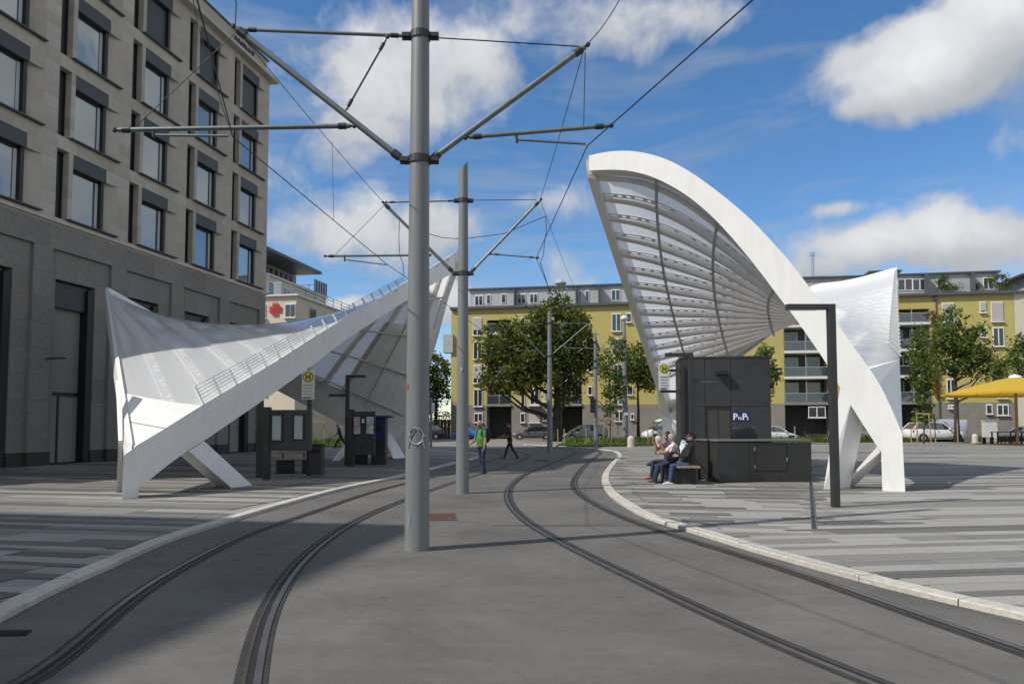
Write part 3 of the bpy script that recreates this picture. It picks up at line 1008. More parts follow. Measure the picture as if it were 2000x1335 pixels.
# ---- left canopy -------------------------------------------------------------
lF1, lT, lF2, lL = V((-7.74, 15.0, 0)), V((-2.37, 30.8, 0)), V((-5.3, 35.0, 0)), V((-14.9, 27.3, 0))
left = thing('tram_shelter_canopy', 'white saddle-shaped canopy before the stone building, its straight beam rising to a tip', 'canopy', (lF1.x, lF1.y, PZB), 0, 'saddle canopies over the tram stop')
fl = lambda x, y: on_line(x, y, lF1, lT)
E1 = [fl(262, 876), fl(889, 493)]
tip = E1[-1]
E2 = [tip] + [on_line(x, y, lT, lF2) for x, y in ((866, 560), (845, 640), (818, 730), (792, 815), (772, 878))]
e4 = lambda x, y: None
L_ = P(212, 567, 27.3)
E4 = [E1[0], L_]
F2n = E2[-1]
E3 = [L_, L_.lerp(F2n, .33), L_.lerp(F2n, .66), F2n]
SLF = Coons(E1, E3, E4, smooth_line(resample(catmull(E2, 6), 40), 4), bump=0.46, warp=1.5)
shell(left, SLF, 14, 19, hole=lambda u, t: u / .112 + t / .215 > .93, cross_ts=(.2, .4, .6, .8), spike_edges=((0.0, 1),), rib_depth=.20, sp_rng=(.118, .73), spike_dir=(-.24, .06, .42))
# front beam and the edge beams
lo1 = [fl(x, y) for x, y in ((330, 906), (369, 878), (402, 858), (538, 765), (608, 715), (677, 662), (790, 589), (831, 563), (888, 531))]
up1 = [fl(x, y) for x, y in ((241, 889), (269, 870), (345, 822), (403, 786), (540, 705), (608, 661), (689, 611), (790, 554), (835, 526), (890, 492))]
perp = V((-(lT - lF1).y, (lT - lF1).x, 0)).normalized()
SIGHT = V((-.22, .42, 0))
plate('front_beam', up1 + lo1[::-1] + [fl(271, 953), fl(270, 976), fl(238, 977)], SIGHT, left)
ffoot = [fl(241, 889), fl(275, 930), G(270, 975, PZB), G(237, 977, PZB)]
zz = .1


def flz(px, z): # plan point of front plane at ground
    p = fl(px, 900); return V((p.x, p.y, z))


# slanted strut to the right and the one behind it
s0, s1 = fl(372, 876), G(470, 951, PZB)
plate('strut', [fl(369, 880), fl(399, 861), G(493, 947, PZB), G(452, 952, PZB)], perp * .55 + V((0, .25, 0)), left)
# thin blade behind the foot that carries the far-left edge
eb = [V((q.x, q.y, q.z)) for q in resample(E4, 24)]
bl_o = V((-.10, .0, .0))
beam_solid('edge_beam', [q + V((-.06, .05, .12)) for q in eb], [q + V((-.10, .05, -.28)) for q in eb], (-.16, .10, 0), left, 24)
plate('foot_blade', [P(226, 742, 17.4), P(238, 742, 17.2), P(239, 860, 15.9), G(239, 958, PZB), G(227, 961, PZB), P(231, 860, 15.9)], (-.05, .10, 0), left)
# lid plates over the foot
up_ = V((0, -.03, .035))
pA, pB, pC, pD, pE, pF = SLF(0.0, .22), SLF(.115, .10), E1[0] + V((-.25, .35, .42)), fl(403, 786), fl(269, 870), fl(241, 888)
for k0, k1 in ((.0, .44), (.455, 1.04)):
    m = MB()

    def cp_(i, j, d):
        q = k0 + (k1 - k0) * i; u, t = .112 * q * j, .215 * q * (1 - j)
        return SLF(u, t) - SLF.down(max(u, .004), max(t, .004)) * d
    m.grid(lambda i, j: cp_(i, j, .030), 6, 10)
    m.grid(lambda i, j: cp_(i, j, .008), 6, 10)
    part('cover_plate', m, M_white, left, fixn=False)
# far and right edge beams
e3 = resample(E3, 30)
beam_solid('edge_beam', [q + V((.02, -.05, .10)) for q in e3], [q + V((.02, -.05, -.20)) for q in e3], (-.08, .22, 0), left, 30)
e2 = resample(E2, 24)
beam_solid('arch_beam', [q + V((.04, .05, .14)) for q in e2], [q + V((.0, .05, -.38)) for q in e2], (.22, .16, 0), left, 24, material=M_white)
# cladding near the far foot and its legs
nod = F2n
m = MB()
m.grid(lambda i, j: SLF(.30 + .70 * i, .83 + .17 * j) + SLF.down(.30 + .70 * i, .83 + .17 * j) * (.10 + .20 * j), 30, 4)
m.grid(lambda i, j: SLF(.80 + .20 * i, .35 + .65 * j) + SLF.down(.80 + .20 * i, .35 + .65 * j) * (.06 + .20 * i), 6, 14)
part('cover_plate', m, M_white, left, fixn=False)
plate('far_leg', [P(742, 842, 34.4), P(800, 800, 34.6), P(800, 894, 35.2), P(772, 894, 35.2), P(764, 850, 34.8)], (.0, .25, 0), left)
plate('strut', [P(690, 846, 33.8), P(704, 852, 33.8), G(661, 899, PZB), G(648, 899, PZB)], (.0, .3, 0), left)
plate('strut', [P(742, 838, 34.2), P(760, 850, 34.2), G(786, 894, PZB), G(768, 895, PZB)], (.1, .4, 0), left)

# ---- right canopy ------------------------------------------------------------
rF1, rT, rF2, rR = V((8.6, 16.7, 0)), V((2.07, 20.05, 0)), V((7.0, 35.0, 0)), V((12.2, 23.5, 0))
right = thing('tram_shelter_canopy', 'white saddle-shaped canopy with a high curved arch beside the dark lift housing', 'canopy', (rF1.x, rF1.y, PZB), 0, 'saddle canopies over the tram stop')
fr_ = lambda x, y: on_line(x, y, rT, rF1)
arch_up = [(1150, 304), (1180, 297), (1216, 294), (1246, 296), (1288, 306), (1325, 322), (1371, 351), (1427, 394), (1470, 432), (1519, 484), (1552, 522), (1578, 557), (1602, 590), (1624, 618), (1665, 674), (1715, 744), (1740, 795), (1762, 846)]
arch_lo = [(1150.5, 333), (1180, 331.5), (1219, 332), (1255, 339), (1288, 351), (1338, 379), (1387, 419), (1427, 461), (1470, 512), (1503, 555), (1534, 597), (1547, 612), (1584, 665), (1612, 706), (1629, 735), (1641, 757), (1661, 790), (1713, 871)]
perpR = V(((rF1 - rT).y, -(rF1 - rT).x, 0)).normalized()
if perpR.y < 0: perpR = -perpR
au, al = [fr_(*q) for q in arch_up], [fr_(*q) for q in arch_lo]
sm = lambda q, n: smooth_line(resample(catmull(q, 6), n), 2)
beam_solid('arch_beam', sm(au, 60), sm(al, 60), perpR * .55, right, 60)
plate('foot', [fr_(1713, 871), fr_(1721, 882), V((*fr_(1723.5, 962).xy, PZB)), V((*fr_(1768, 963).xy, PZB)), fr_(1762, 846)], perpR * .55, right)
plate('strut', [fr_(1641, 757), fr_(1661, 790), G(1626, 955, PZB), G(1608.5, 955, PZB), fr_(1631, 815)], V((.55, .33, 0)), right)
plate('strut', [fr_(1713.5, 871), fr_(1719, 882), G(1650.5, 951, PZB) + V((0, 0, 0)), P(1650, 942, 17.7)], V((.42, .40, .0)), right)
mid = [a.lerp(c, .55) + perpR * .28 for a, c in zip(resample(au, 40), resample(al, 40))]
Ra = [fr_(1150, 318) + perpR * .2] + [q for q in mid[2:40]]
QE = P(1757, 702, 20.6)
E_T_F1 = [q for q in Ra if q.z > 2.5] + [QE]
fR = lambda x, y: on_line(x, y, rF2, rR)
F2r = fR(1305, 800)
R_ = fR(1752, 531)
E_F2_R = [F2r] + [fR(x, y) for x, y in ((1370, 742), (1430, 697), (1490, 652), (1546, 607), (1568, 578), (1590, 563), (1620, 560), (1650, 557), (1690, 548), (1722, 539))] + [R_]
E_F2_T = [F2r, F2r.lerp(Ra[0], .5), Ra[0]]
E_R_F1 = [R_, QE]
# s runs along the long edges (F2 to T, and R to F1); t runs from the T edge to the R edge
SRT = Coons(E_F2_T, E_R_F1, smooth_line(resample(catmull(E_F2_R, 6), 60), 5), smooth_line(resample(E_T_F1, 80), 5), bump=0.0, pw=5.0)
shell(right, SRT, 15, 26, (.17, .36, .56, .78), ((1.0, -1),), rib_depth=.17, s_rng=(.16, 1.0), sp_rng=(.02, .97), spike_dir=(-.36, -.05, .40), n_cab=2, taper=(.12, 1.0))
e = resample(E_F2_T, 30)
beam_solid('edge_beam', [q + V((-.16, -.02, .16)) for q in e], [q + V((-.12, -.02, -.36)) for q in e], (.26, .10, 0), right, 30, material=M_rib)
e = resample(E_F2_R, 30)
beam_solid('edge_beam', [q + V((0, 0, .16)) for q in e], [q + V((-.02, .10, -.30)) for q in e], (.05, .25, 0), right, 30)
plate('cover_plate', [fR(1330, 775), fR(1430, 701), fR(1548, 612), SRT(.10, .75), SRT(.16, .5), SRT(.17, .25)], (0, .0, .04), right, M_rib)
# shaded closing plate between the arch and the right edge
m = MB()
la = [fr_(*q) + perpR * .5 for q in ((1676, 690), (1697, 717), (1717, 747), (1740, 795), (1762, 848))]
lb = [SRT(.985, .86), SRT(.99, .94), QE, QE.lerp(P(1763, 850, 17.2), .5), P(1763, 850, 17.2)]
m.add(la + lb, [(k, k + 1, 6 + k, 5 + k) for k in range(4)])
part('cover_plate', m, M_white, right, fixn=False)
# far foot
plate('far_leg', [P(1286, 790, 34.6), P(1317, 795, 34.9), P(1312, 826, 35.0), P(1311, 896, 35.2), P(1289, 896, 35.0), P(1295, 826, 34.8)], (.1, .45, 0), right)
plate('far_leg', [P(1322, 700, 32.2), P(1331, 700, 32.2), P(1331, 893, 35.0), P(1323, 893, 35.0)], (.1, .35, 0), right)
plate('cover_plate', [P(1286, 792, 34.6), P(1280, 760, 33.3), P(1322, 740, 33.2), P(1331, 772, 34.4), P(1317, 797, 34.9)], (.1, .2, 0), right)
# ------------------------------------------------------------------ stone building at the left
HOT = thing('stone_building', 'tall beige limestone hotel with large dark-framed windows at the left', 'building', (HF_O.x, HF_O.y, 0), math.atan2(HF_D.y, HF_D.x))
NB, BAY, U0 = 7, 4.0, -3.76
ROWZ = [9.42 + 3.19 * i for i in range(4)]
cube_m = []
for mm in (M_stone[0], M_stone[1], M_gran, M_plinth):
    q = MB(); q.box((0, 0, 0), (1, 1, 1)); me = q.mesh('stone_block', mm); fix_normals(me); cube_m.append(me)
blocks = []                                     # (u0, u1, z0, z1, front, thick, mesh)


def blk(u0, u1, z0, z1, front=0.0, th=.36, k=None):
    blocks.append((u0, u1, z0, z1, front, th, rnd.choice((0, 1)) if k is None else k))


def courses(u0, u1, z0, z1, n, front=0.0, th=.36, k=None):
    for i in range(n): blk(u0, u1, z0 + (z1 - z0) * i / n, z0 + (z1 - z0) * (i + 1) / n, front, th, k)


for b in range(NB):
    s = U0 - BAY * b
    end = s + BAY if b else 0.0
    for i, z in enumerate(ROWZ):
        top = z + 2.68
        nz = ROWZ[i + 1] if i < 3 else 22.0
        courses(s + .6, s + .82, z, top, 6)                                    # jamb between slot and window
        courses(s + 3.3, end, z, top, 6)                                       # pier
        blk(s + 2.62, s + 3.3, z + 2.15, top)                                  # stone over the splay
        for q in range(4): blk(s + q, min(s + q + 1, end), top, nz)            # spandrel
        # splayed reveal
        m = MB()
        lo = [V((s + 2.62, .30, z)), V((s + 3.3, .0, z)), V((s + 3.3, .36, z)), V((s + 2.62, .36, z))]
        m.hexa(lo, [q + V((0, 0, 2.15)) for q in lo]); part('splayed_reveal', m, M_stone[1], HOT, local=True)
    for q in range(2): blk(s + q * 2, min(s + q * 2 + 2, end), 9.12, 9.42, .0)
    # ground storeys in granite
    courses(s + 3.1, end, .55, 8.2, 8, 0, .5, 2)
    if b == NB - 1: courses(s - .9, s - .2, .55, 8.2, 8, 0, .5, 2)
    courses(s - .2, s + .27, .55, 8.2, 8, -.12, .38, 2)
    courses(s + 2.33, s + 3.1, .55, 8.2, 8, -.12, .38, 2)
    for q in range(2): blk(s + .27 + q * 1.03, s + .27 + q * 1.03 + 1.03, 7.1, 8.2, -.12, .38, 2)
    for q in range(2): blk(s - .2 + q * 2 if q else s - .2, min(s + 1.8 + q * 2, end), 8.2, 9.12, 0, .5, 2)
    blk(s + 3.1, end, 0, .55, .02, .5, 3); blk(s - .2, s + .27, 0, .55, -.10, .38, 3); blk(s + 2.33, s + 3.1, 0, .55, -.10, .38, 3)
blocks.sort(key=lambda q: (HF_O + HF_D * (q[0] + q[1]) / 2).length - (q[1] - q[0]) * (q[3] - q[2]) * 6 + (60 if q[0] < -21 else 0))
rest = MB()
for i, (u0, u1, z0, z1, fr, th, k) in enumerate(blocks):
    g = .006
    c = ((u0 + u1) / 2, -fr + th / 2 + rnd.uniform(-.002, .002), (z0 + z1) / 2); sz = (u1 - u0 - g, th, z1 - z0 - g)
    if i < 300:
        o = bpy.data.objects.new('stone_block', cube_m[k]); o.location, o.scale = c, sz; link(o, HOT)
    else: rest.box(c, sz, k)
part('stone_blocks', rest, [M_stone[0], M_stone[1], M_gran, M_plinth], HOT, local=True, kind='stuff')
m = MB()
m.box((-13.9, 7.2, 11.6), (27.5, 13.4, 23.1)); part('core_wall', m, M_bed, HOT, local=True)
m = MB(); m.box((-14.1, .26, 9.27), (28.6, .7, .13)); part('string_course', m, M_stone[0], HOT, local=True)
m = MB(); m.box((-14.0, .05, 22.09), (28.8, .9, .18)); part('cornice', m, M_stone[0], HOT, local=True)
m = MB(); m.box((-14.1, .50, 22.75), (28.3, .5, 1.15)); m.box((-.1, 7, 22.75), (.4, 12.6, 1.15)); part('parapet', m, M_stone[1], HOT, local=True)
m = MB(); m.box((-14.0, .48, 23.37), (28.5, .62, .08)); part('coping', m, M_zincd, HOT, local=True)
m = MB(); m.box((-14.0, 7.5, 23.2), (27.6, 13, .06)); part('roof', m, M_zincd, HOT, local=True)


def win_frame(mb, u0, u1, z0, z1, y, w=.06, d=.08):
    mb.box(((u0 + u1) / 2, y, z0 + w / 2), (u1 - u0, d, w)); mb.box(((u0 + u1) / 2, y, z1 - w / 2), (u1 - u0, d, w))
    mb.box((u0 + w / 2, y, (z0 + z1) / 2), (w, d, z1 - z0 - 2 * w)); mb.box((u1 - w / 2, y, (z0 + z1) / 2), (w, d, z1 - z0 - 2 * w))


def proto_window():
    f = MB(); win_frame(f, .82, 2.62, 0, 2.12, .27, .07, .10); f.box((2.54, .2, 1.06), (.16, .20, 2.12))
    p = MB(); p.box((1.72, .29, 1.06), (1.66, .02, 1.98))
    l = MB(); l.box((1.72, .17, 2.40), (1.79, .30, .55))
    s_ = MB(); s_.box((1.9, .03, .012), (2.7, .40, .05))
    c = MB()
    for k in range(5): c.box((2.33 + k * .035, .262 + (k % 2) * .008, 1.06), (.034, .012, 1.94))
    return [(f, M_frame, 'window'), (p, M_glass, 'pane'), (l, M_lintel, 'blind_box'), (s_, M_lintel, 'sill'), (c, M_curtain, 'curtain')]


M_shut2 = mat('grey_blind_cloth', (.10, .105, .11), .8)
wm = [(mb.mesh(n, m_), n) for mb, m_, n in proto_window()]
sf = MB(); win_frame(sf, 0, .6, 0, 2.66, .30, .05, .08); sp = MB(); sp.box((.3, .33, 1.33), (.5, .02, 2.56))
sm_ = [(sf.mesh('slot_window', M_frame), 'slot_window'), (sp.mesh('pane', M_glassd), 'pane')]
for me, _ in wm + sm_: fix_normals(me)
for b in range(NB):
    s = U0 - BAY * b
    for z in ROWZ:
        for grp in (wm, sm_):
            top = None
            for me, n in grp:
                o = bpy.data.objects.new(n, me)
                if top is None: top = o; o.location = (s, 0, z + .012); link(o, HOT)
                else: link(o, top)
    m = MB(); m.box((s + 1.72, .245, ROWZ[3] + 1.06), (1.66, .02, 1.98)); part('closed_blind', m, M_lintel if b % 3 else M_shut2, HOT, local=True)
    # tall ground-storey opening: dark frames, blind box, panes, sconce
    o = MB(); win_frame(o, s + .28, s + 2.32, 0.02, 7.08, .55, .09, .14); o.box((s + 2.15, .40, 3.5), (.30, .5, 6.9)); o.box((s + 1.15, .53, 2.75), (1.8, .14, .14)); o.box((s + 1.0, .53, 1.4), (.09, .12, 2.6))
    top = part('shop_window', o, M_frame, HOT, local=True)
    for (a, c, e, f) in ((.37, 2.0, 2.85, 4.4), (.37, 2.0, 4.45, 6.1), (.37, .95, .15, 2.65), (1.05, 2.0, .15, 2.65)):
        o = MB(); o.box((s + (a + c) / 2, .57, (e + f) / 2), (c - a, .02, f - e)); part('pane', o, M_glassd, top, local=True)
    o = MB(); o.box((s + 1.22, .40, 6.55), (1.75, .2, .95)); part('blind_box', o, M_lintel, top, local=True)
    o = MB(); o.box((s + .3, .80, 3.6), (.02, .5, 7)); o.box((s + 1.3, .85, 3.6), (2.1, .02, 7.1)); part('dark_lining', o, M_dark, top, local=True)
    o = MB(); o.box((s - .15, -.40, 4.02), (.06, .80, .06)); o.box((s - .15, .06, 4.02), (.12, .1, .18)); part('wall_lamp', o, M_anth, HOT, local=True)
tp = on_plane(456, 82, (HF_O + HF_N * -.22), HF_N)
text_obj('ANDAZ', .62, M_anth, tp + HF_N * .03, HF_D, V((0, 0, 1)), HOT, 'lettering', .03, bold=.008)

# next building of the same street front, behind the viewer's left shoulder: it shades the near left of the track
nbk = thing('neighbouring_building', 'long limestone street front left of and behind the viewer, outside the frame', 'building', (-22.7, 1.3, 0), math.atan2(HF_D.y, HF_D.x))
m = MB(); m.box((-22, 7, 11.6), (44, 14, 23.2)); part('wall', m, M_stone[0], nbk, local=True)
m = MB(); m.box((-22, 7, 23.3), (44.4, 14.4, .2)); part('roof', m, M_zincd, nbk, local=True)
for k in range(8):
    for z in ROWZ:
        m = MB(); m.box((-3 - k * 4.2, .01, z + 1.3), (1.8, .1, 2.6)); part('window', m, M_frame, nbk, local=True)

# ------------------------------------------------------------------ cream building beyond it
CB0 = P(577, 700, 65)
CR = thing('cream_building', 'cream stepped building with a red woven cross sign and overhanging roof beyond the hotel', 'building', (CB0.x, CB0.y, 0), math.atan2(HF_D.y, HF_D.x))
# local x runs along the street away from the viewer, local y to the left
m = MB(); m.box((20, 12, 6.5), (40, 24, 13.0)); part('lower_wall', m, [M_creamw], CR, local=True)
m = MB(); m.box((20, 12, 13.06), (40.5, 24.5, .14)); part('roof_edge', m, M_signw, CR, local=True)
m = MB(); m.box((8.9, 14.2, 14.3), (12.6, 20, 2.5)); part('middle_wall', m, M_creamw, CR, local=True)
m = MB(); m.box((8.9, 14.2, 15.6), (13.0, 20.4, .14)); part('roof_edge', m, M_signw, CR, local=True)
m = MB(); m.box((8.4, 15.3, 16.5), (8.0, 18, 1.9)); part('upper_wall', m, M_greyw, CR, local=True)
m = MB(); m.hexa([V((-.8, 3.2, 17.45)), V((12.0, 3.2, 17.45)), V((12.0, 26, 17.45)), V((-.8, 26, 17.45))], [V((-.8, 3.2, 17.7)), V((12.0, 3.2, 17.7)), V((11.6, 26, 18.4)), V((-.4, 26, 18.4))]); part('overhanging_roof', m, M_zincd, CR, local=True)
for k in range(7):
    m = MB(); m.box((4.9 + k * 1.05, 6.26, 16.4), (.45, .1, 1.5)); f = part('window', m, M_frame, CR, local=True)
for k, (x, w) in enumerate(((3.4, 1.6), (6.2, 1.4), (9.4, 2.6), (12.6, 1.5))):
    m = MB(); m.box((x, 4.17, 14.2), (w, .08, 1.5)); f = part('window', m, M_pvc, CR, local=True)
    m = MB(); m.box((x, 4.12, 14.2), (w - .16, .02, 1.34)); part('pane', m, M_glassd, f, local=True)
for k, x in enumerate((3.2, 7.6, 12, 17)):
    m = MB(); m.box((x, -.02, 11.7), (1.5, .08, 1.5)); f = part('window', m, M_zinc, CR, local=True)
    m = MB(); m.box((x, -.07, 11.7), (1.2, .02, 1.2)); part('pane', m, M_glassd, f, local=True)
m = MB()
for k in range(9): m.box((15.6, 4.4 + k * 1.0, 16.3), (.05, .05, 1.6))
for k in range(6): m.box((12.6 + k * .6, 4.3, 16.3), (.05, .05, 1.6))
m.box((14.1, 4.3, 17.1), (3.1, .05, .05)); m.box((15.6, 8.4, 17.1), (.05, 8.2, .05)); part('railing', m, M_anth, CR, local=True)
m = MB(); m.box((14.1, 4.34, 16.3), (3.0, .02, 1.5)); part('balustrade_glass', m, M_glassb, CR, local=True)
m = MB()
for z in (13.5, 13.8, 14.1): m.box((.2, 7, z), (.04, 13, .04)); m.box((14, .2, z), (28, .04, .04))
for k in range(14): m.box((.2 + k * 2, .2, 13.6), (.05, .05, 1.0))
for k in range(7): m.box((.2, 1 + k * 2, 13.6), (.05, .05, 1.0))
part('railing', m, M_galv, CR, local=True)
CN, CX = -HF_D, HF_N                            # its lit front faces the viewer; +x to the right
cfr = lambda px, py: on_plane(px, py, CB0, CN)


def crect(px0, py0, px1, py1):
    a, c = cfr(px0, py1), cfr(px1, py0)
    return (a - CB0).dot(-CX), (c - CB0).dot(-CX), a.z, c.z


def cwin(px0, py0, px1, py1, lab=None):
    y0, y1, z0, z1 = crect(px0, py0, px1, py1)
    mb = MB(); w = abs(y1 - y0)
    mb.box((-.03, (y0 + y1) / 2, (z0 + z1) / 2), (.08, w, z1 - z0)); f = part('window', mb, M_pvc, CR, local=True)
    for s_ in (-1, 1):
        mb = MB(); mb.box((-.08, (y0 + y1) / 2 + s_ * w * .24, (z0 + z1) / 2), (.02, w * .42, (z1 - z0) * .88)); part('pane', mb, M_glassd, f, local=True)
    mb = MB(); mb.box((-.12, (y0 + y1) / 2, z0 - .05), (.25, w + .2, .08)); part('sill', mb, M_signw, f, local=True)


cwin(557, 593, 577.5, 620); cwin(503, 594, 520, 622); cwin(525, 640, 542, 668); cwin(556, 640, 574, 668); cwin(525, 690, 542, 716); cwin(556, 690, 574, 716)
mb = MB(); y0, y1, z0, z1 = crect(508, 551, 522, 571)
mb.box((2.5, (y0 + y1) / 2, (z0 + z1) / 2), (.2, abs(y1 - y0), 2.0)); part('shutter', mb, M_pvc, CR, local=True)
# red woven cross: four pairs of bars
y0, y1, z0, z1 = crect(526, 591, 550.5, 617)
cy, cz, hw = (y0 + y1) / 2, (z0 + z1) / 2, abs(y1 - y0) / 2
m = MB(); w = hw * .17
for k in (-1, 0, 1):
    o_ = k * hw * .33; bw_ = hw * .20
    m.box((-.09, cy + o_, cz), (.05, bw_, 2 * hw))
    for sd in (-1, 1): m.box((-.09, cy + sd * hw * .74, cz + o_), (.05, hw * .52, bw_))
part('cross_sign', m, M_red, CR, local=True)

# ------------------------------------------------------------------ long ochre building across the road
YO = V((-7.3, 88.7, 0)); YE = V((.9835, -.181, 0)).normalized(); YI = V((-YE.y, YE.x, 0))
YB = thing('apartment_building', 'long ochre yellow apartment building with grey base and zinc attic across the road', 'building', YO, math.atan2(YE.y, YE.x))
yf = lambda px, py: on_plane(px, py, YO, -YI)


def yv(px, py=700):
    return (yf(px, py) - YO).dot(YE)


VEND = yv(1984)
LOG = [(yv(951), yv(999)), (yv(1095), yv(1137)), (yv(1395), yv(1440)), (yv(1531), yv(1617)), (yv(1748), yv(1819))]
ZB, ZY, ZA = 4.0, 15.5, 18.0
LTOP = 14.1
xs = [-0.0]
for a, c in LOG: xs += [a, c]
xs.append(VEND)
for i in range(0, len(xs), 2):
    m = MB(); m.box(((xs[i] + xs[i + 1]) / 2, 1.2, (ZB + LTOP) / 2), (xs[i + 1] - xs[i], 2.4, LTOP - ZB)); part('wall', m, M_yellow, YB, local=True)
    m = MB(); m.box(((xs[i] + xs[i + 1]) / 2, 1.2, ZB / 2), (xs[i + 1] - xs[i], 2.4, ZB)); part('base_wall', m, M_base, YB, local=True)
m = MB(); m.box((VEND / 2, 1.2, (LTOP + ZY) / 2), (VEND, 2.4, ZY - LTOP)); part('wall', m, M_yellow, YB, local=True)
m = MB(); m.box((VEND / 2, 7.2, 8), (VEND, 9.0, 16)); part('core_wall', m, M_yellow, YB, local=True)
m = MB(); m.box((VEND / 2, .2, ZY + .10), (VEND + .2, 1.2, .28)); part('coping', m, M_zincd, YB, local=True)
att0 = yv(911)
m = MB(); m.box(((att0 + VEND - .8) / 2, 6.4, (ZY + ZA) / 2 + .1), (VEND - .8 - att0, 10, ZA - ZY)); part('attic_wall', m, M_zinc, YB, local=True)
m = MB(); m.box(((att0 + VEND - .8) / 2, 6.3, ZA + .12), (VEND - .4 - att0, 10.4, .16)); part('roof', m, M_zincd, YB, local=True)
for px in (1003, 1125, 1170, 1820, 1912):
    m = MB(); m.box((yv(px), .9, (ZY + ZA) / 2 + .1), (.14, 1.0, ZA - ZY - .1)); part('terrace_divider', m, M_zincd, YB, local=True)
floors = [4.0, 6.85, 9.7, 12.55]
for (a, c) in LOG:
    m = MB(); m.box(((a + c) / 2, 2.2, (LTOP + .2) / 2), (c - a, .1, LTOP - .2)); part('loggia_back_wall', m, M_base if a < yv(1500) else M_anthl, YB, local=True)
    m = MB(); m.box(((a + c) / 2, 1.7, 2.0), (c - a - .1, .1, 3.2)); part('garage_shade_panel', m, M_shade, YB, local=True)  # dark panel standing in for the shade inside the garage
    for z in floors:
        m = MB(); m.box(((a + c) / 2, .95, z - .02), (c - a - .02, 2.3, .28)); part('balcony_slab', m, M_signw if z > 4.5 else M_base, YB, local=True)
        n = 2 if c - a < 3.5 else 2
        for k in range(n):
            w = (c - a) / n
            m = MB(); m.box((a + w * (k + .5), .06, z + .62), (w - .08, .02, 1.0)); part('balustrade_glass', m, M_glassb, YB, local=True)
            m = MB(); m.box((a + w * (k + .5), 2.0, z + 1.3), (w * .62, .08, 2.2)); f = part('balcony_door', m, M_pvc, YB, local=True)
            m = MB(); m.box((a + w * (k + .5), 1.94, z + 1.3), (w * .50, .03, 2.05)); part('pane', m, M_glassd, f, local=True)
        m = MB(); m.box(((a + c) / 2, .06, z + 1.45), (.06, .05, 2.5)); m.box((a + .05, .06, z + 1.45), (.05, .05, 2.5)); m.box((c - .05, .06, z + 1.45), (.05, .05, 2.5)); m.box(((a + c) / 2, .06, z + 1.14), (c - a - .06, .05, .05))
        part('balcony_frame', m, M_zinc, YB, local=True)


def ywin(px0, py0, px1, py1, shut=0.0, panes=2, back=0.0, sill=True):
    o = YO + YI * back
    A, C = on_plane(px0, py1, o, -YI), on_plane(px1, py0, o, -YI)
    x0, x1, z0, z1 = (A - YO).dot(YE), (C - YO).dot(YE), A.z, C.z
    w, h = x1 - x0, z1 - z0
    mb = MB(); win_frame(mb, x0, x1, z0, z1, back - .03, .06, .10)
    if panes == 2: mb.box(((x0 + x1) / 2, back - .03, (z0 + z1) / 2), (.08, .10, h))
    mb.box(((x0 + x1) / 2, back - .005, z1 + .03), (w, .06, .06))
    f = part('window', mb, M_pvc, YB, local=True)
    for k in range(panes):
        ww = (w - .10) / panes
        mb = MB(); mb.box((x0 + .05 + ww * (k + .5), back - .015, (z0 + z1) / 2), (ww - .04, .02, h - .10)); part('pane', mb, M_glassd, f, local=True)
    if shut > 0:
        mb = MB(); n = max(3, int(shut * h / .16))
        for k in range(n): mb.box(((x0 + x1) / 2, back - .085 - .006 * (k % 2), z1 - shut * h * (k + .5) / n), (w - .06, .03, shut * h / n * .94))
        part('roller_shutter', mb, M_shut, f, local=True)
    if sill:
        mb = MB(); mb.box(((x0 + x1) / 2, back - .12, z0 - .05), (w + .16, .26, .07)); part('sill', mb, M_signw, f, local=True)
    return f


z8 = lambda x0, y0, x1, y1: (860 + .2997 * x0, 520 + .2997 * y0, 860 + .2997 * x1, 520 + .2997 * y1)
for q in ((225, 190, 278, 258), (302, 185, 328, 245), (398, 180, 428, 240), (502, 180, 555, 245), (583, 178, 635, 240), (808, 168, 826, 228), (897, 160, 922, 225), (945, 158, 970, 228), (1115, 152, 1172, 225)):
    ywin(*z8(*q), panes=2 if q[2] - q[0] > 40 else 1, back=1.4, sill=False)
for q, sh in (((213, 335, 270, 452), .68), ((216, 492, 272, 605), 0), ((214, 645, 272, 762), .72), ((218, 800, 275, 912), 0)): ywin(*z8(*q), shut=sh)
ywin(*z8(220, 957, 276, 1016))
for q in ((1118, 308, 1177, 424), (1126, 470, 1184, 585), (1130, 640, 1188, 742), (1128, 782, 1190, 900)): ywin(*z8(*q))
for q in ((1210, 305, 1245, 365), (1218, 780, 1256, 838), (962, 782, 990, 838), (962, 640, 990, 690), (525, 800, 552, 905), (525, 640, 552, 740), (962, 470, 990, 540), (525, 480, 552, 580), (525, 335, 552, 440)): ywin(*z8(*q), panes=1)
for q in ((585, 800, 645, 900), (585, 640, 645, 745), (585, 480, 645, 590), (585, 335, 645, 440), (670, 800, 690, 880)): ywin(*z8(*q), panes=2)
for q in ((1137, 942, 1196, 1008), (523, 957, 552, 1016), (670, 960, 690, 1003), (1240, 960, 1262, 998)): ywin(*z8(*q), panes=2 if q[2] - q[0] > 40 else 1)
f = ywin(*z8(580, 950, 650, 1018), shut=.96)
m = MB(); a = yf(860 + .2997 * 575, 520 + .2997 * 908); c = yf(860 + .2997 * 655, 520 + .2997 * 908)
m.box((((a + c) / 2 - YO).dot(YE), -.6, a.z), ((c - a).length, 1.2, .16)); part('door_canopy', m, M_signw, YB, local=True)
z2 = lambda x0, y0, x1, y1: (1700 + .15 * x0, 500 + .15 * y0, 1700 + .15 * x1, 500 + .15 * y1)
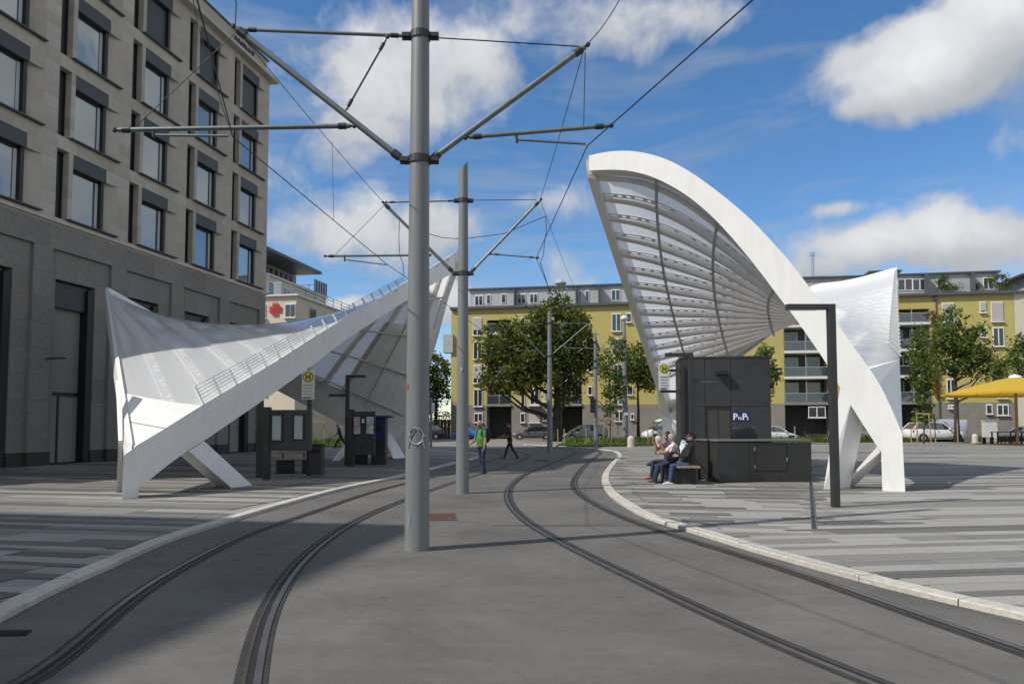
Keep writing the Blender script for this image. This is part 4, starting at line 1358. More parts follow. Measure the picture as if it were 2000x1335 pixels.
for q, sh, pn in (((940, 615, 1085, 860), .9, 2), ((1425, 600, 1500, 738), .8, 1), ((1575, 600, 1722, 855), .97, 2), ((1600, 930, 1735, 1175), 0, 2), ((1440, 930, 1515, 1060), 0, 1), ((940, 935, 1085, 1170), 0, 2)):
    ywin(*z2(*q), shut=sh, panes=pn)
for q in ((355, 295, 545, 450), (550, 295, 735, 450)): ywin(*z2(*q), back=1.4, sill=False)
for q, pn in (((870, 300, 985, 440), 2), ((1305, 285, 1360, 440), 1), ((1470, 280, 1600, 440), 2)): ywin(*z2(*q), panes=pn, back=1.4, sill=False)
z3 = lambda x0, y0, x1, y1: (1700 + .15 * x0, 700 + .15 * y0, 1700 + .15 * x1, 700 + .15 * y1)
for q, sh, pn in (((1000, 270, 1095, 520), 0, 2), ((1650, 330, 1785, 515), .9, 2), ((1508, 600, 1585, 720), 0, 1), ((1652, 600, 1795, 738), 0, 2), ((1015, 610, 1095, 650), 0, 2), ((1000, 30, 1095, 190), 0, 2)):
    ywin(*z3(*q), shut=sh, panes=pn)
for q in ((1540, 760, 1545, 765),): pass
ywin(1579, 794, 1612, 815, panes=2)
m = MB(); p_ = yf(1827, 582); m.tube([V(((p_ - YO).dot(YE), -.10, ZY - .1)), V(((p_ - YO).dot(YE), -.10, 4.2)), V(((p_ - YO).dot(YE), -.12, .2))], .06, 8); m.box(((p_ - YO).dot(YE), -.12, ZY - .35), (.35, .25, .35)); part('downpipe', m, M_zincd, YB, local=True)
m = MB(); q = on_plane(1588, 545, YO + YI * 5, -YI); m.lathe([(.18, 0), (.18, 3.4), (.26, 3.4), (.26, 3.8), (.16, 3.8)], 10, ((q - YO).dot(YE), 5, ZA)); part('flue_pipe', m, M_alu, YB, local=True)
m = MB(); m.box((yv(1580), 5, ZA + .35), (5.5, 4, .5)); part('roof_housing', m, M_zincd, YB, local=True)
m = MB(); m.box((yv(1756), 6, ZA + .55), (3.2, 4, .9)); part('roof_housing', m, M_yellow, YB, local=True)
m = MB(); m.box((yv(1756), 5.9, ZA + 1.08), (3.5, 4.3, .16)); part('roof_edge', m, M_zincd, YB, local=True)
m = MB(); m.box((yv(876), .3, 11.4), (1.2, 1.2, 2.2)); part('side_balcony', m, M_zinc, YB, local=True)
# faceted pale rooftop lantern
q = on_plane(1095, 556, YO + YI * 3, -YI)
dm = thing('roof_lantern', 'pale faceted octagonal rooftop lantern on the zinc roof above the big tree', 'roof lantern', q)
m = MB(); m.lathe([(.28, -.45), (.36, -.15), (.74, .12), (.74, .24), (.34, .62), (.05, .66)], 8, (0, 0, 0)); part('hood', m, M_zinc, dm, local=True)
# the pale building next door
nb = thing('pale_building', 'pale grey rendered building adjoining the right end of the ochre apartments', 'building', YO + YE * (VEND + .03), math.atan2(YE.y, YE.x))
m = MB(); m.box((9, 5, 7.75), (18, 10, 15.5)); part('wall', m, M_creamw, nb, local=True)
m = MB(); m.box((10, 6.3, 16.5), (16, 10, 2.1)); part('attic_wall', m, M_zinc, nb, local=True)
m = MB(); m.box((9.6, 6.0, 17.6), (17, 11, .18)); part('roof', m, M_zincd, nb, local=True)
m = MB(); m.box((9, .2, 15.6), (18, 1.1, .22)); part('coping', m, M_zincd, nb, local=True)
for z in (5.2, 8.1, 11, 13.2):
    m = MB(); m.box((2.4, -.03, z), (1.2, .1, 1.5)); f = part('window', m, M_pvc, nb, local=True)
    m = MB(); m.box((2.4, -.09, z), (1.0, .02, 1.3)); part('pane', m, M_glassd, f, local=True)
# brown boundary wall with a hedge far left of the ochre building
bw = thing('boundary_wall', 'brown boarded boundary wall behind the parked dark car', 'wall', (-12.5, 90, 0))
m = MB()
for k in range(28): m.box((-6.5 + k * .42, 0, 1.15), (.38, .12, 2.3))
part('board', m, M_brown, bw, local=True)
# ------------------------------------------------------------------ trees, hedges, grass


def leaf_mat(name, col, tr=.35):
    m = bpy.data.materials.new(name); m.use_nodes = True
    t = NT(m.node_tree); b = m.node_tree.nodes['Principled BSDF']
    tcn = t.n('ShaderNodeTexCoord')
    c = t.ramp(t.noise(tcn.outputs['Object'], 0.9, 4, .7), (.3, tuple(q * .72 for q in col)), (.7, tuple(q * 1.32 for q in col)))
    t.link(c, b.inputs['Base Color']); b.inputs['Roughness'].default_value = .5; b.inputs['Specular IOR Level'].default_value = .3
    tl = t.n('ShaderNodeBsdfTranslucent'); t.link(t.mix(1.0, c, (1.15, 1.25, .55), 'MULTIPLY'), tl.inputs['Color'])
    ms = t.n('ShaderNodeMixShader'); ms.inputs[0].default_value = tr
    t.link(b.outputs[0], ms.inputs[1]); t.link(tl.outputs[0], ms.inputs[2]); t.link(ms.outputs[0], m.node_tree.nodes['Material Output'].inputs['Surface'])
    return m


LF_D = [leaf_mat('maple_leaf_dark', (0.063, 0.080, 0.017)), leaf_mat('maple_leaf', (0.098, 0.115, 0.022)), leaf_mat('maple_leaf_light', (0.140, 0.156, 0.033))]
LF_L = [leaf_mat('young_leaf_dark', (0.067, 0.100, 0.024)), leaf_mat('young_leaf', (0.104, 0.147, 0.035)), leaf_mat('young_leaf_light', (0.152, 0.194, 0.050))]
M_bark = mat('dark_bark', (.042, .035, .028), .9, var=.3, vscale=6, bump=.5, bscale=14)
M_barkp = mat('pale_bark', (.13, .12, .10), .9, var=.3, vscale=6)


def leaf_quad(mb, p, size, r, mi, droop=.3):
    n = V((r.gauss(0, 1), r.gauss(0, 1), r.gauss(.45, 1))).normalized()
    a = n.cross(V((r.gauss(0, 1), r.gauss(0, 1), r.gauss(-droop, 1)))).normalized(); b_ = n.cross(a)
    s = size * r.uniform(.6, 1.3)
    mb.add([p - a * s * .5, p + b_ * s * .34 + a * s * .05 + n * s * .08, p + a * s * .55, p - b_ * s * .34 + a * s * .05 + n * s * .08], [(0, 1, 2, 3)], mi)


def tree(name, label, base, h, lobes, n_clump, leaf, mats, trunk_r, seed, bark=None, group=None, fork=.35, per=26, clump_r=.55, lean=(0, 0), branch=True, cat='tree'):
    """lobes: (dx, dy, z, rx, ry, rz) ellipsoids relative to the base"""
    r = random.Random(seed)
    t = thing(name, label, cat, base, 0, group)
    wb = MB()
    top = V((lean[0], lean[1], h * .82))
    bends = [V((r.uniform(-.1, .1), r.uniform(-.1, .1), 0)) * h * .05 for _ in range(6)]
    tr_pts = [V((0, 0, -.1))] + [V((0, 0, 0)).lerp(top, k / 6) + bends[k - 1] for k in range(1, 7)]
    wb.tube(tr_pts, [trunk_r * 1.25, trunk_r, trunk_r * .85, trunk_r * .7, trunk_r * .5, trunk_r * .33, trunk_r * .12], 8)
    part('trunk', wb, bark or M_bark, t, smooth=True, local=True)
    wb = MB()
    cl = []
    tot = sum(q[3] * q[4] * q[5] for q in lobes)
    for (dx, dy, z, rx, ry, rz) in lobes:
        k = max(3, int(n_clump * (rx * ry * rz) / tot))
        for _ in range(k):
            d = V((r.gauss(0, 1), r.gauss(0, 1), r.gauss(0, 1))).normalized()
            q = r.uniform(.35, 1.0) ** .6
            wobb = 1 + .28 * noise.noise(V((d.x * 1.8 + seed, d.y * 1.8, d.z * 1.8 + z)))
            cl.append(V((dx + d.x * rx * q * wobb, dy + d.y * ry * q * wobb, z + d.z * rz * q * wobb)))
    if branch:
        for (dx, dy, z, rx, ry, rz) in lobes:
            for _ in range(2):
                tgt = V((dx + r.uniform(-.5, .5) * rx, dy + r.uniform(-.5, .5) * ry, z + r.uniform(-.2, .5) * rz))
                f = min(.8, max(fork, (tgt.z - (tgt.xy.length) * .75) / h))
                s0 = V((0, 0, 0)).lerp(top, f / .82 if f < .82 else 1)
                md = s0.lerp(tgt, .5) + V((0, 0, -.10 * (tgt - s0).length))
                q = trunk_r * (.55 if fork < .3 else .42)
                wb.tube([s0, s0.lerp(md, .5) + V((0, 0, .05)), md, md.lerp(tgt, .6), tgt], [q, q * .8, q * .6, q * .4, q * .15], 6)
                for _k in range(2):
                    e = cl[r.randrange(len(cl))]
                    if (e - md).length < max(rx, rz) * 1.5: wb.tube([md, md.lerp(e, .5) + V((0, 0, .15)), e], [q * .4, q * .25, q * .06], 5)
        part('branches', wb, bark or M_bark, t, smooth=True, local=True, kind='stuff')
    lb = MB()
    for c in cl:
        mi = r.choices((0, 1, 2), (.42, .38, .20))[0]
        cr = clump_r * r.uniform(.6, 1.35)
        for _ in range(int(per * r.uniform(.7, 1.25))):
            d = V((r.gauss(0, 1), r.gauss(0, 1), r.gauss(0, .8)))
            leaf_quad(lb, c + d * cr * .55, leaf, r, mi if r.random() < .8 else r.randrange(3))
    part('crown', lb, mats, t, local=True, fixn=False)
    return t


def at(px, Y, z=0.0):
    p = P(px, 832, Y); return V((p.x, p.y, z))


def pxw(w, Y): return w * Y / F


GT = 'street trees in front of the apartments'
Y = 73
tree('maple_tree', 'large dark spreading maple rising above the parked grey estate car', at(1088, Y), 15, [
    (pxw(-85, Y), 0, 7.0, 3.2, 2.6, 2.2), (pxw(-100, Y), 0, 9.3, 2.6, 2.4, 2.0), (pxw(-45, Y), 1, 10.6, 3.0, 2.6, 2.0), (pxw(0, Y), 0, 11.8, 2.8, 2.6, 2.1), (pxw(8, Y), 0, 14.0, 1.4, 1.4, 1.1),
    (pxw(40, Y), 0, 9.8, 2.0, 2.4, 2.6), (pxw(-40, Y), -1, 7.6, 3.0, 2.4, 2.4), (pxw(30, Y), 0, 7.2, 2.0, 2.2, 2.0), (pxw(-10, Y), 0, 9, 2.6, 2.6, 2.2), (pxw(20, Y), 0, 4.9, 1.3, 1.6, 1.4), (pxw(-125, Y), 0, 5.6, 1.4, 1.4, .9), (pxw(-110, Y), 0, 11.6, 1.0, 1.0, .8), (pxw(52, Y), 0, 8.0, 1.6, 2.0, 1.6), (pxw(45, Y), 0, 11.4, 1.3, 1.6, 1.2), (pxw(-60, Y), -1, 5.6, 2.0, 2.0, 1.0)],
    760, .34, LF_D, .42, 11, fork=.14, per=26, clump_r=.62, group=GT)
Y = 68
tree('young_tree', 'slender pale green young tree tied to a timber frame on the verge', at(1192, Y), 10.5, [
    (pxw(8, Y), 0, 8.4, 1.0, 1.0, 1.6), (pxw(-8, Y), 0, 6.8, 1.2, 1.1, 1.3), (pxw(6, Y), 0, 5.2, 1.3, 1.1, 1.3), (pxw(-2, Y), 0, 3.4, .8, .8, 1.3), (pxw(-4, Y), 0, 1.9, .5, .5, .8)],
    120, .26, LF_L, .07, 12, M_barkp, GT, per=20, clump_r=.45)
Y = 76
tree('street_tree', 'rounded green tree behind the slim lamp mast left of the right canopy', at(1247, Y), 10.5, [
    (pxw(-2, Y), 0, 8.6, 1.5, 1.6, 1.5), (pxw(14, Y), 0, 7.2, 2.0, 1.8, 1.4), (pxw(-14, Y), 0, 7.0, 1.6, 1.6, 1.3), (pxw(24, Y), 0, 5.8, 1.3, 1.3, .9)],
    180, .30, LF_L, .16, 13, None, GT, per=22, clump_r=.5)
Y = 60
tree('street_tree', 'narrow leafy tree just behind the dark lift housing', at(1497, Y), 9, [
    (0, 0, 6.8, .8, .9, 1.3), (pxw(6, Y), 0, 5.6, .8, .9, 1.0), (pxw(-8, Y), 0, 5.0, .9, .9, 1.2), (0, 0, 3.6, .5, .6, .8)], 90, .26, LF_L, .09, 14, None, GT, per=22, clump_r=.4)
Y = 64
tree('young_tree', 'tall thin columnar young tree with timber stakes beside the right canopy edge', at(1803, Y), 11, [
    (0, 0, 9.0, .7, .7, 1.5), (pxw(-4, Y), 0, 7.4, .95, .9, 1.3), (pxw(2, Y), 0, 6.0, 1.0, .9, 1.2), (0, 0, 4.6, .85, .8, 1.1), (pxw(-2, Y), 0, 3.2, .65, .6, 1.0), (0, 0, 2.0, .9, .7, .7)],
    170, .24, LF_L, .07, 15, M_barkp, GT, per=21, clump_r=.36)
Y = 70
tree('street_tree', 'broad green street tree with a dark trunk in front of the yellow wall', at(1869, Y), 12.5, [
    (pxw(-2, Y), 0, 11.6, 1.3, 1.3, 1.2), (pxw(26, Y), 0, 10.4, 1.5, 1.5, 1.2), (pxw(-26, Y), 0, 9.6, 1.3, 1.5, 1.5), (pxw(10, Y), 0, 9.0, 2.3, 2.0, 1.3), (pxw(48, Y), 0, 8.1, 1.6, 1.6, 1.2),
    (pxw(20, Y), 0, 7.2, 2.3, 2.0, .9), (pxw(62, Y), 0, 6.9, 1.5, 1.5, .8), (pxw(-36, Y), 0, 7.3, 1.1, 1.3, .9), (pxw(72, Y), 0, 6.1, 1.0, 1.0, .6)],
    300, .28, LF_L, .24, 16, None, GT, fork=.30, per=22, clump_r=.5)
Y = 66
tree('street_tree', 'green tree at the right picture edge behind the yellow umbrella', at(2010, Y), 9.5, [
    (pxw(-30, Y), 0, 6.6, 1.5, 1.4, 1.1), (pxw(0, Y), 0, 7.8, 1.6, 1.4, 1.2), (pxw(-14, Y), 0, 8.9, .9, .9, .8), (pxw(34, Y), 0, 6.6, 1.6, 1.4, 1.4)], 130, .28, LF_L, .18, 17, None, GT, per=22, clump_r=.5)
Y = 92
tree('street_tree', 'dark green tree between the nearest pole and the ochre building', at(852, Y), 11.5, [
    (pxw(-8, Y), 0, 9.4, 1.8, 1.8, 1.5), (pxw(10, Y), 0, 8.2, 1.8, 1.8, 1.6), (pxw(-6, Y), 0, 6.4, 2.0, 1.8, 1.5), (pxw(14, Y), 0, 5.6, 1.5, 1.6, 1.2), (pxw(-40, Y), 0, 7.2, 2.2, 2, 2.2), (pxw(-24, Y), 0, 4.4, 1.8, 1.8, 1.4)], 240, .32, LF_D, .22, 18, None, GT, per=24, clump_r=.55)
Y = 80
tree('street_tree', 'dark tree seen under the left canopy behind the shelter board', at(620, Y), 9, [
    (0, 0, 5.4, 1.6, 1.6, 1.6), (pxw(30, Y), 0, 6.2, 1.6, 1.6, 1.4), (pxw(60, Y), 0, 5.2, 1.6, 1.6, 1.2), (pxw(14, Y), 0, 3.8, 1.6, 1.5, 1.0)], 150, .32, LF_D, .2, 19, None, GT, per=24, clump_r=.55)


def shrub(name, label, base, lobes, n, leaf, mats, seed, cat='shrub', group=None, per=18, cr=.28):
    return tree(name, label, base, max(q[2] for q in lobes), lobes, n, leaf, mats, .03, seed, M_barkp, group, per=per, clump_r=cr, branch=False, cat=cat)


tp_ = lambda px, py, back=.9: on_plane(px, py, YO + YI * back, -YI)
GP = 'plants on the roof terraces'
shrub('terrace_plant', 'lime green potted bush at the left end of the right terrace', tp_(1837, 566), [(0, 0, 1.3, .8, .6, .5), (.5, 0, .5, .5, .4, .4)], 26, .16, LF_L, 31, 'plant', GP)
shrub('terrace_plant', 'low dark trailing plants along the terrace edge beside the lime bush', tp_(1852, 566), [(0, -.2, .3, 1.1, .4, .35), (.9, -.2, .25, .6, .3, .25)], 26, .16, LF_D, 32, 'plant', GP)
shrub('terrace_plant', 'big round golden green bush at the right end of the terrace', tp_(1954, 566), [(0, 0, .95, 1.05, .8, .85), (.9, 0, .4, .5, .4, .4)], 50, .17, LF_L, 33, 'plant', GP)
shrub('terrace_plant', 'small reddish green pot plant by the terrace divider', tp_(1908, 566), [(0, 0, .35, .5, .3, .35)], 12, .15, LF_D, 34, 'plant', GP)
hd = thing('hedge', 'clipped dark hedge on top of the brown boarded wall', 'hedge', (-12.5, 90.6, 0))
r_ = random.Random(41); hb = MB()
for _ in range(1800): leaf_quad(hb, V((r_.uniform(-6.5, 5.3), r_.uniform(-.5, .5), r_.uniform(1.2, 3.3))), .26, r_, r_.randrange(3))
part('foliage', hb, LF_D, hd, local=True, fixn=False)

# climbing plant with autumn colour on the yellow wall
q = yf(1824, 640)
cp = thing('climbing_plant', 'orange tinged climber growing up the yellow wall beside the downpipe', 'climber', (q.x, q.y, 0))
LF_A = [leaf_mat('autumn_leaf_orange', (.30, .11, .02)), leaf_mat('autumn_leaf_ochre', (.26, .17, .03)), LF_L[1]]
hb = MB()
for _ in range(900):
    zz_ = r_.uniform(4.5, 13.8)
    leaf_quad(hb, V((r_.gauss(-.1, .3) + .25 * math.sin(zz_ * 1.7), -.16 - abs(r_.gauss(0, .10)), zz_)), .24, r_, r_.choices((0, 1, 2), (.4, .3, .3))[0])
part('foliage', hb, LF_A, cp, local=True, fixn=False)

# grass blades on the verges, longer and weedy at the back
M_gr = [leaf_mat('grass_blade', (.075, .125, .018), .3), leaf_mat('grass_blade_light', (.12, .165, .03), .3), leaf_mat('weed_blade', (.09, .11, .035), .3)]


def in_poly(x, y, poly):
    c = False
    for a, b2 in zip(poly, poly[1:] + poly[:1]):
        if (a.y > y) != (b2.y > y) and x < (b2.x - a.x) * (y - a.y) / (b2.y - a.y) + a.x: c = not c
    return c


def grass(name, poly, n, seed, tall):
    r = random.Random(seed); mb = MB()
    x0, x1 = min(p.x for p in poly), max(p.x for p in poly); y0, y1 = min(p.y for p in poly), max(p.y for p in poly)
    k = 0
    while k < n:
        x, y = r.uniform(x0, x1), r.uniform(y0, y1)
        if not in_poly(x, y, poly) or abs(x) > .78 * y: k += .3; continue
        k += 1
        if abs((V((x, y, 0)) - pa).cross((pb - pa).normalized()).z) < .45 and pa.x < x < pb.x: continue
        den = noise.noise(V((x * .25, y * .25, seed)))
        t_ = tall(x, y)
        hgt = (.05 + .06 * r.random()) * (1 + .6 * den) if r.random() > t_ else (.22 + .40 * r.random()) * (1 + .5 * den)
        mi = r.choices((0, 1, 2), (.55, .3, .15 + .5 * t_))[0]
        a = r.uniform(0, 6.28); w = .05 + .05 * r.random()
        dx, dy = math.cos(a) * w, math.sin(a) * w; lx, ly = r.gauss(0, .3) * hgt, r.gauss(0, .3) * hgt
        b0 = .06
        mb.add([(x - dx, y - dy, b0), (x + dx, y + dy, b0), (x + lx, y + ly, b0 + hgt)], [(0, 1, 2)], mi)
    o = part(name, mb, M_gr, None, fixn=False)
    return tag(o, kind='stuff')


tag(grass('grass', VG[0], 42000, 51, lambda x, y: min(.9, max(0, (y - 64.5) / 6)) if x < 24 else .45), 'short green verge grass with taller weeds behind it', 'grass')
tag(grass('grass', VG[1], 5000, 52, lambda x, y: .1), 'mown grass strip seen under the left canopy', 'grass')

# timber frames and stakes around the young trees
def stake_frame(label, posts, rail):
    t = thing('tree_stakes', label, 'tree stakes', V((*posts[0][0].xy, 0)), 0, 'timber stakes round young trees')
    for a, b2 in posts:
        m = MB(); m.tube([a, b2], .05, 7); part('stake', m, M_woodp, t, smooth=True, edge=40)
    for a, b2 in rail:
        m = MB(); m.bar(a, b2, .06, .11); part('cross_rail', m, M_woodp, t)


A = lambda px, py, Y: P(px, py, Y)
stake_frame('timber support frame round the slender young tree near the traffic light', [(at(1177, 66.5), A(1182, 818, 66.5)), (at(1195, 66.5), A(1196, 818, 66.5)), (at(1206, 68.5), A(1207, 816, 68.5))],
            [(A(1172, 818, 66.5), A(1209, 817, 66.5)), (A(1196, 817, 66.5), A(1208, 815, 68.5))])
stake_frame('timber support frame round the columnar young tree by the right canopy', [(at(1791, 62.5), A(1790, 808, 62.5)), (at(1818, 62.0), A(1814, 808, 62.0)), (at(1827, 64), A(1824, 815, 64))],
            [(A(1788, 807, 62.4), A(1817, 808, 62.1)), (A(1815, 808, 62.1), A(1826, 815, 64))])
stake_frame('weathered timber tree frame on the grass strip under the left canopy', [(at(609, 57), A(611, 822, 57)), (at(635, 57), A(632, 822, 57))], [(A(606, 822, 56.8), A(635, 822, 56.8))])
for (px, Yp, h, lab) in ((1090, 62, 1.25, 'single grey timber post at the left end of the verge'), (1103, 60, 1.3, 'second timber post from the left end of the verge'), (1145, 61, 1.35, 'timber post on the verge left of the traffic light'), (1266, 60, 1.3, 'leaning timber post left of the white van'), (1275, 59.5, 1.2, 'timber post in front of the white van'),
                         (1553, 58, 1.5, 'pale timber post in front of the white hatchback'), (1779, 60, 1.3, 'low timber post left of the columnar tree'), (1870, 61, 2.2, 'tall thin timber post in front of the silver van')):
    m = MB(); q = at(px, Yp); m.tube([q, q + V((rnd.uniform(-.06, .06), 0, h))], .045, 7)
    tag(part('timber_post', m, M_woodp, None, smooth=True, edge=40), lab, 'post', 'timber posts on the verge')
# ------------------------------------------------------------------ overhead line: masts, arms, wires


def clamp(root, c, r):
    m = MB(); m.lathe([(r + .004, -.045), (r + .018, -.045), (r + .018, .045), (r + .004, .045)], 20, c)
    for s_ in (-1, 1):
        m.box((c.x + s_ * (r + .06), c.y, c.z), (.12, .05, .09)); m.box((c.x + s_ * (r + .09), c.y, c.z), (.05, .12, .05))
        m.tube([(c.x + s_ * (r + .04), c.y - .06, c.z), (c.x + s_ * (r + .04), c.y + .06, c.z)], .03, 8)
    return part('clamp', m, M_clamp, root)


def arm(root, a, b, r, name='bracket_tube', ends=True, m_=None):
    m = MB(); m.tube([a, b], r, 10)
    o = part(name, m, m_ or M_galv2, root, smooth=True, edge=40)
    if ends and r > .015:
        d = (b - a).normalized()
        m = MB()
        for q in (a + d * .10, b - d * .10): m.tube([q - d * .05, q + d * .05], r * 1.35, 10)
        m.tube([a - d * .08, a + d * .02], r * .55, 8); m.tube([b - d * .02, b + d * .08], r * .55, 8)
        for q in (a - d * .05, b + d * .05): m.lathe([(.012, -.03), (.028, -.015), (.028, .015), (.012, .03)], 8, q)
        fo_ = part('end_fitting', m, M_clamp, root, smooth=True, edge=40); fo_['kind'] = 'stuff'
    return o


def wire(label, pts, r, sag=0.0, cat='wire', group='overhead wires', name='overhead_wire', sub=12):
    m = MB(); q = []
    for a, b in zip(pts, pts[1:]):
        for k in range(sub):
            t = k / sub; p = V(a).lerp(V(b), t); p.z -= sag * 4 * t * (1 - t); q.append(p)
    q.append(V(pts[-1])); m.tube(q, r, 6)
    return tag(part(name, m, M_wire, None, smooth=True), label, cat, group)


def pole(root, base, r0, r1, h, slant=.35, mtl=None):
    m = MB(); n = 24
    zs = [base.z - .02, .8, h * .5, h - slant / 2]
    rings = [[V((base.x + (r0 + (r1 - r0) * z / h) * math.cos(2 * math.pi * j / n), base.y + (r0 + (r1 - r0) * z / h) * math.sin(2 * math.pi * j / n), z)) for j in range(n)] for z in zs]
    rings.append([V((q.x, q.y, h - slant / 2 + (q.x - base.x) / r1 * slant / 2)) for q in rings[-1]])
    vs = [q for g in rings for q in g]
    m.add(vs, [(i * n + j, i * n + (j + 1) % n, (i + 1) * n + (j + 1) % n, (i + 1) * n + j) for i in range(len(rings) - 1) for j in range(n)] + [tuple((len(rings) - 1) * n + j for j in range(n))])
    return part('pole', m, mtl or M_galv, root, smooth=True, edge=35)


GM = 'overhead line masts along the track'
# mast 1 --------------------------------------------------------------------
Y1 = 9.06
b1 = G(814, 1073)
Y1 = b1.y
mast1 = thing('overhead_line_mast', 'nearest thick grey overhead line pole with a scratched A mark', 'mast', b1, 0, GM)
pole(mast1, b1, .152, .095, 9.5)
c1u, c1l = V((b1.x, Y1, P(812, 71, Y1).z)), V((b1.x, Y1, P(812, 313, Y1).z))
clamp(mast1, c1u, .112); clamp(mast1, c1l, .123)
p1 = lambda x, y: P(x, y, Y1)
arm(mast1, p1(786, 312), p1(462, 56), .040)
arm(mast1, p1(839, 314), p1(1142, 92), .036)
arm(mast1, p1(478, 58), p1(786, 70), .022, 'top_tie')
arm(mast1, p1(838, 73), p1(1131, 91), .008, 'top_tie', False, M_wire)
arm(mast1, p1(753, 78), p1(676, 214), .018, 'strut_tube')
arm(mast1, p1(232, 254), p1(684, 246), .030, 'steady_tube')
arm(mast1, p1(304, 264), p1(446, 265.5), .017, 'registration_arm', False)
arm(mast1, p1(300, 250), p1(300, 268), .02, 'hanger', False, M_clamp)
arm(mast1, p1(462, 62), p1(266, 246), .006, 'stay_wire', False, M_wire)
arm(mast1, p1(917, 268), p1(1186, 246), .026, 'steady_tube')
arm(mast1, p1(1012, 273), p1(1144, 281), .015, 'registration_arm', False)
arm(mast1, p1(1008, 262), p1(1010, 279), .018, 'hanger', False, M_clamp)
arm(mast1, p1(1143, 102), p1(1140, 246), .006, 'stay_wire', False, M_wire)
# mark scratched on the pole: a ringed A
mk = b1; zc = P(813, 851, Y1).z; rr_ = .150
m = MB()


def on_pole(u, z): # u: sideways distance from the front line
    a = u / .15; return V((b1.x + .1515 * math.sin(a), b1.y - .1515 * math.cos(a), z))


def stroke(pts): m.tube([on_pole(u, zc + w) for u, w in pts], .008, 5)


stroke([(.085 * math.cos(t * .32), .10 * math.sin(t * .32)) for t in range(21)])
stroke([(-.10, -.14), (-.06, 0), (0, .105)]); stroke([(.10, -.15), (.07, -.02), (0, .105)]); stroke([(-.115, -.0), (.115, .005)]); stroke([(.1, -.15), (.09, -.11)])
part('scratched_mark', m, M_alu, mast1)
M_sticker = mat('faded_sticker', (.20, .21, .26), .6)
for (u, z, w, h, mm) in ((-.10, .32, .022, .05, M_sticker), (-.09, .39, .026, .05, M_sticker), (-.14, 1.98, .010, .035, M_red)):
    m = MB(); q = on_pole(u, z); m.quad(on_pole(u - w, z - h) + V((0, -.002, 0)), on_pole(u + w, z - h) + V((0, -.002, 0)), on_pole(u + w, z + h) + V((0, -.002, 0)), on_pole(u - w, z + h) + V((0, -.002, 0))); part('sticker', m, mm, mast1)
# mast 2 --------------------------------------------------------------------
b2 = G(903, 963); Y2 = b2.y
mast2 = thing('overhead_line_mast', 'second grey overhead line pole with slanted cap beside the green shirt', 'mast', b2, 0, GM)
pole(mast2, b2, .150, .098, P(900, 316, Y2).z, .30)
p2 = lambda x, y: P(x, y, Y2)
clamp(mast2, V((b2.x, Y2, p2(900, 392).z)), .106); clamp(mast2, V((b2.x, Y2, p2(900, 534).z)), .116)
arm(mast2, p2(886, 532), p2(751, 398), .036); arm(mast2, p2(919, 532), p2(1054, 392), .030)
arm(mast2, p2(758, 395), p2(888, 392), .018, 'top_tie'); arm(mast2, p2(915, 391), p2(1048, 390), .008, 'top_tie', False, M_wire)
arm(mast2, p2(639, 500), p2(836, 498), .026, 'steady_tube'); arm(mast2, p2(674, 507), p2(756, 517), .014, 'registration_arm', False); arm(mast2, p2(673, 497), p2(673, 510), .018, 'hanger', False, M_clamp)
arm(mast2, p2(750, 401), p2(655, 497), .006, 'stay_wire', False, M_wire)
arm(mast2, p2(962, 496), p2(1046, 503), .016, 'steady_tube')
m = MB(); q = V((b2.x - .02, b2.y - .142, P(897, 722, Y2).z)); m.box(q, (.03, .01, .07)); part('number_plate', m, M_signw, mast2)
# mast 3, 4, and the lamp mast ---------------------------------------------------
b3 = G(1074, 884); Y3 = b3.y
mast3 = thing('overhead_line_mast', 'third grey overhead line pole in front of the big maple', 'mast', b3, 0, GM)
pole(mast3, b3, .165, .10, P(1068, 602, Y3).z, .35); p3 = lambda x, y: P(x, y, Y3)
clamp(mast3, V((b3.x, Y3, p3(1068, 631).z)), .11); clamp(mast3, V((b3.x, Y3, p3(1068, 695).z)), .13)
arm(mast3, p3(1072, 697), p3(1149, 632), .035, ends=False); arm(mast3, p3(1074, 632), p3(1147, 631), .022, 'top_tie', False); arm(mast3, p3(1064, 697), p3(1008, 638), .030, ends=False)
arm(mast3, p3(1085, 637), p3(1101, 665), .012, 'strut_tube', False); arm(mast3, p3(1010, 685), p3(1048, 684), .022, 'steady_tube', False); arm(mast3, p3(1008, 638), p3(1062, 632), .012, 'top_tie', False)
arm(mast3, p3(1103, 679), p3(1207, 680.5), .024, 'steady_tube', False); arm(mast3, p3(1160, 686), p3(1190, 681), .014, 'registration_arm', False)
b4 = G(1164, 873); Y4 = b4.y
mast4 = thing('overhead_line_mast', 'fourth grey overhead line pole carrying a black traffic signal', 'mast', b4, 0, GM)
pole(mast4, b4, .155, .10, P(1157, 648, Y4).z, .3)
for py in (668, 705, 718):
    m = MB(); m.lathe([(.13, -.06), (.155, -.06), (.155, .06), (.13, .06)], 16, V((b4.x, Y4, P(1158, py, Y4).z))); part('clamp', m, M_clamp, mast4)
tl_ = thing('traffic_signal', 'black three lamp tram signal fixed to the fourth pole', 'signal', P(1157, 792, Y4 - .2))
q = P(1157, 790, Y4 - .30); m = MB(); m.box(q, (.30, .25, 1.15)); part('housing', m, M_black, tl_, bevel=.03)
for k in (-1, 0, 1):
    m = MB(); m.tube([q + V((0, -.12, k * .35)), q + V((0, -.24, k * .35))], .11, 12); part('lamp_hood', m, M_black, tl_)
m = MB(); q = P(1163, 810, Y4 - .2)
m.box(V((b4.x - .02, Y4 - .2, P(1163, 826, Y4).z)), (.16, .10, .34)); part('push_button_box', m, M_galv2, tl_)
Y5 = 70.0
b5 = at(1221, Y5)
lm = thing('lamp_mast', 'slim grey mast with a small white lamp on top', 'lamp mast', b5)
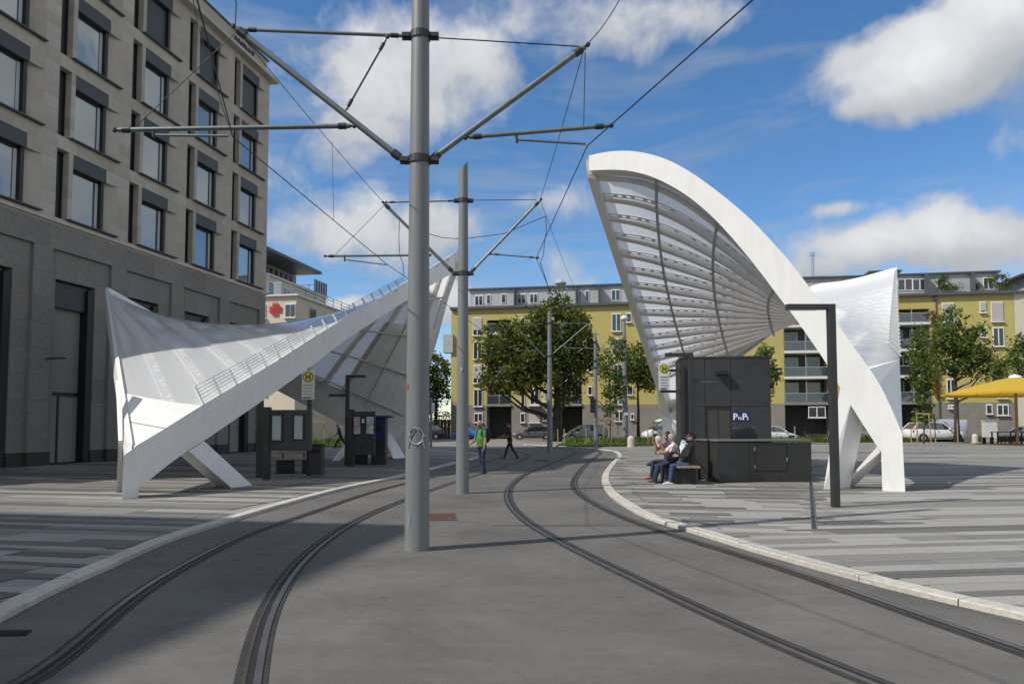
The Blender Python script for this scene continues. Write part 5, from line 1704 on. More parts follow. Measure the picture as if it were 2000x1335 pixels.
pole(lm, b5, .30, .13, P(1221, 628, Y5).z, .02)
m = MB(); q = V((b5.x, Y5, P(1221, 627, Y5).z)); m.lathe([(.14, 0), (.36, .15), (.38, .32), (.22, .50), (.02, .54)], 16, q); part('lamp_head', m, M_signw, lm, smooth=True)
for py in (700, 735):
    m = MB(); m.lathe([(.25, -.08), (.29, -.08), (.29, .08), (.25, .08)], 16, V((b5.x, Y5, P(1221, py, Y5).z))); part('band', m, M_clamp, lm)
for py, mm in ((800, M_galv2), (808, M_signw)):
    m = MB(); q = P(1223, py, Y5 - .36); m.box(q, (.34, .10, .5 if py < 805 else .28)); part('notice', m, mm, lm)

# wires ---------------------------------------------------------------------------
CLW = [V((-.6, -4, 4.9)), V((-1.5, 2.0, 4.95)), p1(370, 0) if False else V((-2.62, 6.05, 4.98)), p1(455, 268), p2(757, 517), V((-1.90, 22.6, 5.15)), V((-.55, 32, 5.1)), P(1030, 687, Y3), V((-2.5, 52, 5.1)), V((-12, 62, 5.1))]
wire('left contact wire running from overhead past the left registration arm to the third pole', CLW, .0075, 0, 'contact wire')
MW = [V((-1.3, 1.0, 6.3)), V((-3.14, 8.2, 6.3)), p1(459, 54), p2(750, 396), V((-1.4, 29, 6.55)), P(1008, 638, Y3)]
wire('left carrier cable strung above the left contact wire', MW, .006, .05)
CRW = [V((4.2, -1, 4.8)), P(1470, 0, 6.05), p1(1147, 285), p2(1047, 504), V((.95, 19.6, 5.25)), V((1.75, 28, 5.15)), P(1103, 680, Y3), P(1150, 686, Y4), V((2, 62, 5.1))]
wire('right contact wire crossing the sky down to the right registration arm', CRW, .0075, 0, 'contact wire')
MRW = [V((2.3, 1, 6.2)), P(1210, 0, 8.1), p1(1142, 90), p2(1055, 390), V((2.1, 25.7, 6.5)), P(1149, 631, Y3), V((5.5, 56, 6.4))]
wire('right carrier cable above the right contact wire', MRW, .006, .05)
k_ = (13.0 - Y1) / (Y2 - Y1)
dl0, dl1 = p1(459, 54).lerp(p2(750, 396), k_), p1(455, 268).lerp(p2(757, 517), k_)
wire('vertical dropper between the left carrier cable and contact wire', [dl0, dl1], .004, 0, 'dropper', name='dropper', sub=2)
wire('slack feeder cable sagging across the second pole', [p2(832, 455), p2(864, 464), p2(902, 467), p2(985, 456), p2(1066, 422)], .008, 0, 'cable', name='feeder_cable', sub=5)
wire('wavy dark jumper cable hanging at the right of the second pole', [p2(1066, 422), p2(1067, 452), p2(1063, 475), p2(1062, 498), p2(1055, 512), p2(1060, 527), V((.95, 19.6, 5.25))], .009, 0, 'cable', name='jumper_cable', sub=4)
wire('dark jumper cable hanging behind the nearest pole on its left', [p2(780, 432), p2(779, 470), p2(781, 500), p2(787, 514), p2(789, 540)], .008, 0, 'cable', name='jumper_cable', sub=4)
wire('thin cable from the left tubes up and out of the picture top', [p1(455, 268), p1(436, 215), p1(385, 45), p1(370, -40)], .006, 0, 'cable', name='span_wire', sub=2)
wire('thin jumper loop hanging on the far mast arm', [P(1085, 637, Y3), P(1076, 660, Y3), P(1080, 690, Y3)], .01, 0, 'cable', name='jumper_cable', sub=3)
# ------------------------------------------------------------------ stop furniture
GA = 'anthracite square lamp posts'


def lamp_post(label, base, h, arms, w=.13):
    t = thing('lamp_post', label, 'lamp post', base, 0, GA)
    m = MB(); m.box((base.x, base.y, base.z + h / 2), (w, w, h)); part('post', m, M_anth, t, bevel=.008)
    for (z, length) in arms:
        s_ = 1 if length > 0 else -1
        m = MB(); m.box((base.x + s_ * (w / 2 + abs(length) / 2), base.y, z - .05), (abs(length), w * .9, .10)); a = part('arm', m, M_anth, t, bevel=.008)
        m = MB(); m.box((base.x + s_ * (w / 2 + abs(length) * .6), base.y, z - .106), (abs(length) * .7, w * .6, .012)); part('light_panel', m, M_signw, a)
    return t


q = G(1632, 990, PZB); lamp_post('tall dark angular lamp post in front of the right canopy legs', q, P(1618, 594, q.y).z - PZB, [(P(1618, 594, q.y).z, -.75)], .13)
q = at(1351, 19.6, PZB); lamp_post('dark lamp post with two arms in front of the lift housing', q, P(1351, 689, q.y).z - PZB, [(P(1351, 689, q.y).z, -.62), (P(1351, 737, q.y).z, .68)], .12)
q = G(677, 908, PZB); lamp_post('dark lamp post with two arms under the left canopy', q, P(677, 732, q.y).z - PZB, [(P(677, 732, q.y).z, .60), (P(677, 769, q.y).z, -.62)], .14)


def h_sign(root, c, w, h):
    m = MB(); m.box(c, (w, .04, h)); part('sign_panel', m, M_signw, root, bevel=.006)
    cz = c + V((0, -.024, h / 2 - w * .56)); R0 = w * .42
    for r_, mm, dy, nm in ((R0, M_green_sign, 0, 'sign_ring'), (R0 * .82, M_yel_sign, -.003, 'sign_disc')):
        m = MB(); m.tube([cz + V((0, dy, 0)), cz + V((0, dy - .004, 0))], r_, 24); part(nm, m, mm, root)
    t_ = text_obj('H', R0 * 1.35, M_green_sign, cz + V((0, -.010, -R0 * .47)), V((1, 0, 0)), V((0, 0, 1)), root, 'lettering', .003, 'CENTER', .01)
    for k in range(5):
        m = MB(); m.box(c + V((-w * .03 * (k % 3), -.023, h * (-.02 - .10 * k))), (w * (.8 - .06 * (k % 3)), .006, .016 if k else .022)); part('text_line', m, M_print, root)
    m = MB(); m.box(c + V((-w * .1, -.023, -h * .45)), (w * .55, .006, .03)); part('text_line', m, M_print, root)


c = P(602, 751, 22.0); sL = thing('stop_sign', 'white tram stop sign with yellow H disc on the left platform', 'stop sign', V((c.x, c.y, PZB)), 0, 'tram stop signs')
h_sign(sL, c, .37, .88)
m = MB(); m.box((c.x + .02, c.y + .09, (c.z + PZB) / 2), (.11, .11, c.z - PZB)); part('post', m, M_anth, sL)
c = P(1297, 735, 20.6); sR = thing('stop_sign', 'white tram stop sign with yellow H disc held by two dark bars on the right', 'stop sign', V((c.x + .62, c.y + .1, PZB)), 0, 'tram stop signs')
h_sign(sR, c, .29, .76)
for py in (723, 764):
    a = P(1290, py, 20.68); b_ = P(1330, py, 20.68); m = MB(); m.bar(a, b_, .06, .07); part('bracket_bar', m, M_anth, sR)
pq = P(1332, 700, 20.7); m = MB(); m.box((pq.x, pq.y, 1.65), (.10, .10, 3.1)); part('post', m, M_anth, sR)

# posters, maps
M_map = mat('printed_map', (.50, .52, .50), .5, var=.5, vscale=7)
M_poster = mat('colour_poster', (.42, .22, .20), .5, col2=(.55, .60, .62), vscale=5)
M_blank = mat('pale_green_poster', (.36, .40, .385), .45, var=.08, vscale=2)


def info_board(label, x0, x1, Y, top, bottom, panels, post_px, py_base):
    t = thing('info_board', label, 'notice board', V((at(x0, Y).x, Y, PZB)), 0, 'dark shelter notice boards')
    A, B = P(x0, top, Y), P(x1, bottom, Y)
    m = MB(); m.box(((A.x + B.x) / 2, Y, (A.z + B.z) / 2), (B.x - A.x, .16, A.z - B.z)); part('board', m, M_anthl, t, bevel=.012)
    for (u0, v0, u1, v1, mm) in panels:
        a, b_ = P(u0, v0, Y - .09), P(u1, v1, Y - .09)
        m = MB(); win_frame(m, a.x - .04, b_.x + .04, b_.z - .04, a.z + .04, Y - .095, .04, .03); f = part('poster_frame', m, M_black, t)
        m = MB(); m.box(((a.x + b_.x) / 2, Y - .09, (a.z + b_.z) / 2), (b_.x - a.x, .012, a.z - b_.z)); part('poster', m, mm, f)
    for px in post_px:
        q = at(px, Y - .02, PZB); m = MB(); m.box((q.x, q.y, (A.z + PZB) / 2 + .05), (.17, .18, A.z - .0)); part('post', m, M_anth, t)
    return t


info_board('dark notice board with two pale posters beside the long bench on the left', 522, 608, 20.1, 800, 879, [(532, 811, 549, 859, M_blank), (575, 811, 591, 857, M_blank)], (522,), 935)
q = G(506, 932, PZB)
tp2 = thing('lamp_post', 'plain dark post standing left of the notice board', 'lamp post', q, 0, GA)
m = MB(); zt = P(506, 770, q.y).z; m.box((q.x, q.y, (PZB + zt) / 2), (.15, .15, zt - PZB)); part('post', m, M_anth, tp2)
m = MB(); m.box((q.x - .0, q.y, zt - .05), (.16, .9, .10)); part('arm', m, M_anth, tp2)
info_board('dark notice board with colourful maps behind the seated passenger', 684, 732, 26.7, 803, 888, [(691, 813, 704, 847, M_poster), (716, 813, 730, 847, M_map), (706, 817, 712, 826, M_signw)], (687,), 908)

# ticket machine
q = at(744, 28.5, PZB)
tm = thing('ticket_machine', 'blue topped ticket machine beside the colourful notice board', 'ticket machine', q)
zt = P(744, 815, 28.5).z
m = MB(); m.box((q.x - .05, q.y, (PZB + zt) / 2), (.55, .5, zt - PZB)); part('cabinet', m, M_anthl, tm, bevel=.02)
m = MB(); m.box((q.x - .05, q.y - .27, zt - .45), (.50, .05, .85)); part('front_panel', m, M_blue, tm)
m = MB(); m.box((q.x + .05, q.y - .1, zt + .03), (.8, .7, .08)); part('hood', m, M_blue, tm)
m = MB(); m.box((q.x + .0, q.y - .30, zt - .42), (.24, .02, .22)); part('screen', m, M_glassd, tm)


def bench(label, base, ang, L, back=True, blocks=2):
    t = thing('bench', label, 'bench', base, ang, 'slatted benches with dark block feet')
    for k in range(5):
        m = MB(); m.box((0, -.24 + k * .115, .44), (L, .095, .05)); part('seat_slat', m, M_wood, t, local=True, bevel=.006)
    for k in range(blocks):
        x = (-L / 2 + L * (k + .5) / blocks) * (.95 if blocks > 1 else 1)
        m = MB(); m.box((x, 0, .20), (L / blocks * .62, .46, .40)); part('foot_block', m, M_black, t, local=True, bevel=.01)
    if back:
        for k in range(2):
            m = MB(); m.box((-.12 * L, .33 + .02 * k, .66 + k * .13), (L * .62, .035, .105)); part('back_slat', m, M_wood, t, local=True, bevel=.006)
        for x in (-.32 * L, .08 * L):
            m = MB(); m.box((x, .36, .60), (.05, .04, .46)); m.box((x, .2, .41), (.05, .34, .03)); part('back_bracket', m, M_anth, t, local=True)
    return t


q = G(580, 924, PZB); bench('long timber slat bench with backrest in front of the left notice board', V((q.x, q.y + .15, PZB)), R(10), 1.62)
q = G(722, 906, PZB); bench('slatted bench where the passenger in white sits under the left canopy', V((q.x, q.y + .2, PZB)), R(4), 1.5)
bR = bench('slatted bench carrying the three resting people beside the dark block', V((4.38, 19.75, PZB)), R(90), 2.6, back=False)
# bins
q = at(620, 21.6, PZB)
tb = thing('litter_bin', 'dark square litter bin beside the long left bench', 'litter bin', q)
m = MB(); m.box((q.x, q.y, .52), (.36, .36, .84)); part('body', m, M_anth, tb, bevel=.015)
m = MB(); m.box((q.x, q.y, .96), (.38, .38, .05)); part('lid', m, M_black, tb); m = MB(); m.box((q.x, q.y - .185, .78), (.24, .012, .10)); part('opening', m, M_dark, tb)

# lift housing: a tall block and a low plant block in front of it
LA = R(9); le = V((math.cos(LA), math.sin(LA), 0)); ln = V((-le.y, le.x, 0))
l0 = G(1403, 942, PZB)
low = thing('plant_block', 'low anthracite metal clad block with an access hatch beside the bench', 'plant block', l0, LA)
W1, D1, H1 = 2.62, 1.55, 1.08
PW = W1 / 3
for k in range(3):
    m = MB(); m.box((PW * (k + .5), .02, H1 / 2 - .02), (PW - .012, .04, H1 - .06)); part('clad_panel', m, M_anthl, low, local=True, bevel=.003)
for k in range(2):
    m = MB(); m.box((.02, .03 + D1 / 2 * (k + .5), H1 / 2 - .02), (.04, D1 / 2 - .012, H1 - .06)); part('clad_panel', m, M_anthl, low, local=True, bevel=.003)
m = MB(); m.box((W1 / 2 + .02, D1 / 2 + .03, H1 / 2 - .05), (W1 - .06, D1 - .06, H1 - .1)); part('core', m, M_black, low, local=True)
m = MB(); m.box((W1 / 2, D1 / 2, H1), (W1 + .03, D1 + .03, .05)); part('lid', m, mat('grey_lid_metal', (.20, .205, .205), .45, .3, var=.08), low, local=True, bevel=.008)
m = MB(); win_frame(m, 1.02, 1.92, .28, .98, -.003, .012, .012); hc = part('hatch', m, M_black, low, local=True)
m = MB(); m.box((1.47, -.005, .63), (.86, .012, .66)); part('hatch_leaf', m, M_anthl, hc, local=True)
for (x, z) in ((1.01, .86), (1.01, .40), (1.91, .58)):
    m = MB(); m.box((x, -.014, z), (.02, .018, .11)); part('hinge', m, M_chrome, hc, local=True)
# tall block in the same frame
T0 = P(1329, 700, 20.75); LA2 = R(-8)
le = V((math.cos(LA2), math.sin(LA2), 0)); ln = V((-le.y, le.x, 0))
lift = thing('lift_housing', 'tall anthracite lift housing with parking signs behind the low block', 'lift housing', V((T0.x, T0.y, PZB)), LA2)
x0 = y0 = 0.0
T1 = on_plane(1504, 700, T0, -ln); x1 = (T1 - T0).dot(le)
HT = T0.z - PZB
xs_ = [x0, x0 + (x1 - x0) * .27, x0 + (x1 - x0) * .56, x1]
m = MB(); m.box(((x0 + x1) / 2, y0 + .83, HT / 2), (x1 - x0 - .05, 1.56, HT - .06)); part('core', m, M_black, lift, local=True)
for i in range(3):
    for (a, c) in ((0.02, 2.0), (2.0, HT - .02)):
        if i == 1 and a < 1: continue
        m = MB(); m.box(((xs_[i] + xs_[i + 1]) / 2, y0 + .01, (a + c) / 2), (xs_[i + 1] - xs_[i] - .010, .05, c - a - .010)); part('clad_panel', m, M_anthl, lift, local=True, bevel=.003)
for k in range(2):
    m = MB(); m.box((x0 + .01, y0 + .05 + .78 * (k + .5), HT / 2), (.05, .77, HT - .06)); part('clad_panel', m, M_anthl, lift, local=True, bevel=.003)
m = MB(); m.box(((x0 + x1) / 2, y0 + .81, HT + .02), (x1 - x0 + .04, 1.66, .06)); part('roof', m, M_anth, lift, local=True)
m = MB(); m.box(((xs_[1] + xs_[2]) / 2, y0 + .06, 1.0), (xs_[2] - xs_[1] - .03, .03, 1.98)); dr = part('lift_door', m, mat('brushed_dark_steel', (.075, .073, .066), .4, .5, var=.1, stretch=(20, 1, .3)), lift, local=True)
m = MB(); m.box(((xs_[1] + xs_[2]) / 2, y0 + .04, 1.0), (.012, .012, 1.96)); part('door_gap', m, M_black, dr, local=True)
m = MB(); m.box(((xs_[1] + xs_[2]) / 2 + .1, y0 - .12, HT - .42), (.28, .25, .10)); part('wall_lamp', m, M_black, lift, local=True)
for px in (1514,):
    a = on_plane(1504, 718, T0, -ln); m = MB(); m.bar(a + le * -.02 + ln * .5, a + le * .42 + ln * .5, .08, .06); part('side_bracket', m, M_anth, lift)
fo = T0 - ln * .022
fp = lambda x, y: on_plane(x, y, fo, -ln)
for (xa, xb) in ((1430.5, 1447.5), (1448.5, 1465)):
    a, c = fp(xa, 822), fp(xb, 803)
    m = MB(); hw = V((c.x - a.x, c.y - a.y, 0))
    m.hexa([a, a + hw, a + hw - ln * .006, a - ln * .006], [V((q.x, q.y, c.z)) for q in (a, a + hw, a + hw - ln * .006, a - ln * .006)]); part('sign_square', m, M_blue, lift)
text_obj('P', .245, M_letter, fp(1431.5, 819) - ln * .012, le, V((0, 0, 1)), lift, 'lettering', .002, bold=.006)
text_obj('1b', .125, M_letter, fp(1439.8, 819) - ln * .012, le, V((0, 0, 1)), lift, 'lettering', .002, bold=.002)
text_obj('P', .245, M_letter, fp(1449.5, 819) - ln * .012, le, V((0, 0, 1)), lift, 'lettering', .002, bold=.006)
text_obj('2', .125, M_letter, fp(1457.6, 819) - ln * .012, le, V((0, 0, 1)), lift, 'lettering', .002, bold=.002)
text_obj('LIFT', .095, M_letterd, fp(1431, 829) - ln * .004, le, V((0, 0, 1)), lift, 'lettering', .002)
text_obj('PARKEN NORD', .090, M_letterd, fp(1431, 837) - ln * .004, le, V((0, 0, 1)), lift, 'lettering', .002)
for (py, s_) in ((799, .13), (848, .15)):
    a = fp(1434, py) - ln * .008
    m = MB(); m.bar(a - le * s_ / 2, a + le * s_ / 2, .008, .012); m.bar(a - le * s_ / 2 + V((0, 0, s_)), a + le * s_ / 2 + V((0, 0, s_)), .008, .012)
    m.bar(a - le * s_ / 2, a - le * s_ / 2 + V((0, 0, s_)), .012, .008, up=le); m.bar(a + le * s_ / 2, a + le * s_ / 2 + V((0, 0, s_)), .012, .008, up=le)
    m.box(a + V((0, 0, s_ * .45)), (s_ * .22, .008, s_ * .5)); part('pictogram', m, M_letterd, lift)

# bollards
def bollard(label, q, w, h):
    t = thing('bollard', label, 'bollard', q, 0, 'round topped concrete bollards')
    m = MB(); r_ = w / 2
    m.lathe([(r_, 0), (r_, h - r_)] + [(r_ * math.cos(k * .262), h - r_ + r_ * math.sin(k * .262)) for k in range(1, 6)] + [(.01, h)], 18, (0, 0, 0)); part('shaft', m, M_conc, t, smooth=True, local=True, edge=45)
    m = MB(); m.lathe([(r_ * 1.3, 0), (r_ * 1.3, .05), (r_ * 1.02, .06)], 18, (0, 0, 0)); part('base', m, M_conc, t, local=True)


for px, py, lab in ((1232.5, 873, 'single round topped pale concrete bollard at the verge left of the canopy leg'), (1286, 872, 'pale concrete bollard half hidden by the thin white canopy leg'),
                    (1889.5, 864, 'left one of two concrete bollards right of the silver van'), (1904.5, 864.5, 'right one of two concrete bollards right of the silver van')):
    q = G(px, py, PZB); bollard(lab, q, .50, .80)

# switch cabinet, umbrella, tables
q = G(1934, 862, PZB)
cb = thing('switch_cabinet', 'pale grey street cabinet between the bollards and the dark tables', 'cabinet', q)
sc = q.y / F
m = MB(); m.box((q.x, q.y, PZB + 20 * sc), (26 * sc, .5, 40 * sc)); part('body', m, M_conc, cb, bevel=.03)
m = MB(); m.box((q.x, q.y - .27, PZB + 22 * sc), (23 * sc, .03, 32 * sc)); part('door', m, M_signw, cb); m = MB(); m.box((q.x, q.y, PZB + 40.5 * sc), (28 * sc, .6, .08)); part('lid', m, M_conc, cb)
UY = 57.0
u0 = at(1986, UY, PZB)
um = thing('parasol', 'large square yellow parasol over the dark tables at the right edge', 'parasol', u0)
zt, ze = P(1986, 735, UY).z, P(1852, 767, UY).z
m = MB(); m.tube([u0, V((u0.x, u0.y, zt))], .10, 10); part('pole', m, M_woodp, um, smooth=True, edge=40)
M_um = mat('yellow_parasol_cloth', (.66, .43, .045), .8, var=.04, transl=.35)
RU = (u0.x - P(1852, 767, UY).x)
m = MB(); n = 8; rows = 6
vs = []
for i in range(rows + 1):
    k = i / rows
    for j in range(n * 4):
        a = 2 * math.pi * j / (n * 4) + math.pi / 8 * 0
        seg = (j % 4) / 4; sagr = 1 - .055 * math.sin(math.pi * seg) * k
        zz_ = zt - (zt - ze) * (k ** 1.12) - .10 * math.sin(math.pi * seg) * k * (1 - .6 * k)
        vs.append(V((u0.x + math.cos(a) * RU * k * sagr, u0.y + math.sin(a) * RU * k * sagr, zz_)))
N4 = n * 4
m.add(vs, [(i * N4 + j, i * N4 + (j + 1) % N4, (i + 1) * N4 + (j + 1) % N4, (i + 1) * N4 + j) for i in range(rows) for j in range(N4)])
rim = [V((q.x, q.y, q.z)) for q in vs[-N4:]]
m.add(rim + [q - V((0, 0, .16)) for q in rim], [(j, (j + 1) % N4, N4 + (j + 1) % N4, N4 + j) for j in range(N4)])
part('canopy', m, M_um, um, smooth=True, edge=25, fixn=False)
m = MB(); m.lathe([(.5, -.12), (.35, .06), (.1, .16)], 12, (u0.x, u0.y, zt)); part('cap', m, M_signw, um)
for j in range(8):
    a = 2 * math.pi * j / 8; m = MB(); m.bar((u0.x, u0.y, zt - .3), (u0.x + math.cos(a) * RU * .96, u0.y + math.sin(a) * RU * .96, ze + .02), .05, .06); part('rib', m, M_woodp, um)


def table_set(label, q, L):
    t = thing('beer_table', label, 'table', q, R(6), 'dark outdoor tables under the parasol')
    for k in range(4):
        m = MB(); m.box((0, -.3 + k * .2, .98), (L, .18, .05)); part('top_slat', m, M_black, t, local=True)
    for x in (-L / 2 + .1, L / 2 - .1):
        for y in (-.32, .32):
            m = MB(); m.box((x, y, .48), (.09, .09, .96)); part('leg', m, M_black, t, local=True)
    return t


def stool(q, lab):
    t = thing('stool', lab, 'stool', q, 0, 'dark stools around the outdoor tables')
    m = MB(); m.box((0, 0, .62), (.4, .4, .06)); part('seat', m, M_black, t, local=True)
    for x in (-.16, .16):
        for y in (-.16, .16):
            m = MB(); m.box((x, y, .3), (.05, .05, .6)); part('leg', m, M_black, t, local=True)


q = G(1962, 866, PZB); table_set('dark slatted outdoor table left under the parasol', q, 1.9)
q2 = q + V((2.2, .3, 0)); table_set('dark slatted outdoor table at the right picture edge', q2, 1.9)
for dx, dy, lab in ((-.75, -.75, 'dark stool at the left end in front of the left table'), (-.1, -.75, 'middle dark stool in front of the left table'), (.55, -.75, 'dark stool at the right end in front of the left table'), (1.7, -.6, 'dark stool in front of the right edge table')):
    stool(q + V((dx, dy, 0)), lab)
m = thing('bench', 'dark backless bench left of the dark outdoor tables', 'bench', q + V((-1.25, .2, 0)), R(90))
b_ = MB(); b_.box((0, 0, .5), (1.2, .32, .06)); part('seat', b_, M_black, m, local=True)
for x in (-.5, .5):
    b_ = MB(); b_.box((x, 0, .24), (.07, .28, .48)); part('leg', b_, M_black, m, local=True)

# far signal pole and sign left of the second pole
q = at(842, 52.5)
sp_ = thing('signal_post', 'thin grey signal post with small white plate beside the nearest pole', 'signal post', q)
m = MB(); m.tube([q, V((q.x, q.y, P(842, 762, 52.5).z))], .09, 10); part('post', m, M_galv, sp_, smooth=True, edge=40)
m = MB(); m.box(P(846, 797, 52.4), (.22, .10, .62)); part('plate', m, M_signw, sp_); m = MB(); m.box(P(846, 770, 52.4), (.5, .1, .34)); part('signal_head', m, M_black, sp_)
# ------------------------------------------------------------------ vehicles
M_tail = mat('red_tail_lamp', (.32, .012, .012), .25)
M_headl = mat('clear_head_lamp', (.55, .57, .58), .15, .4)
KINDS = {
    # lower body: (x, z_bottom, z_top, half width factor); cabin outline (x, z) front to back; pillars at x positions
    'estate': dict(L=4.55, W=1.80, H=1.47, body=[(-.5, .34, .78, .80), (-.485, .26, .95, .93), (-.40, .20, .99, 1), (-.1, .19, .96, 1), (.16, .19, .93, 1), (.22, .19, .92, 1), (.36, .20, .84, .97), (.46, .24, .72, .88), (.5, .32, .60, .74)],
                   cab=[(.235, .91), (.07, 1.42), (-.05, 1.47), (-.38, 1.42), (-.475, .97)], pil=[-.05, -.27]),
    'hatch': dict(L=4.15, W=1.76, H=1.48, body=[(-.5, .36, .86, .84), (-.48, .26, 1.0, .94), (-.38, .20, 1.02, 1), (-.1, .19, .98, 1), (.16, .19, .95, 1), (.24, .19, .92, 1), (.38, .20, .82, .96), (.47, .24, .68, .88), (.5, .32, .58, .74)],
                  cab=[(.26, .92), (.08, 1.42), (-.06, 1.48), (-.34, 1.43), (-.47, 1.01)], pil=[-.07, -.28]),
    'suv': dict(L=4.65, W=1.86, H=1.68, body=[(-.5, .42, .95, .84), (-.48, .32, 1.10, .94), (-.4, .26, 1.13, 1), (-.1, .25, 1.09, 1), (.16, .25, 1.06, 1), (.24, .25, 1.04, 1), (.38, .27, .98, .97), (.47, .30, .85, .88), (.5, .40, .70, .76)],
                cab=[(.25, 1.04), (.10, 1.58), (-.03, 1.67), (-.36, 1.62), (-.475, 1.12)], pil=[-.05, -.27]),
    'mpv': dict(L=4.60, W=1.83, H=1.66, body=[(-.5, .36, .95, .84), (-.485, .26, 1.05, .94), (-.4, .2, 1.07, 1), (-.1, .19, 1.03, 1), (.2, .19, .97, 1), (.30, .19, .92, 1), (.40, .21, .82, .95), (.47, .25, .70, .87), (.5, .32, .60, .74)],
                cab=[(.36, .88), (.10, 1.55), (-.05, 1.66), (-.40, 1.60), (-.485, 1.06)], pil=[-.02, -.25]),
    'van': dict(L=5.35, W=2.0, H=2.24, body=[(-.5, .42, 2.02, .92), (-.495, .34, 2.16, .95), (-.3, .3, 2.24, .96), (.16, .3, 2.24, .96), (.215, .3, 2.16, .96), (.34, .3, 1.24, .97), (.42, .3, 1.10, .93), (.475, .32, .92, .86), (.5, .42, .72, .76)],
                cab=[(.372, 1.12), (.26, 1.92), (.235, 1.98), (.10, 1.98), (.10, 1.22)], pil=[]),
}


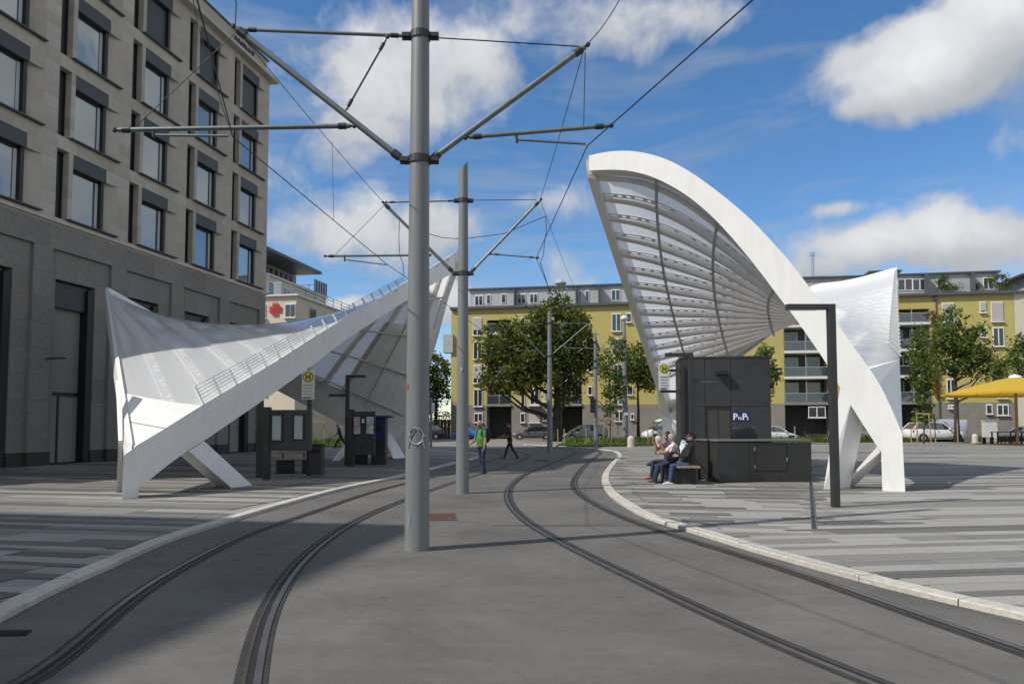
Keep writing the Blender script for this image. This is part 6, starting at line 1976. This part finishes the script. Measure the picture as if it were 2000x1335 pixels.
def car(name, label, kind, color, base, heading, scale=1.0, cat='car', van_mark=False, rough=.25):
    K = KINDS[kind]
    L, Wd, H = K['L'], K['W'], K['H']
    t = thing(name, label, cat, base, heading, 'vehicles parked across the road')
    t.scale = (scale,) * 3
    pm = mat('car_paint_' + '_'.join(str(int(c * 100)) for c in color), color, rough, .0, coat=.6)
    hw = Wd / 2
    m = MB(); rings = []
    st = K['body']
    xs_ = []
    for (a, b) in zip(st, st[1:]):
        for k in range(3): xs_.append(tuple(a[i] + (b[i] - a[i]) * k / 3 for i in range(4)))
    xs_.append(st[-1])
    isv = kind == 'van'
    for (x, zb, zt, f) in xs_:
        w = hw * f; h = zt - zb
        top = w * (.84 if isv and zt > 1.5 else .90)
        rings.append([V((x * L, s * yy, z)) for s, yy, z in ((-1, w * .9, zb), (-1, w * .985, zb + .12 * h), (-1, w, zb + .5 * h), (-1, w * .985, zt - .14 * h), (-1, top, zt - .015), (-1, top * .5, zt), (1, top * .5, zt), (1, top, zt - .015), (1, w * .985, zt - .14 * h), (1, w, zb + .5 * h), (1, w * .985, zb + .12 * h), (1, w * .9, zb))])
    n = len(rings[0]); vs = [q for r in rings for q in r]
    fs = [(i * n + j, i * n + (j + 1) % n, (i + 1) * n + (j + 1) % n, (i + 1) * n + j) for i in range(len(rings) - 1) for j in range(n)]
    fs += [tuple(range(n))[::-1], tuple((len(rings) - 1) * n + j for j in range(n))]
    m.add(vs, fs)
    part('body', m, pm, t, smooth=True, local=True, edge=50)
    cab = K['cab']; zb_, zt_ = min(q[1] for q in cab), max(q[1] for q in cab)

    def yw(z): return hw * (.925 - .20 * (z - zb_) / (zt_ - zb_)) if not isv else hw * (.985 - .075 * (z - zb_) / (zt_ - zb_))
    side = lambda s, d=0.0: [V((x * L, s * (yw(z) + d), z)) for x, z in cab]
    m = MB(); m.hexa(side(-1, .004 if isv else 0), side(1, .004 if isv else 0)); part('window', m, M_glassc, t, local=True)
    if not isv:
        r_ = [q for q in cab]
        m = MB(); up_ = [V((x * L, 0, z)) for x, z in cab[1:4]]
        lo = [V((q.x, -yw(q.z) * 1.0, q.z + .004)) for q in up_] + [V((q.x, yw(q.z) * 1.0, q.z + .004)) for q in reversed(up_)]
        m.hexa(lo, [q + V((0, 0, .035)) for q in lo]); part('roof', m, pm, t, local=True)
        for s in (-1, 1):
            m = MB(); e = side(s, .004)
            m.bar(e[0], e[1], .05, .06); m.bar(e[3], e[4], .07, .10); m.bar(e[1], e[2], .05, .05); m.bar(e[2], e[3], .05, .05)
            part('pillar', m, pm, t, local=True)
            for px_ in K['pil']:
                zt2 = 0
                for (a, b) in zip(cab[1:], cab[2:]):
                    if b[0] <= px_ <= a[0]: zt2 = a[1] + (b[1] - a[1]) * (a[0] - px_) / (a[0] - b[0])
                m = MB(); m.bar(V((px_ * L - .03, s * (yw(zb_ + .05) + .004), zb_ + .02)), V((px_ * L, s * (yw(zt2) + .004), zt2)), .05, .07); part('pillar', m, M_black, t, local=True)
    for s in (-1, 1):
        for x in ((.335, -.31) if not isv else (.33, -.30)):
            R0 = .31 if kind not in ('suv', 'van') else .35
            c = V((x * L, s * (hw - .10), R0))
            m = MB(); m.tube([c - V((0, s * .11, 0)), c - V((0, s * .10, 0)), c + V((0, s * .098, 0)), c + V((0, s * .105, 0))], [R0 * .9, R0, R0, R0 * .92], 22)
            wh = part('wheel', m, M_rubber, t, local=True)
            m = MB(); c2 = c + V((0, s * .108, 0)); m.tube([c2 - V((0, s * .02, 0)), c2 + V((0, s * .004, 0))], R0 * .60, 20)
            part('rim', m, M_alu, wh, local=True)
            m = MB()
            for k in range(5):
                a = k * 1.2566 + .6; m.box(c2 + V((math.cos(a) * R0 * .38, s * .007, math.sin(a) * R0 * .38)), (R0 * .14, .006, R0 * .14))
            part('rim_gap', m, M_black, wh, local=True)
            m = MB(); c3 = V((x * L, s * (hw * .965), R0 + .02)); m.tube([c3 - V((0, s * .03, 0)), c3 + V((0, s * .032, 0))], R0 * 1.16, 22); part('wheel_arch', m, M_black, t, local=True)
        zf = st[-2][2]; m = MB(); m.box((.455 * L, s * hw * .70, zf - .08), (.22, .30, .14), rot=-s * .55); part('headlight', m, M_headl, t, local=True, bevel=.02)
        zr = st[1][2]; m = MB(); m.box((-.478 * L, s * hw * .82, zr - .20 if not isv else 1.15), (.14, .22, .26 if not isv else .5)); part('tail_light', m, M_tail, t, local=True, bevel=.02)
        m = MB(); m.box((cab[0][0] * L - .30, s * (hw + .06), cab[0][1] + .10), (.12, .20, .14)); part('mirror', m, pm if not isv else M_black, t, local=True, bevel=.02)
        m = MB(); m.box((-.02 * L, s * (hw * .985), .36 if not isv else .62), (L * .48, .03, .07)); part('side_trim', m, M_black, t, local=True)
        for dx in ((-.02, -.24) if not isv else (.14,)):
            m = MB(); m.box((dx * L, s * (hw + .004), (zb_ - .10) if not isv else 1.08), (.16, .02, .035)); part('door_handle', m, M_black, t, local=True)
    m = MB(); m.box((.488 * L, 0, .40), (.10, Wd * .62, .12)); part('grille', m, M_black, t, local=True)
    if van_mark:
        m = MB(); s = -1
        pts = [(-.42, .95), (-.30, 1.35), (-.22, 1.25), (-.12, 1.85), (-.10, 1.75), (-.075, 1.95), (-.05, 1.75), (-.03, 1.85), (.07, 1.15), (.20, 1.35), (.28, .95)]
        for sd in (-1, 1):
            for a, b in zip(pts, pts[1:]): m.bar(V((a[0] * L * .8, sd * (hw * .965 + .02), a[1])), V((b[0] * L * .8, sd * (hw * .965 + .02), b[1])), .012, .04)
        part('mountain_line_mark', m, M_red, t, local=True)
    return t


car('parked_car', 'dark blue grey off-road car left behind the thin signal post', 'suv', (.035, .042, .06), at(828, 86), R(182))
car('parked_car', 'bright blue hatchback parked behind the man in green', 'hatch', (.012, .17, .62), at(921, 85), R(180))
car('parked_car', 'dark grey estate car parked under the maple', 'estate', (.085, .09, .10), at(1041, 83), R(182))
car('parked_car', 'pale silver people carrier behind the timber posts', 'mpv', (.33, .31, .29), at(1143, 79), R(184), cat='car')
car('parked_van', 'white panel van with dark cab window left of the thin canopy leg', 'van', (.72, .72, .72), at(1308, 73), R(186), cat='van')
car('parked_car', 'white hatchback half hidden by the dark lift housing', 'hatch', (.66, .67, .68), at(1511, 71), R(4))
car('parked_car', 'grey hatchback seen between the white canopy legs', 'hatch', (.22, .23, .25), at(1694, 74), R(4))
car('parked_car', 'white off-road car behind the columnar young tree', 'suv', (.70, .70, .70), at(1822, 71.5), R(3), 1.12)
car('parked_van', 'silver lilac van with a red mountain outline on its side', 'van', (.40, .42, .50), at(1829, 77), R(176), cat='van', van_mark=True)
car('parked_car', 'pale silver car at the right edge behind the parasol pole', 'estate', (.52, .53, .54), at(2000, 75), R(184))
car('parked_van', 'small white van glimpsed under the left canopy behind the walker', 'van', (.68, .69, .70), at(658, 84), R(176), .8, cat='van')

# two motorcycles parked beyond the grass
def motorcycle(label, base, ang):
    t = thing('motorcycle', label, 'motorcycle', base, ang, 'motorcycles beyond the grass strip')
    for x in (-.68, .68):
        m = MB(); rr = [V((x + .27 * math.cos(a * .3142), 0, .31 + .27 * math.sin(a * .3142))) for a in range(21)]; m.tube(rr, .055, 7, caps=False); w = part('wheel', m, M_rubber, t, local=True)
        m = MB(); m.tube([V((x, -.02, .31)), V((x, .02, .31))], .17, 14); part('rim', m, M_alu, w, local=True)
    m = MB(); m.hexa([V((x, -.12, z)) for x, z in ((-.2, .3), (.35, .3), (.42, .62), (-.3, .62))], [V((x, .12, z)) for x, z in ((-.2, .3), (.35, .3), (.42, .62), (-.3, .62))]); part('engine', m, M_alu, t, local=True, bevel=.04)
    m = MB(); m.box((.18, 0, .78), (.55, .26, .26)); part('fuel_tank', m, M_black, t, local=True, bevel=.09)
    m = MB(); m.box((-.38, 0, .80), (.66, .26, .12)); part('saddle', m, M_rubber, t, local=True, bevel=.04)
    m = MB(); m.tube([(.68, .08, .31), (.42, .08, .98)], .025, 6); m.tube([(.68, -.08, .31), (.42, -.08, .98)], .025, 6); part('fork', m, M_chrome, t, local=True)
    m = MB(); m.tube([(.34, -.38, 1.04), (.42, 0, 1.0), (.34, .38, 1.04)], .018, 6); part('handlebar', m, M_chrome, t, local=True)
    m = MB(); m.lathe([(.02, -.08), (.10, -.06), (.10, .06), (.02, .08)], 12, (.56, 0, .90)); part('headlight', m, M_headl, t, local=True)


motorcycle('left motorcycle parked beyond the grass under the canopy', at(619, 83), R(25))
motorcycle('right motorcycle parked beyond the grass under the canopy', at(633, 82), R(40))
# ------------------------------------------------------------------ people and the dog
M_skin = mat('skin', (.46, .265, .185), .55, var=.06)
M_skin2 = mat('tanned_skin', (.36, .19, .125), .55, var=.06)
M_hairg = mat('grey_hair', (.30, .29, .28), .8, var=.2, vscale=40)
M_haird = mat('dark_hair', (.022, .014, .010), .6, var=.3, vscale=40)
cloth = lambda name, c: mat(name, c, .85, var=.12, vscale=9, bump=.25, bscale=25)


def ell(mb, c, r, mtx=None, nu=14, nv=9):
    vs = []
    for i in range(nv + 1):
        a = math.pi * i / nv
        for j in range(nu):
            b = 2 * math.pi * j / nu
            q = V((math.sin(a) * math.cos(b) * r[0], math.sin(a) * math.sin(b) * r[1], math.cos(a) * r[2]))
            vs.append((mtx @ q if mtx is not None else q) + V(c))
    mb.add(vs, [(i * nu + j, (i + 1) * nu + j, (i + 1) * nu + (j + 1) % nu, i * nu + (j + 1) % nu) for i in range(nv) for j in range(nu)])


def remeshed(name, mb, voxel, mats, tagger, parent, smooth_it=3):
    me = mb.mesh(name, mats); fix_normals(me)
    tmp = bpy.data.objects.new(name, me); COL.objects.link(tmp)
    md = tmp.modifiers.new('r', 'REMESH'); md.mode = 'VOXEL'; md.voxel_size = voxel
    sm = tmp.modifiers.new('s', 'SMOOTH'); sm.factor = .5; sm.iterations = smooth_it
    dg = bpy.context.evaluated_depsgraph_get()
    out = bpy.data.meshes.new_from_object(tmp.evaluated_get(dg))
    bpy.data.objects.remove(tmp); bpy.data.meshes.remove(me)
    out.materials.clear()
    for m in mats: out.materials.append(m)
    for p in out.polygons: p.material_index = tagger(p.center); p.use_smooth = True
    out.name = name
    return link(bpy.data.objects.new(name, out), parent)


def seg_d(p, a, b, ra, rb):
    d = b - a; t = max(0, min(1, (p - a).dot(d) / max(1e-9, d.length_squared)))
    return (p - a - d * t).length - (ra + (rb - ra) * t)


def person(label, base, heading, H, pose, top, trousers, shoes, hair, skin=M_skin, sleeves='short', hair_kind='short', extra=None, girth=1.0):
    """local frame: +X forward, +Y left. pose: dict of angles in degrees"""
    t = thing('person', label, 'person', base, heading)
    s = H / 1.75
    g = girth
    mb = MB(); segs = []

    def limb(pts, rad, tg):
        pts = [V(p) for p in pts]
        mb.tube(pts, rad, 10)
        for p, r in zip(pts, rad): ell(mb, p, (r * .985,) * 3, None, 10, 6)
        for i in range(len(pts) - 1): segs.append((pts[i], pts[i + 1], rad[i], rad[i + 1], tg))
    rot = lambda v, ang: V((v.x * math.cos(ang) + v.z * math.sin(ang), v.y, -v.x * math.sin(ang) + v.z * math.cos(ang)))
    pel = V((pose.get('px', 0), 0, pose['pz'])) * s
    lean = R(pose.get('lean', 0)); twist = R(pose.get('twist', 0))
    up = rot(V((0, 0, 1)), lean); fw = rot(V((1, 0, 0)), lean)
    tw = lambda v: Matrix.Rotation(twist, 3, up) @ v
    # trunk: elliptical rings
    rings = []
    for (z, dx, dy, off) in ((-.10, .095, .135, 0), (-.02, .118 * g, .168 * g ** .5, 0), (.08, .115 * g, .160 * g ** .5, .01 * g), (.20, .112 * g, .150 * g ** .5, .02 * g), (.34, .118, .170, .01), (.44, .108, .182, 0), (.51, .075, .150, -.01), (.545, .05, .075, -.015)):
        c = pel + up * z * s + fw * off * s
        rings.append([c + tw(fw * math.cos(a * .5236) * dx * s + V((0, 1, 0)) * math.sin(a * .5236) * dy * s) for a in range(12)])
    vs = [q for r in rings for q in r]; n = 12
    mb.add(vs, [(i * n + j, i * n + (j + 1) % n, (i + 1) * n + (j + 1) % n, (i + 1) * n + j) for i in range(len(rings) - 1) for j in range(n)] + [tuple(range(n))[::-1], tuple((len(rings) - 1) * n + j for j in range(n))])
    neck = pel + up * .53 * s
    segs.append((pel + up * .02 * s, pel + up * .48 * s, .165 * s, .165 * s, 'top'))
    segs.append((pel - up * .10 * s, pel - up * .03 * s, .16 * s, .15 * s, 'leg'))
    nod, yaw = R(pose.get('nod', 0)), R(pose.get('yaw', 0))
    hm = Matrix.Rotation(yaw, 3, 'Z') @ Matrix.Rotation(lean * .5 + nod, 3, 'Y')
    head = neck + V((0, 0, .045 * s)) + hm @ V((.022, 0, .135)) * s
    limb([neck - up * .03 * s, neck + (head - neck) * .45], [.062 * s, .054 * s], 'skin')
    hs = s * 1.0
    ell(mb, head, (.097 * hs, .077 * hs, .118 * hs), hm)
    ell(mb, head + hm @ V((.030, 0, -.062)) * hs, (.062 * hs, .056 * hs, .062 * hs), hm)
    mb.tube([head + hm @ V((.090, 0, .012)) * hs, head + hm @ V((.118, 0, -.030)) * hs], [.010 * hs, .017 * hs], 8)
    for sd in (-1, 1): ell(mb, head + hm @ V((-.008, sd * .080, -.010)) * hs, (.022 * hs, .014 * hs, .034 * hs), hm, 8, 6)
    ell(mb, head + hm @ V((.082, 0, -.062)) * hs, (.017 * hs, .026 * hs, .010 * hs), hm, 8, 6)
    segs.append((head, head + V((0, 0, .001)), .112 * hs, .112 * hs, 'skin'))
    # legs
    feet = {}
    for sd, k in ((1, 'l'), (-1, 'r')):
        th, kn, sp = (R(q) for q in pose['leg_' + k])
        hip = pel + V((0, sd * .088 * s, -.045 * s))
        d1 = V((math.sin(th), sd * math.sin(sp), -math.cos(th))).normalized()
        knee = hip + d1 * .435 * s
        d2 = V((math.sin(th - kn), sd * math.sin(sp) * .4, -math.cos(th - kn))).normalized()
        ank = knee + d2 * .42 * s
        limb([hip, hip.lerp(knee, .45), knee], [.090 * s * g ** .5, .080 * s, .060 * s], 'leg')
        limb([knee, knee.lerp(ank, .35) - fw * .012, ank], [.060 * s, .060 * s, .044 * s], 'leg')
        ft = R(pose.get('foot_' + k, 0))
        fd = V((math.cos(ft), sd * .15, -math.sin(ft))).normalized()
        heel = ank + V((-.045 * s, 0, -.05 * s))
        limb([heel, ank + fd * .07 * s + V((0, 0, -.045 * s)), ank + fd * .185 * s + V((0, 0, -.055 * s))], [.038 * s, .042 * s, .030 * s], 'shoe')
        feet[k] = ank
    hands = {}
    for sd, k in ((1, 'l'), (-1, 'r')):
        fwd, out, elb = (R(q) for q in pose['arm_' + k][:3]); inn = R(pose['arm_' + k][3]) if len(pose['arm_' + k]) > 3 else 0
        sh = pel + up * .455 * s + tw(V((0, sd * .178 * s, 0)))
        d1 = rot(V((0, sd * math.sin(out), -math.cos(out))), 0); d1 = V((math.sin(fwd) * math.cos(out), sd * math.sin(out), -math.cos(fwd) * math.cos(out)))
        el = sh + d1 * .29 * s
        d2 = V((math.sin(fwd + elb) * math.cos(inn), sd * (math.sin(out) * .5) - sd * math.sin(inn), -math.cos(fwd + elb) * math.cos(inn))).normalized()
        wr = el + d2 * .25 * s
        st = 'top'; ft_ = 'top' if sleeves == 'long' else 'skin'
        limb([sh, sh.lerp(el, .6)], [.066 * s, .052 * s], 'top'); limb([sh.lerp(el, .6), el], [.047 * s, .041 * s], ft_)
        limb([el, el.lerp(wr, .35), wr], [.042 * s, .041 * s, .028 * s], ft_)
        # palm, four unequal fingers and a thumb
        x_ = d2; y_ = V((0, 1, 0)) - x_ * x_.y; y_ = y_.normalized() if y_.length > .1 else V((1, 0, 0)); z_ = x_.cross(y_)
        side = z_ if abs(x_.z) < .5 else fw
        side = (side - x_ * side.dot(x_)).normalized(); nn = x_.cross(side)
        pc = wr + x_ * .048 * s
        hmx = Matrix((x_, side, nn)).transposed()
        ell(mb, pc, (.052 * s, .042 * s, .017 * s), hmx, 10, 7)
        curl = nn * (1 if nn.dot(V((0, -sd, 0))) > 0 else -1)
        for i, (o, ln_) in enumerate(((-.030, .060), (-.010, .072), (.010, .068), (.029, .052))):
            a = pc + x_ * .040 * s + side * o * s; b = a + (x_ * .75 + curl * .35).normalized() * ln_ * .55 * s; c = b + (x_ * .35 + curl * .8).normalized() * ln_ * .5 * s
            limb([a, b, c], [.0105 * s, .0095 * s, .0085 * s], 'skin')
        a = pc - x_ * .012 * s + side * .036 * s; b = a + (side * .6 + x_ * .7).normalized() * .034 * s; limb([a, b, b + (x_ + curl * .5).normalized() * .028 * s], [.013 * s, .011 * s, .009 * s], 'skin')
        segs.append((wr, pc + x_ * .09 * s, .03 * s, .05 * s, 'skin'))
        hands[k] = pc + x_ * .05 * s
    idx = {'skin': 0, 'top': 1, 'leg': 2, 'shoe': 3}

    def tagger(p):
        best, bi = 1e9, 0
        for a, b, ra, rb, tg in segs:
            d = seg_d(p, a, b, ra, rb)
            if d < best: best, bi = d, idx[tg]
        return bi
    remeshed('body', mb, .0115, [skin, top, trousers, shoes], tagger, t)
    # face
    for sd in (-1, 1):
        m = MB(); ell(m, head + hm @ V((.088, sd * .031, .018)) * hs, (.011 * hs, .012 * hs, .008 * hs), hm, 8, 6); part('eye', m, M_haird, t, smooth=True, local=True)
    m = MB(); m.box((0, 0, 0), (.006 * hs, .046 * hs, .008 * hs)); m.v = [tuple(hm @ V(q) + head + hm @ V((.097, 0, -.062)) * hs) for q in m.v]; part('mouth', m, M_red, t, local=True)
    # hair
    m = MB(); r_ = random.Random(len(label)); nu, nv = 16, 8
    lim = {'short': 1.45, 'bald': 1.0, 'bun': 1.75, 'bob': 2.15}[hair_kind]
    vs = []
    for i in range(nv + 1):
        for j in range(nu):
            b = 2 * math.pi * j / nu
            front = max(0, math.cos(b))
            a = lim * (1 - .52 * front ** 2) * i / nv
            k = (1.10 if hair_kind != 'bald' else 1.035) + r_.uniform(-.015, .03)
            q = V((math.sin(a) * math.cos(b) * .097 * k - .008, math.sin(a) * math.sin(b) * .078 * k, math.cos(a) * .120 * k))
            vs.append(hm @ q * hs + head)
    m.add(vs, [(i * nu + j, (i + 1) * nu + j, (i + 1) * nu + (j + 1) % nu, i * nu + (j + 1) % nu) for i in range(nv) for j in range(nu)])
    if hair_kind == 'bun': ell(m, head + hm @ V((-.115, 0, .055)) * hs, (.062 * hs, .055 * hs, .06 * hs), hm)
    part('hair', m, hair, t, smooth=True, local=True)
    M = Matrix.LocRotScale(t.location, t.rotation_euler, t.scale)
    info = dict(t=t, head=head, hm=hm, hs=hs, pel=pel, up=up, fw=fw, hands=hands, s=s, M=M)
    if extra: extra(info)
    return info


def glasses(i, mm=M_black):
    m = MB()
    for sd in (-1, 1): ell(m, i['head'] + i['hm'] @ V((.098, sd * .034, .016)) * i['hs'], (.010, .030, .022), i['hm'], 10, 6)
    m.tube([i['head'] + i['hm'] @ V((.098, -.07, .020)) * i['hs'], i['head'] + i['hm'] @ V((.10, .07, .020)) * i['hs']], .006, 6)
    for sd in (-1, 1): m.tube([i['head'] + i['hm'] @ V((.095, sd * .066, .020)) * i['hs'], i['head'] + i['hm'] @ V((-.01, sd * .083, .022)) * i['hs']], .005, 5)
    part('sunglasses', m, mm, i['t'], local=True, smooth=True)


# man in green with papers ---------------------------------------------------------
q = G(941, 925)
man = person('person in a green shirt and dark blue jeans holding papers and wearing a backpack', q, R(222), 1.70,
             dict(pz=.915, lean=3, nod=16, yaw=-4, leg_l=(6, 8, 3), leg_r=(-8, 16, 3), foot_r=12, arm_l=(2, 8, 14), arm_r=(14, 14, 40)),
             cloth('green_tee', (.07, .19, .045)), cloth('blue_jeans', (.018, .024, .075)), mat('navy_shoe', (.03, .035, .06), .6), M_hairg, M_skin2, 'short', 'bald', girth=1.28)
W_ = man['M']
bp_ = thing('backpack', 'dark backpack on the back of the person in green', 'backpack', W_ @ (man['pel'] + man['up'] * .3 - man['fw'] * .22), R(222))
m = MB(); ell(m, (0, 0, .0), (.10, .15, .23)); part('bag', m, cloth('black_nylon', (.02, .02, .026)), bp_, smooth=True, local=True)
for sd in (-1, 1):
    m = MB(); m.tube([(.06, sd * .10, .20), (.16, sd * .11, .215), (.30, sd * .115, .17), (.345, sd * .12, .02)], .018, 6); part('strap', m, M_black, bp_, local=True)
h_ = W_ @ man['hands']['r']
pp = thing('papers', 'pale lilac sheet of papers in the hand of the person in green', 'papers', h_ + V((-.06, 0, -.12)), R(205))
m = MB(); m.box((0, 0, 0), (.23, .004, .30), rot=.0); m.box((.01, .012, -.01), (.22, .004, .30)); part('sheet', m, M_paper, pp, local=True)

# person in black walking left
q = G(996, 895.5)
person('person in black walking left with one arm stretched forward', q, R(186), 1.66,
       dict(pz=.885, lean=4, nod=6, yaw=0, leg_l=(24, 8, 2), leg_r=(-20, 14, 2), foot_r=22, foot_l=-6, arm_l=(18, 10, 72), arm_r=(48, 12, 18)),
       cloth('black_tee', (.012, .012, .014)), cloth('charcoal_trousers', (.022, .022, .027)), M_black, M_haird, mat('brown_skin', (.24, .125, .085), .55), 'short', 'bald', girth=1.12)
# far walker in black under the left canopy
q = G(665, 876)
person('person in black striding left beyond the left canopy', q, R(178), 1.74,
       dict(pz=.86, lean=16, nod=12, leg_l=(30, 6, 2), leg_r=(-26, 14, 2), foot_r=24, arm_l=(-20, 8, 20), arm_r=(28, 8, 20)),
       cloth('black_coat', (.010, .011, .013)), cloth('black_trousers', (.010, .010, .012)), M_black, M_haird, M_skin, 'long', 'short')
# passenger on the left bench
q = G(738, 904, PZB)
sitz = .50
person('person in a white shirt and black trousers seated under the left canopy', V((q.x, q.y + .18, PZB)), R(-60), 1.66,
       dict(pz=.53, lean=10, nod=14, yaw=6, leg_l=(84, 84, 4), leg_r=(84, 76, 4), arm_l=(26, 8, 70, 20), arm_r=(30, 8, 66, 20)),
       cloth('white_shirt', (.62, .62, .63)), cloth('black_trousers', (.010, .010, .012)), mat('red_shoe', (.35, .05, .05), .6), M_haird, M_skin, 'short', 'bob')

# the bench on the right: three people and a dog
SEAT = PZB
w1 = person('person in black jacket, jeans and sunglasses leaning back nearest on the bench', V((4.40, 18.80, SEAT)), R(184), 1.64,
            dict(pz=.555, lean=-12, nod=-4, yaw=0, leg_l=(88, 80, 4), leg_r=(72, 66, 3), arm_l=(30, 10, 62, 25), arm_r=(24, 12, 70, 25)),
            cloth('black_jacket', (.012, .012, .014)), cloth('blue_jeans_light', (.035, .060, .14)), mat('white_trainer', (.6, .6, .6), .6), M_haird, M_skin, 'long', 'bun', glasses, girth=1.12)
w2 = person('person with grey hair in a pale pink and white top sitting on the bench', V((4.24, 19.42, SEAT)), R(190), 1.60,
            dict(pz=.555, lean=4, nod=10, yaw=-10, leg_l=(86, 84, 5), leg_r=(84, 70, 5), arm_l=(40, 8, 58, 25), arm_r=(46, 8, 48, 25)),
            cloth('pale_pink_top', (.66, .56, .58)), cloth('navy_trousers', (.020, .024, .05)), M_black, M_hairg, M_skin2, 'short', 'bob', girth=1.1)
w3 = person('person with dark hair and bare raised arm sitting furthest along the bench', V((4.22, 20.05, SEAT)), R(196), 1.66,
            dict(pz=.555, lean=2, nod=-2, yaw=-6, leg_l=(80, 60, 5), leg_r=(92, 84, 5), arm_l=(52, 8, 96, 10), arm_r=(60, 8, 100, 15)),
            cloth('navy_red_top', (.06, .03, .07)), cloth('dark_jeans', (.02, .03, .06)), mat('red_shoe', (.35, .05, .05), .6), M_haird, M_skin2, 'short', 'bob')
hb_ = thing('handbag', 'dark handbag on the lap of the person in the black jacket', 'handbag', V((4.06, 18.86, .72)), R(184))
m = MB(); ell(m, (0, 0, 0), (.17, .10, .15)); part('bag', m, cloth('dark_purple_leather', (.022, .018, .026)), hb_, smooth=True, local=True)
m = MB(); m.tube([(.10, 0, .10), (.08, 0, .24), (-.06, 0, .26), (-.10, 0, .10)], .012, 6); part('handle', m, mat('red_strap', (.25, .03, .05), .6), hb_, local=True)
cp_ = thing('towel', 'crumpled white and pale blue towel between the two people on the bench', 'towel', V((4.42, 19.12, .98)), 0)
m = MB(); r_ = random.Random(5)
m.grid(lambda u, v: V(((u - .5) * .24 + .03 * noise.noise(V((u * 4, v * 4, 1))), (v - .5) * .20, .14 - .55 * (u - .5) ** 2 - .7 * (v - .5) ** 2 + .07 * noise.noise(V((u * 5, v * 5, 7))))), 12, 12)
part('cloth', m, mat('towel_cloth', (.55, .64, .68), .9, var=.15, vscale=9), cp_, smooth=True, local=True, fixn=False)

# small black dog in front of the bench
q = G(1291, 936, PZB)
dg_ = thing('dog', 'small black dog standing in front of the people on the bench', 'dog', q, R(176))
m = MB()


def dl(pts, rad):
    m.tube([V(p) for p in pts], rad, 8)
    for p, r_ in zip(pts, rad): ell(m, p, (r_ * .98,) * 3, None, 8, 6)


dl([(-.17, 0, .27), (-.05, 0, .26), (.10, 0, .27), (.17, 0, .29)], [.075, .068, .085, .075])
dl([(.17, 0, .30), (.24, 0, .38), (.265, 0, .41)], [.062, .05, .055])
dl([(.26, 0, .42), (.31, 0, .42), (.37, 0, .395)], [.062, .048, .026])
for sd in (-1, 1):
    dl([(.14, sd * .055, .26), (.14, sd * .06, .14), (.155, sd * .06, .05), (.155, sd * .06, .02)], [.042, .024, .017, .02]); dl([(.155, sd * .06, .018), (.185, sd * .06, .015)], [.02, .016])
    dl([(-.16, sd * .05, .26), (-.11, sd * .062, .17), (-.19, sd * .062, .10), (-.18, sd * .062, .02)], [.055, .036, .018, .018]); dl([(-.18, sd * .062, .018), (-.15, sd * .062, .015)], [.02, .016])
    dl([(.235, sd * .045, .465), (.225, sd * .055, .515)], [.026, .008])
dl([(-.23, 0, .30), (-.29, 0, .36), (-.30, 0, .43)], [.022, .016, .008])
remeshed('body', m, .011, [mat('black_fur', (.012, .011, .011), .7, var=.3, vscale=30)], lambda p: 0, dg_, 2)
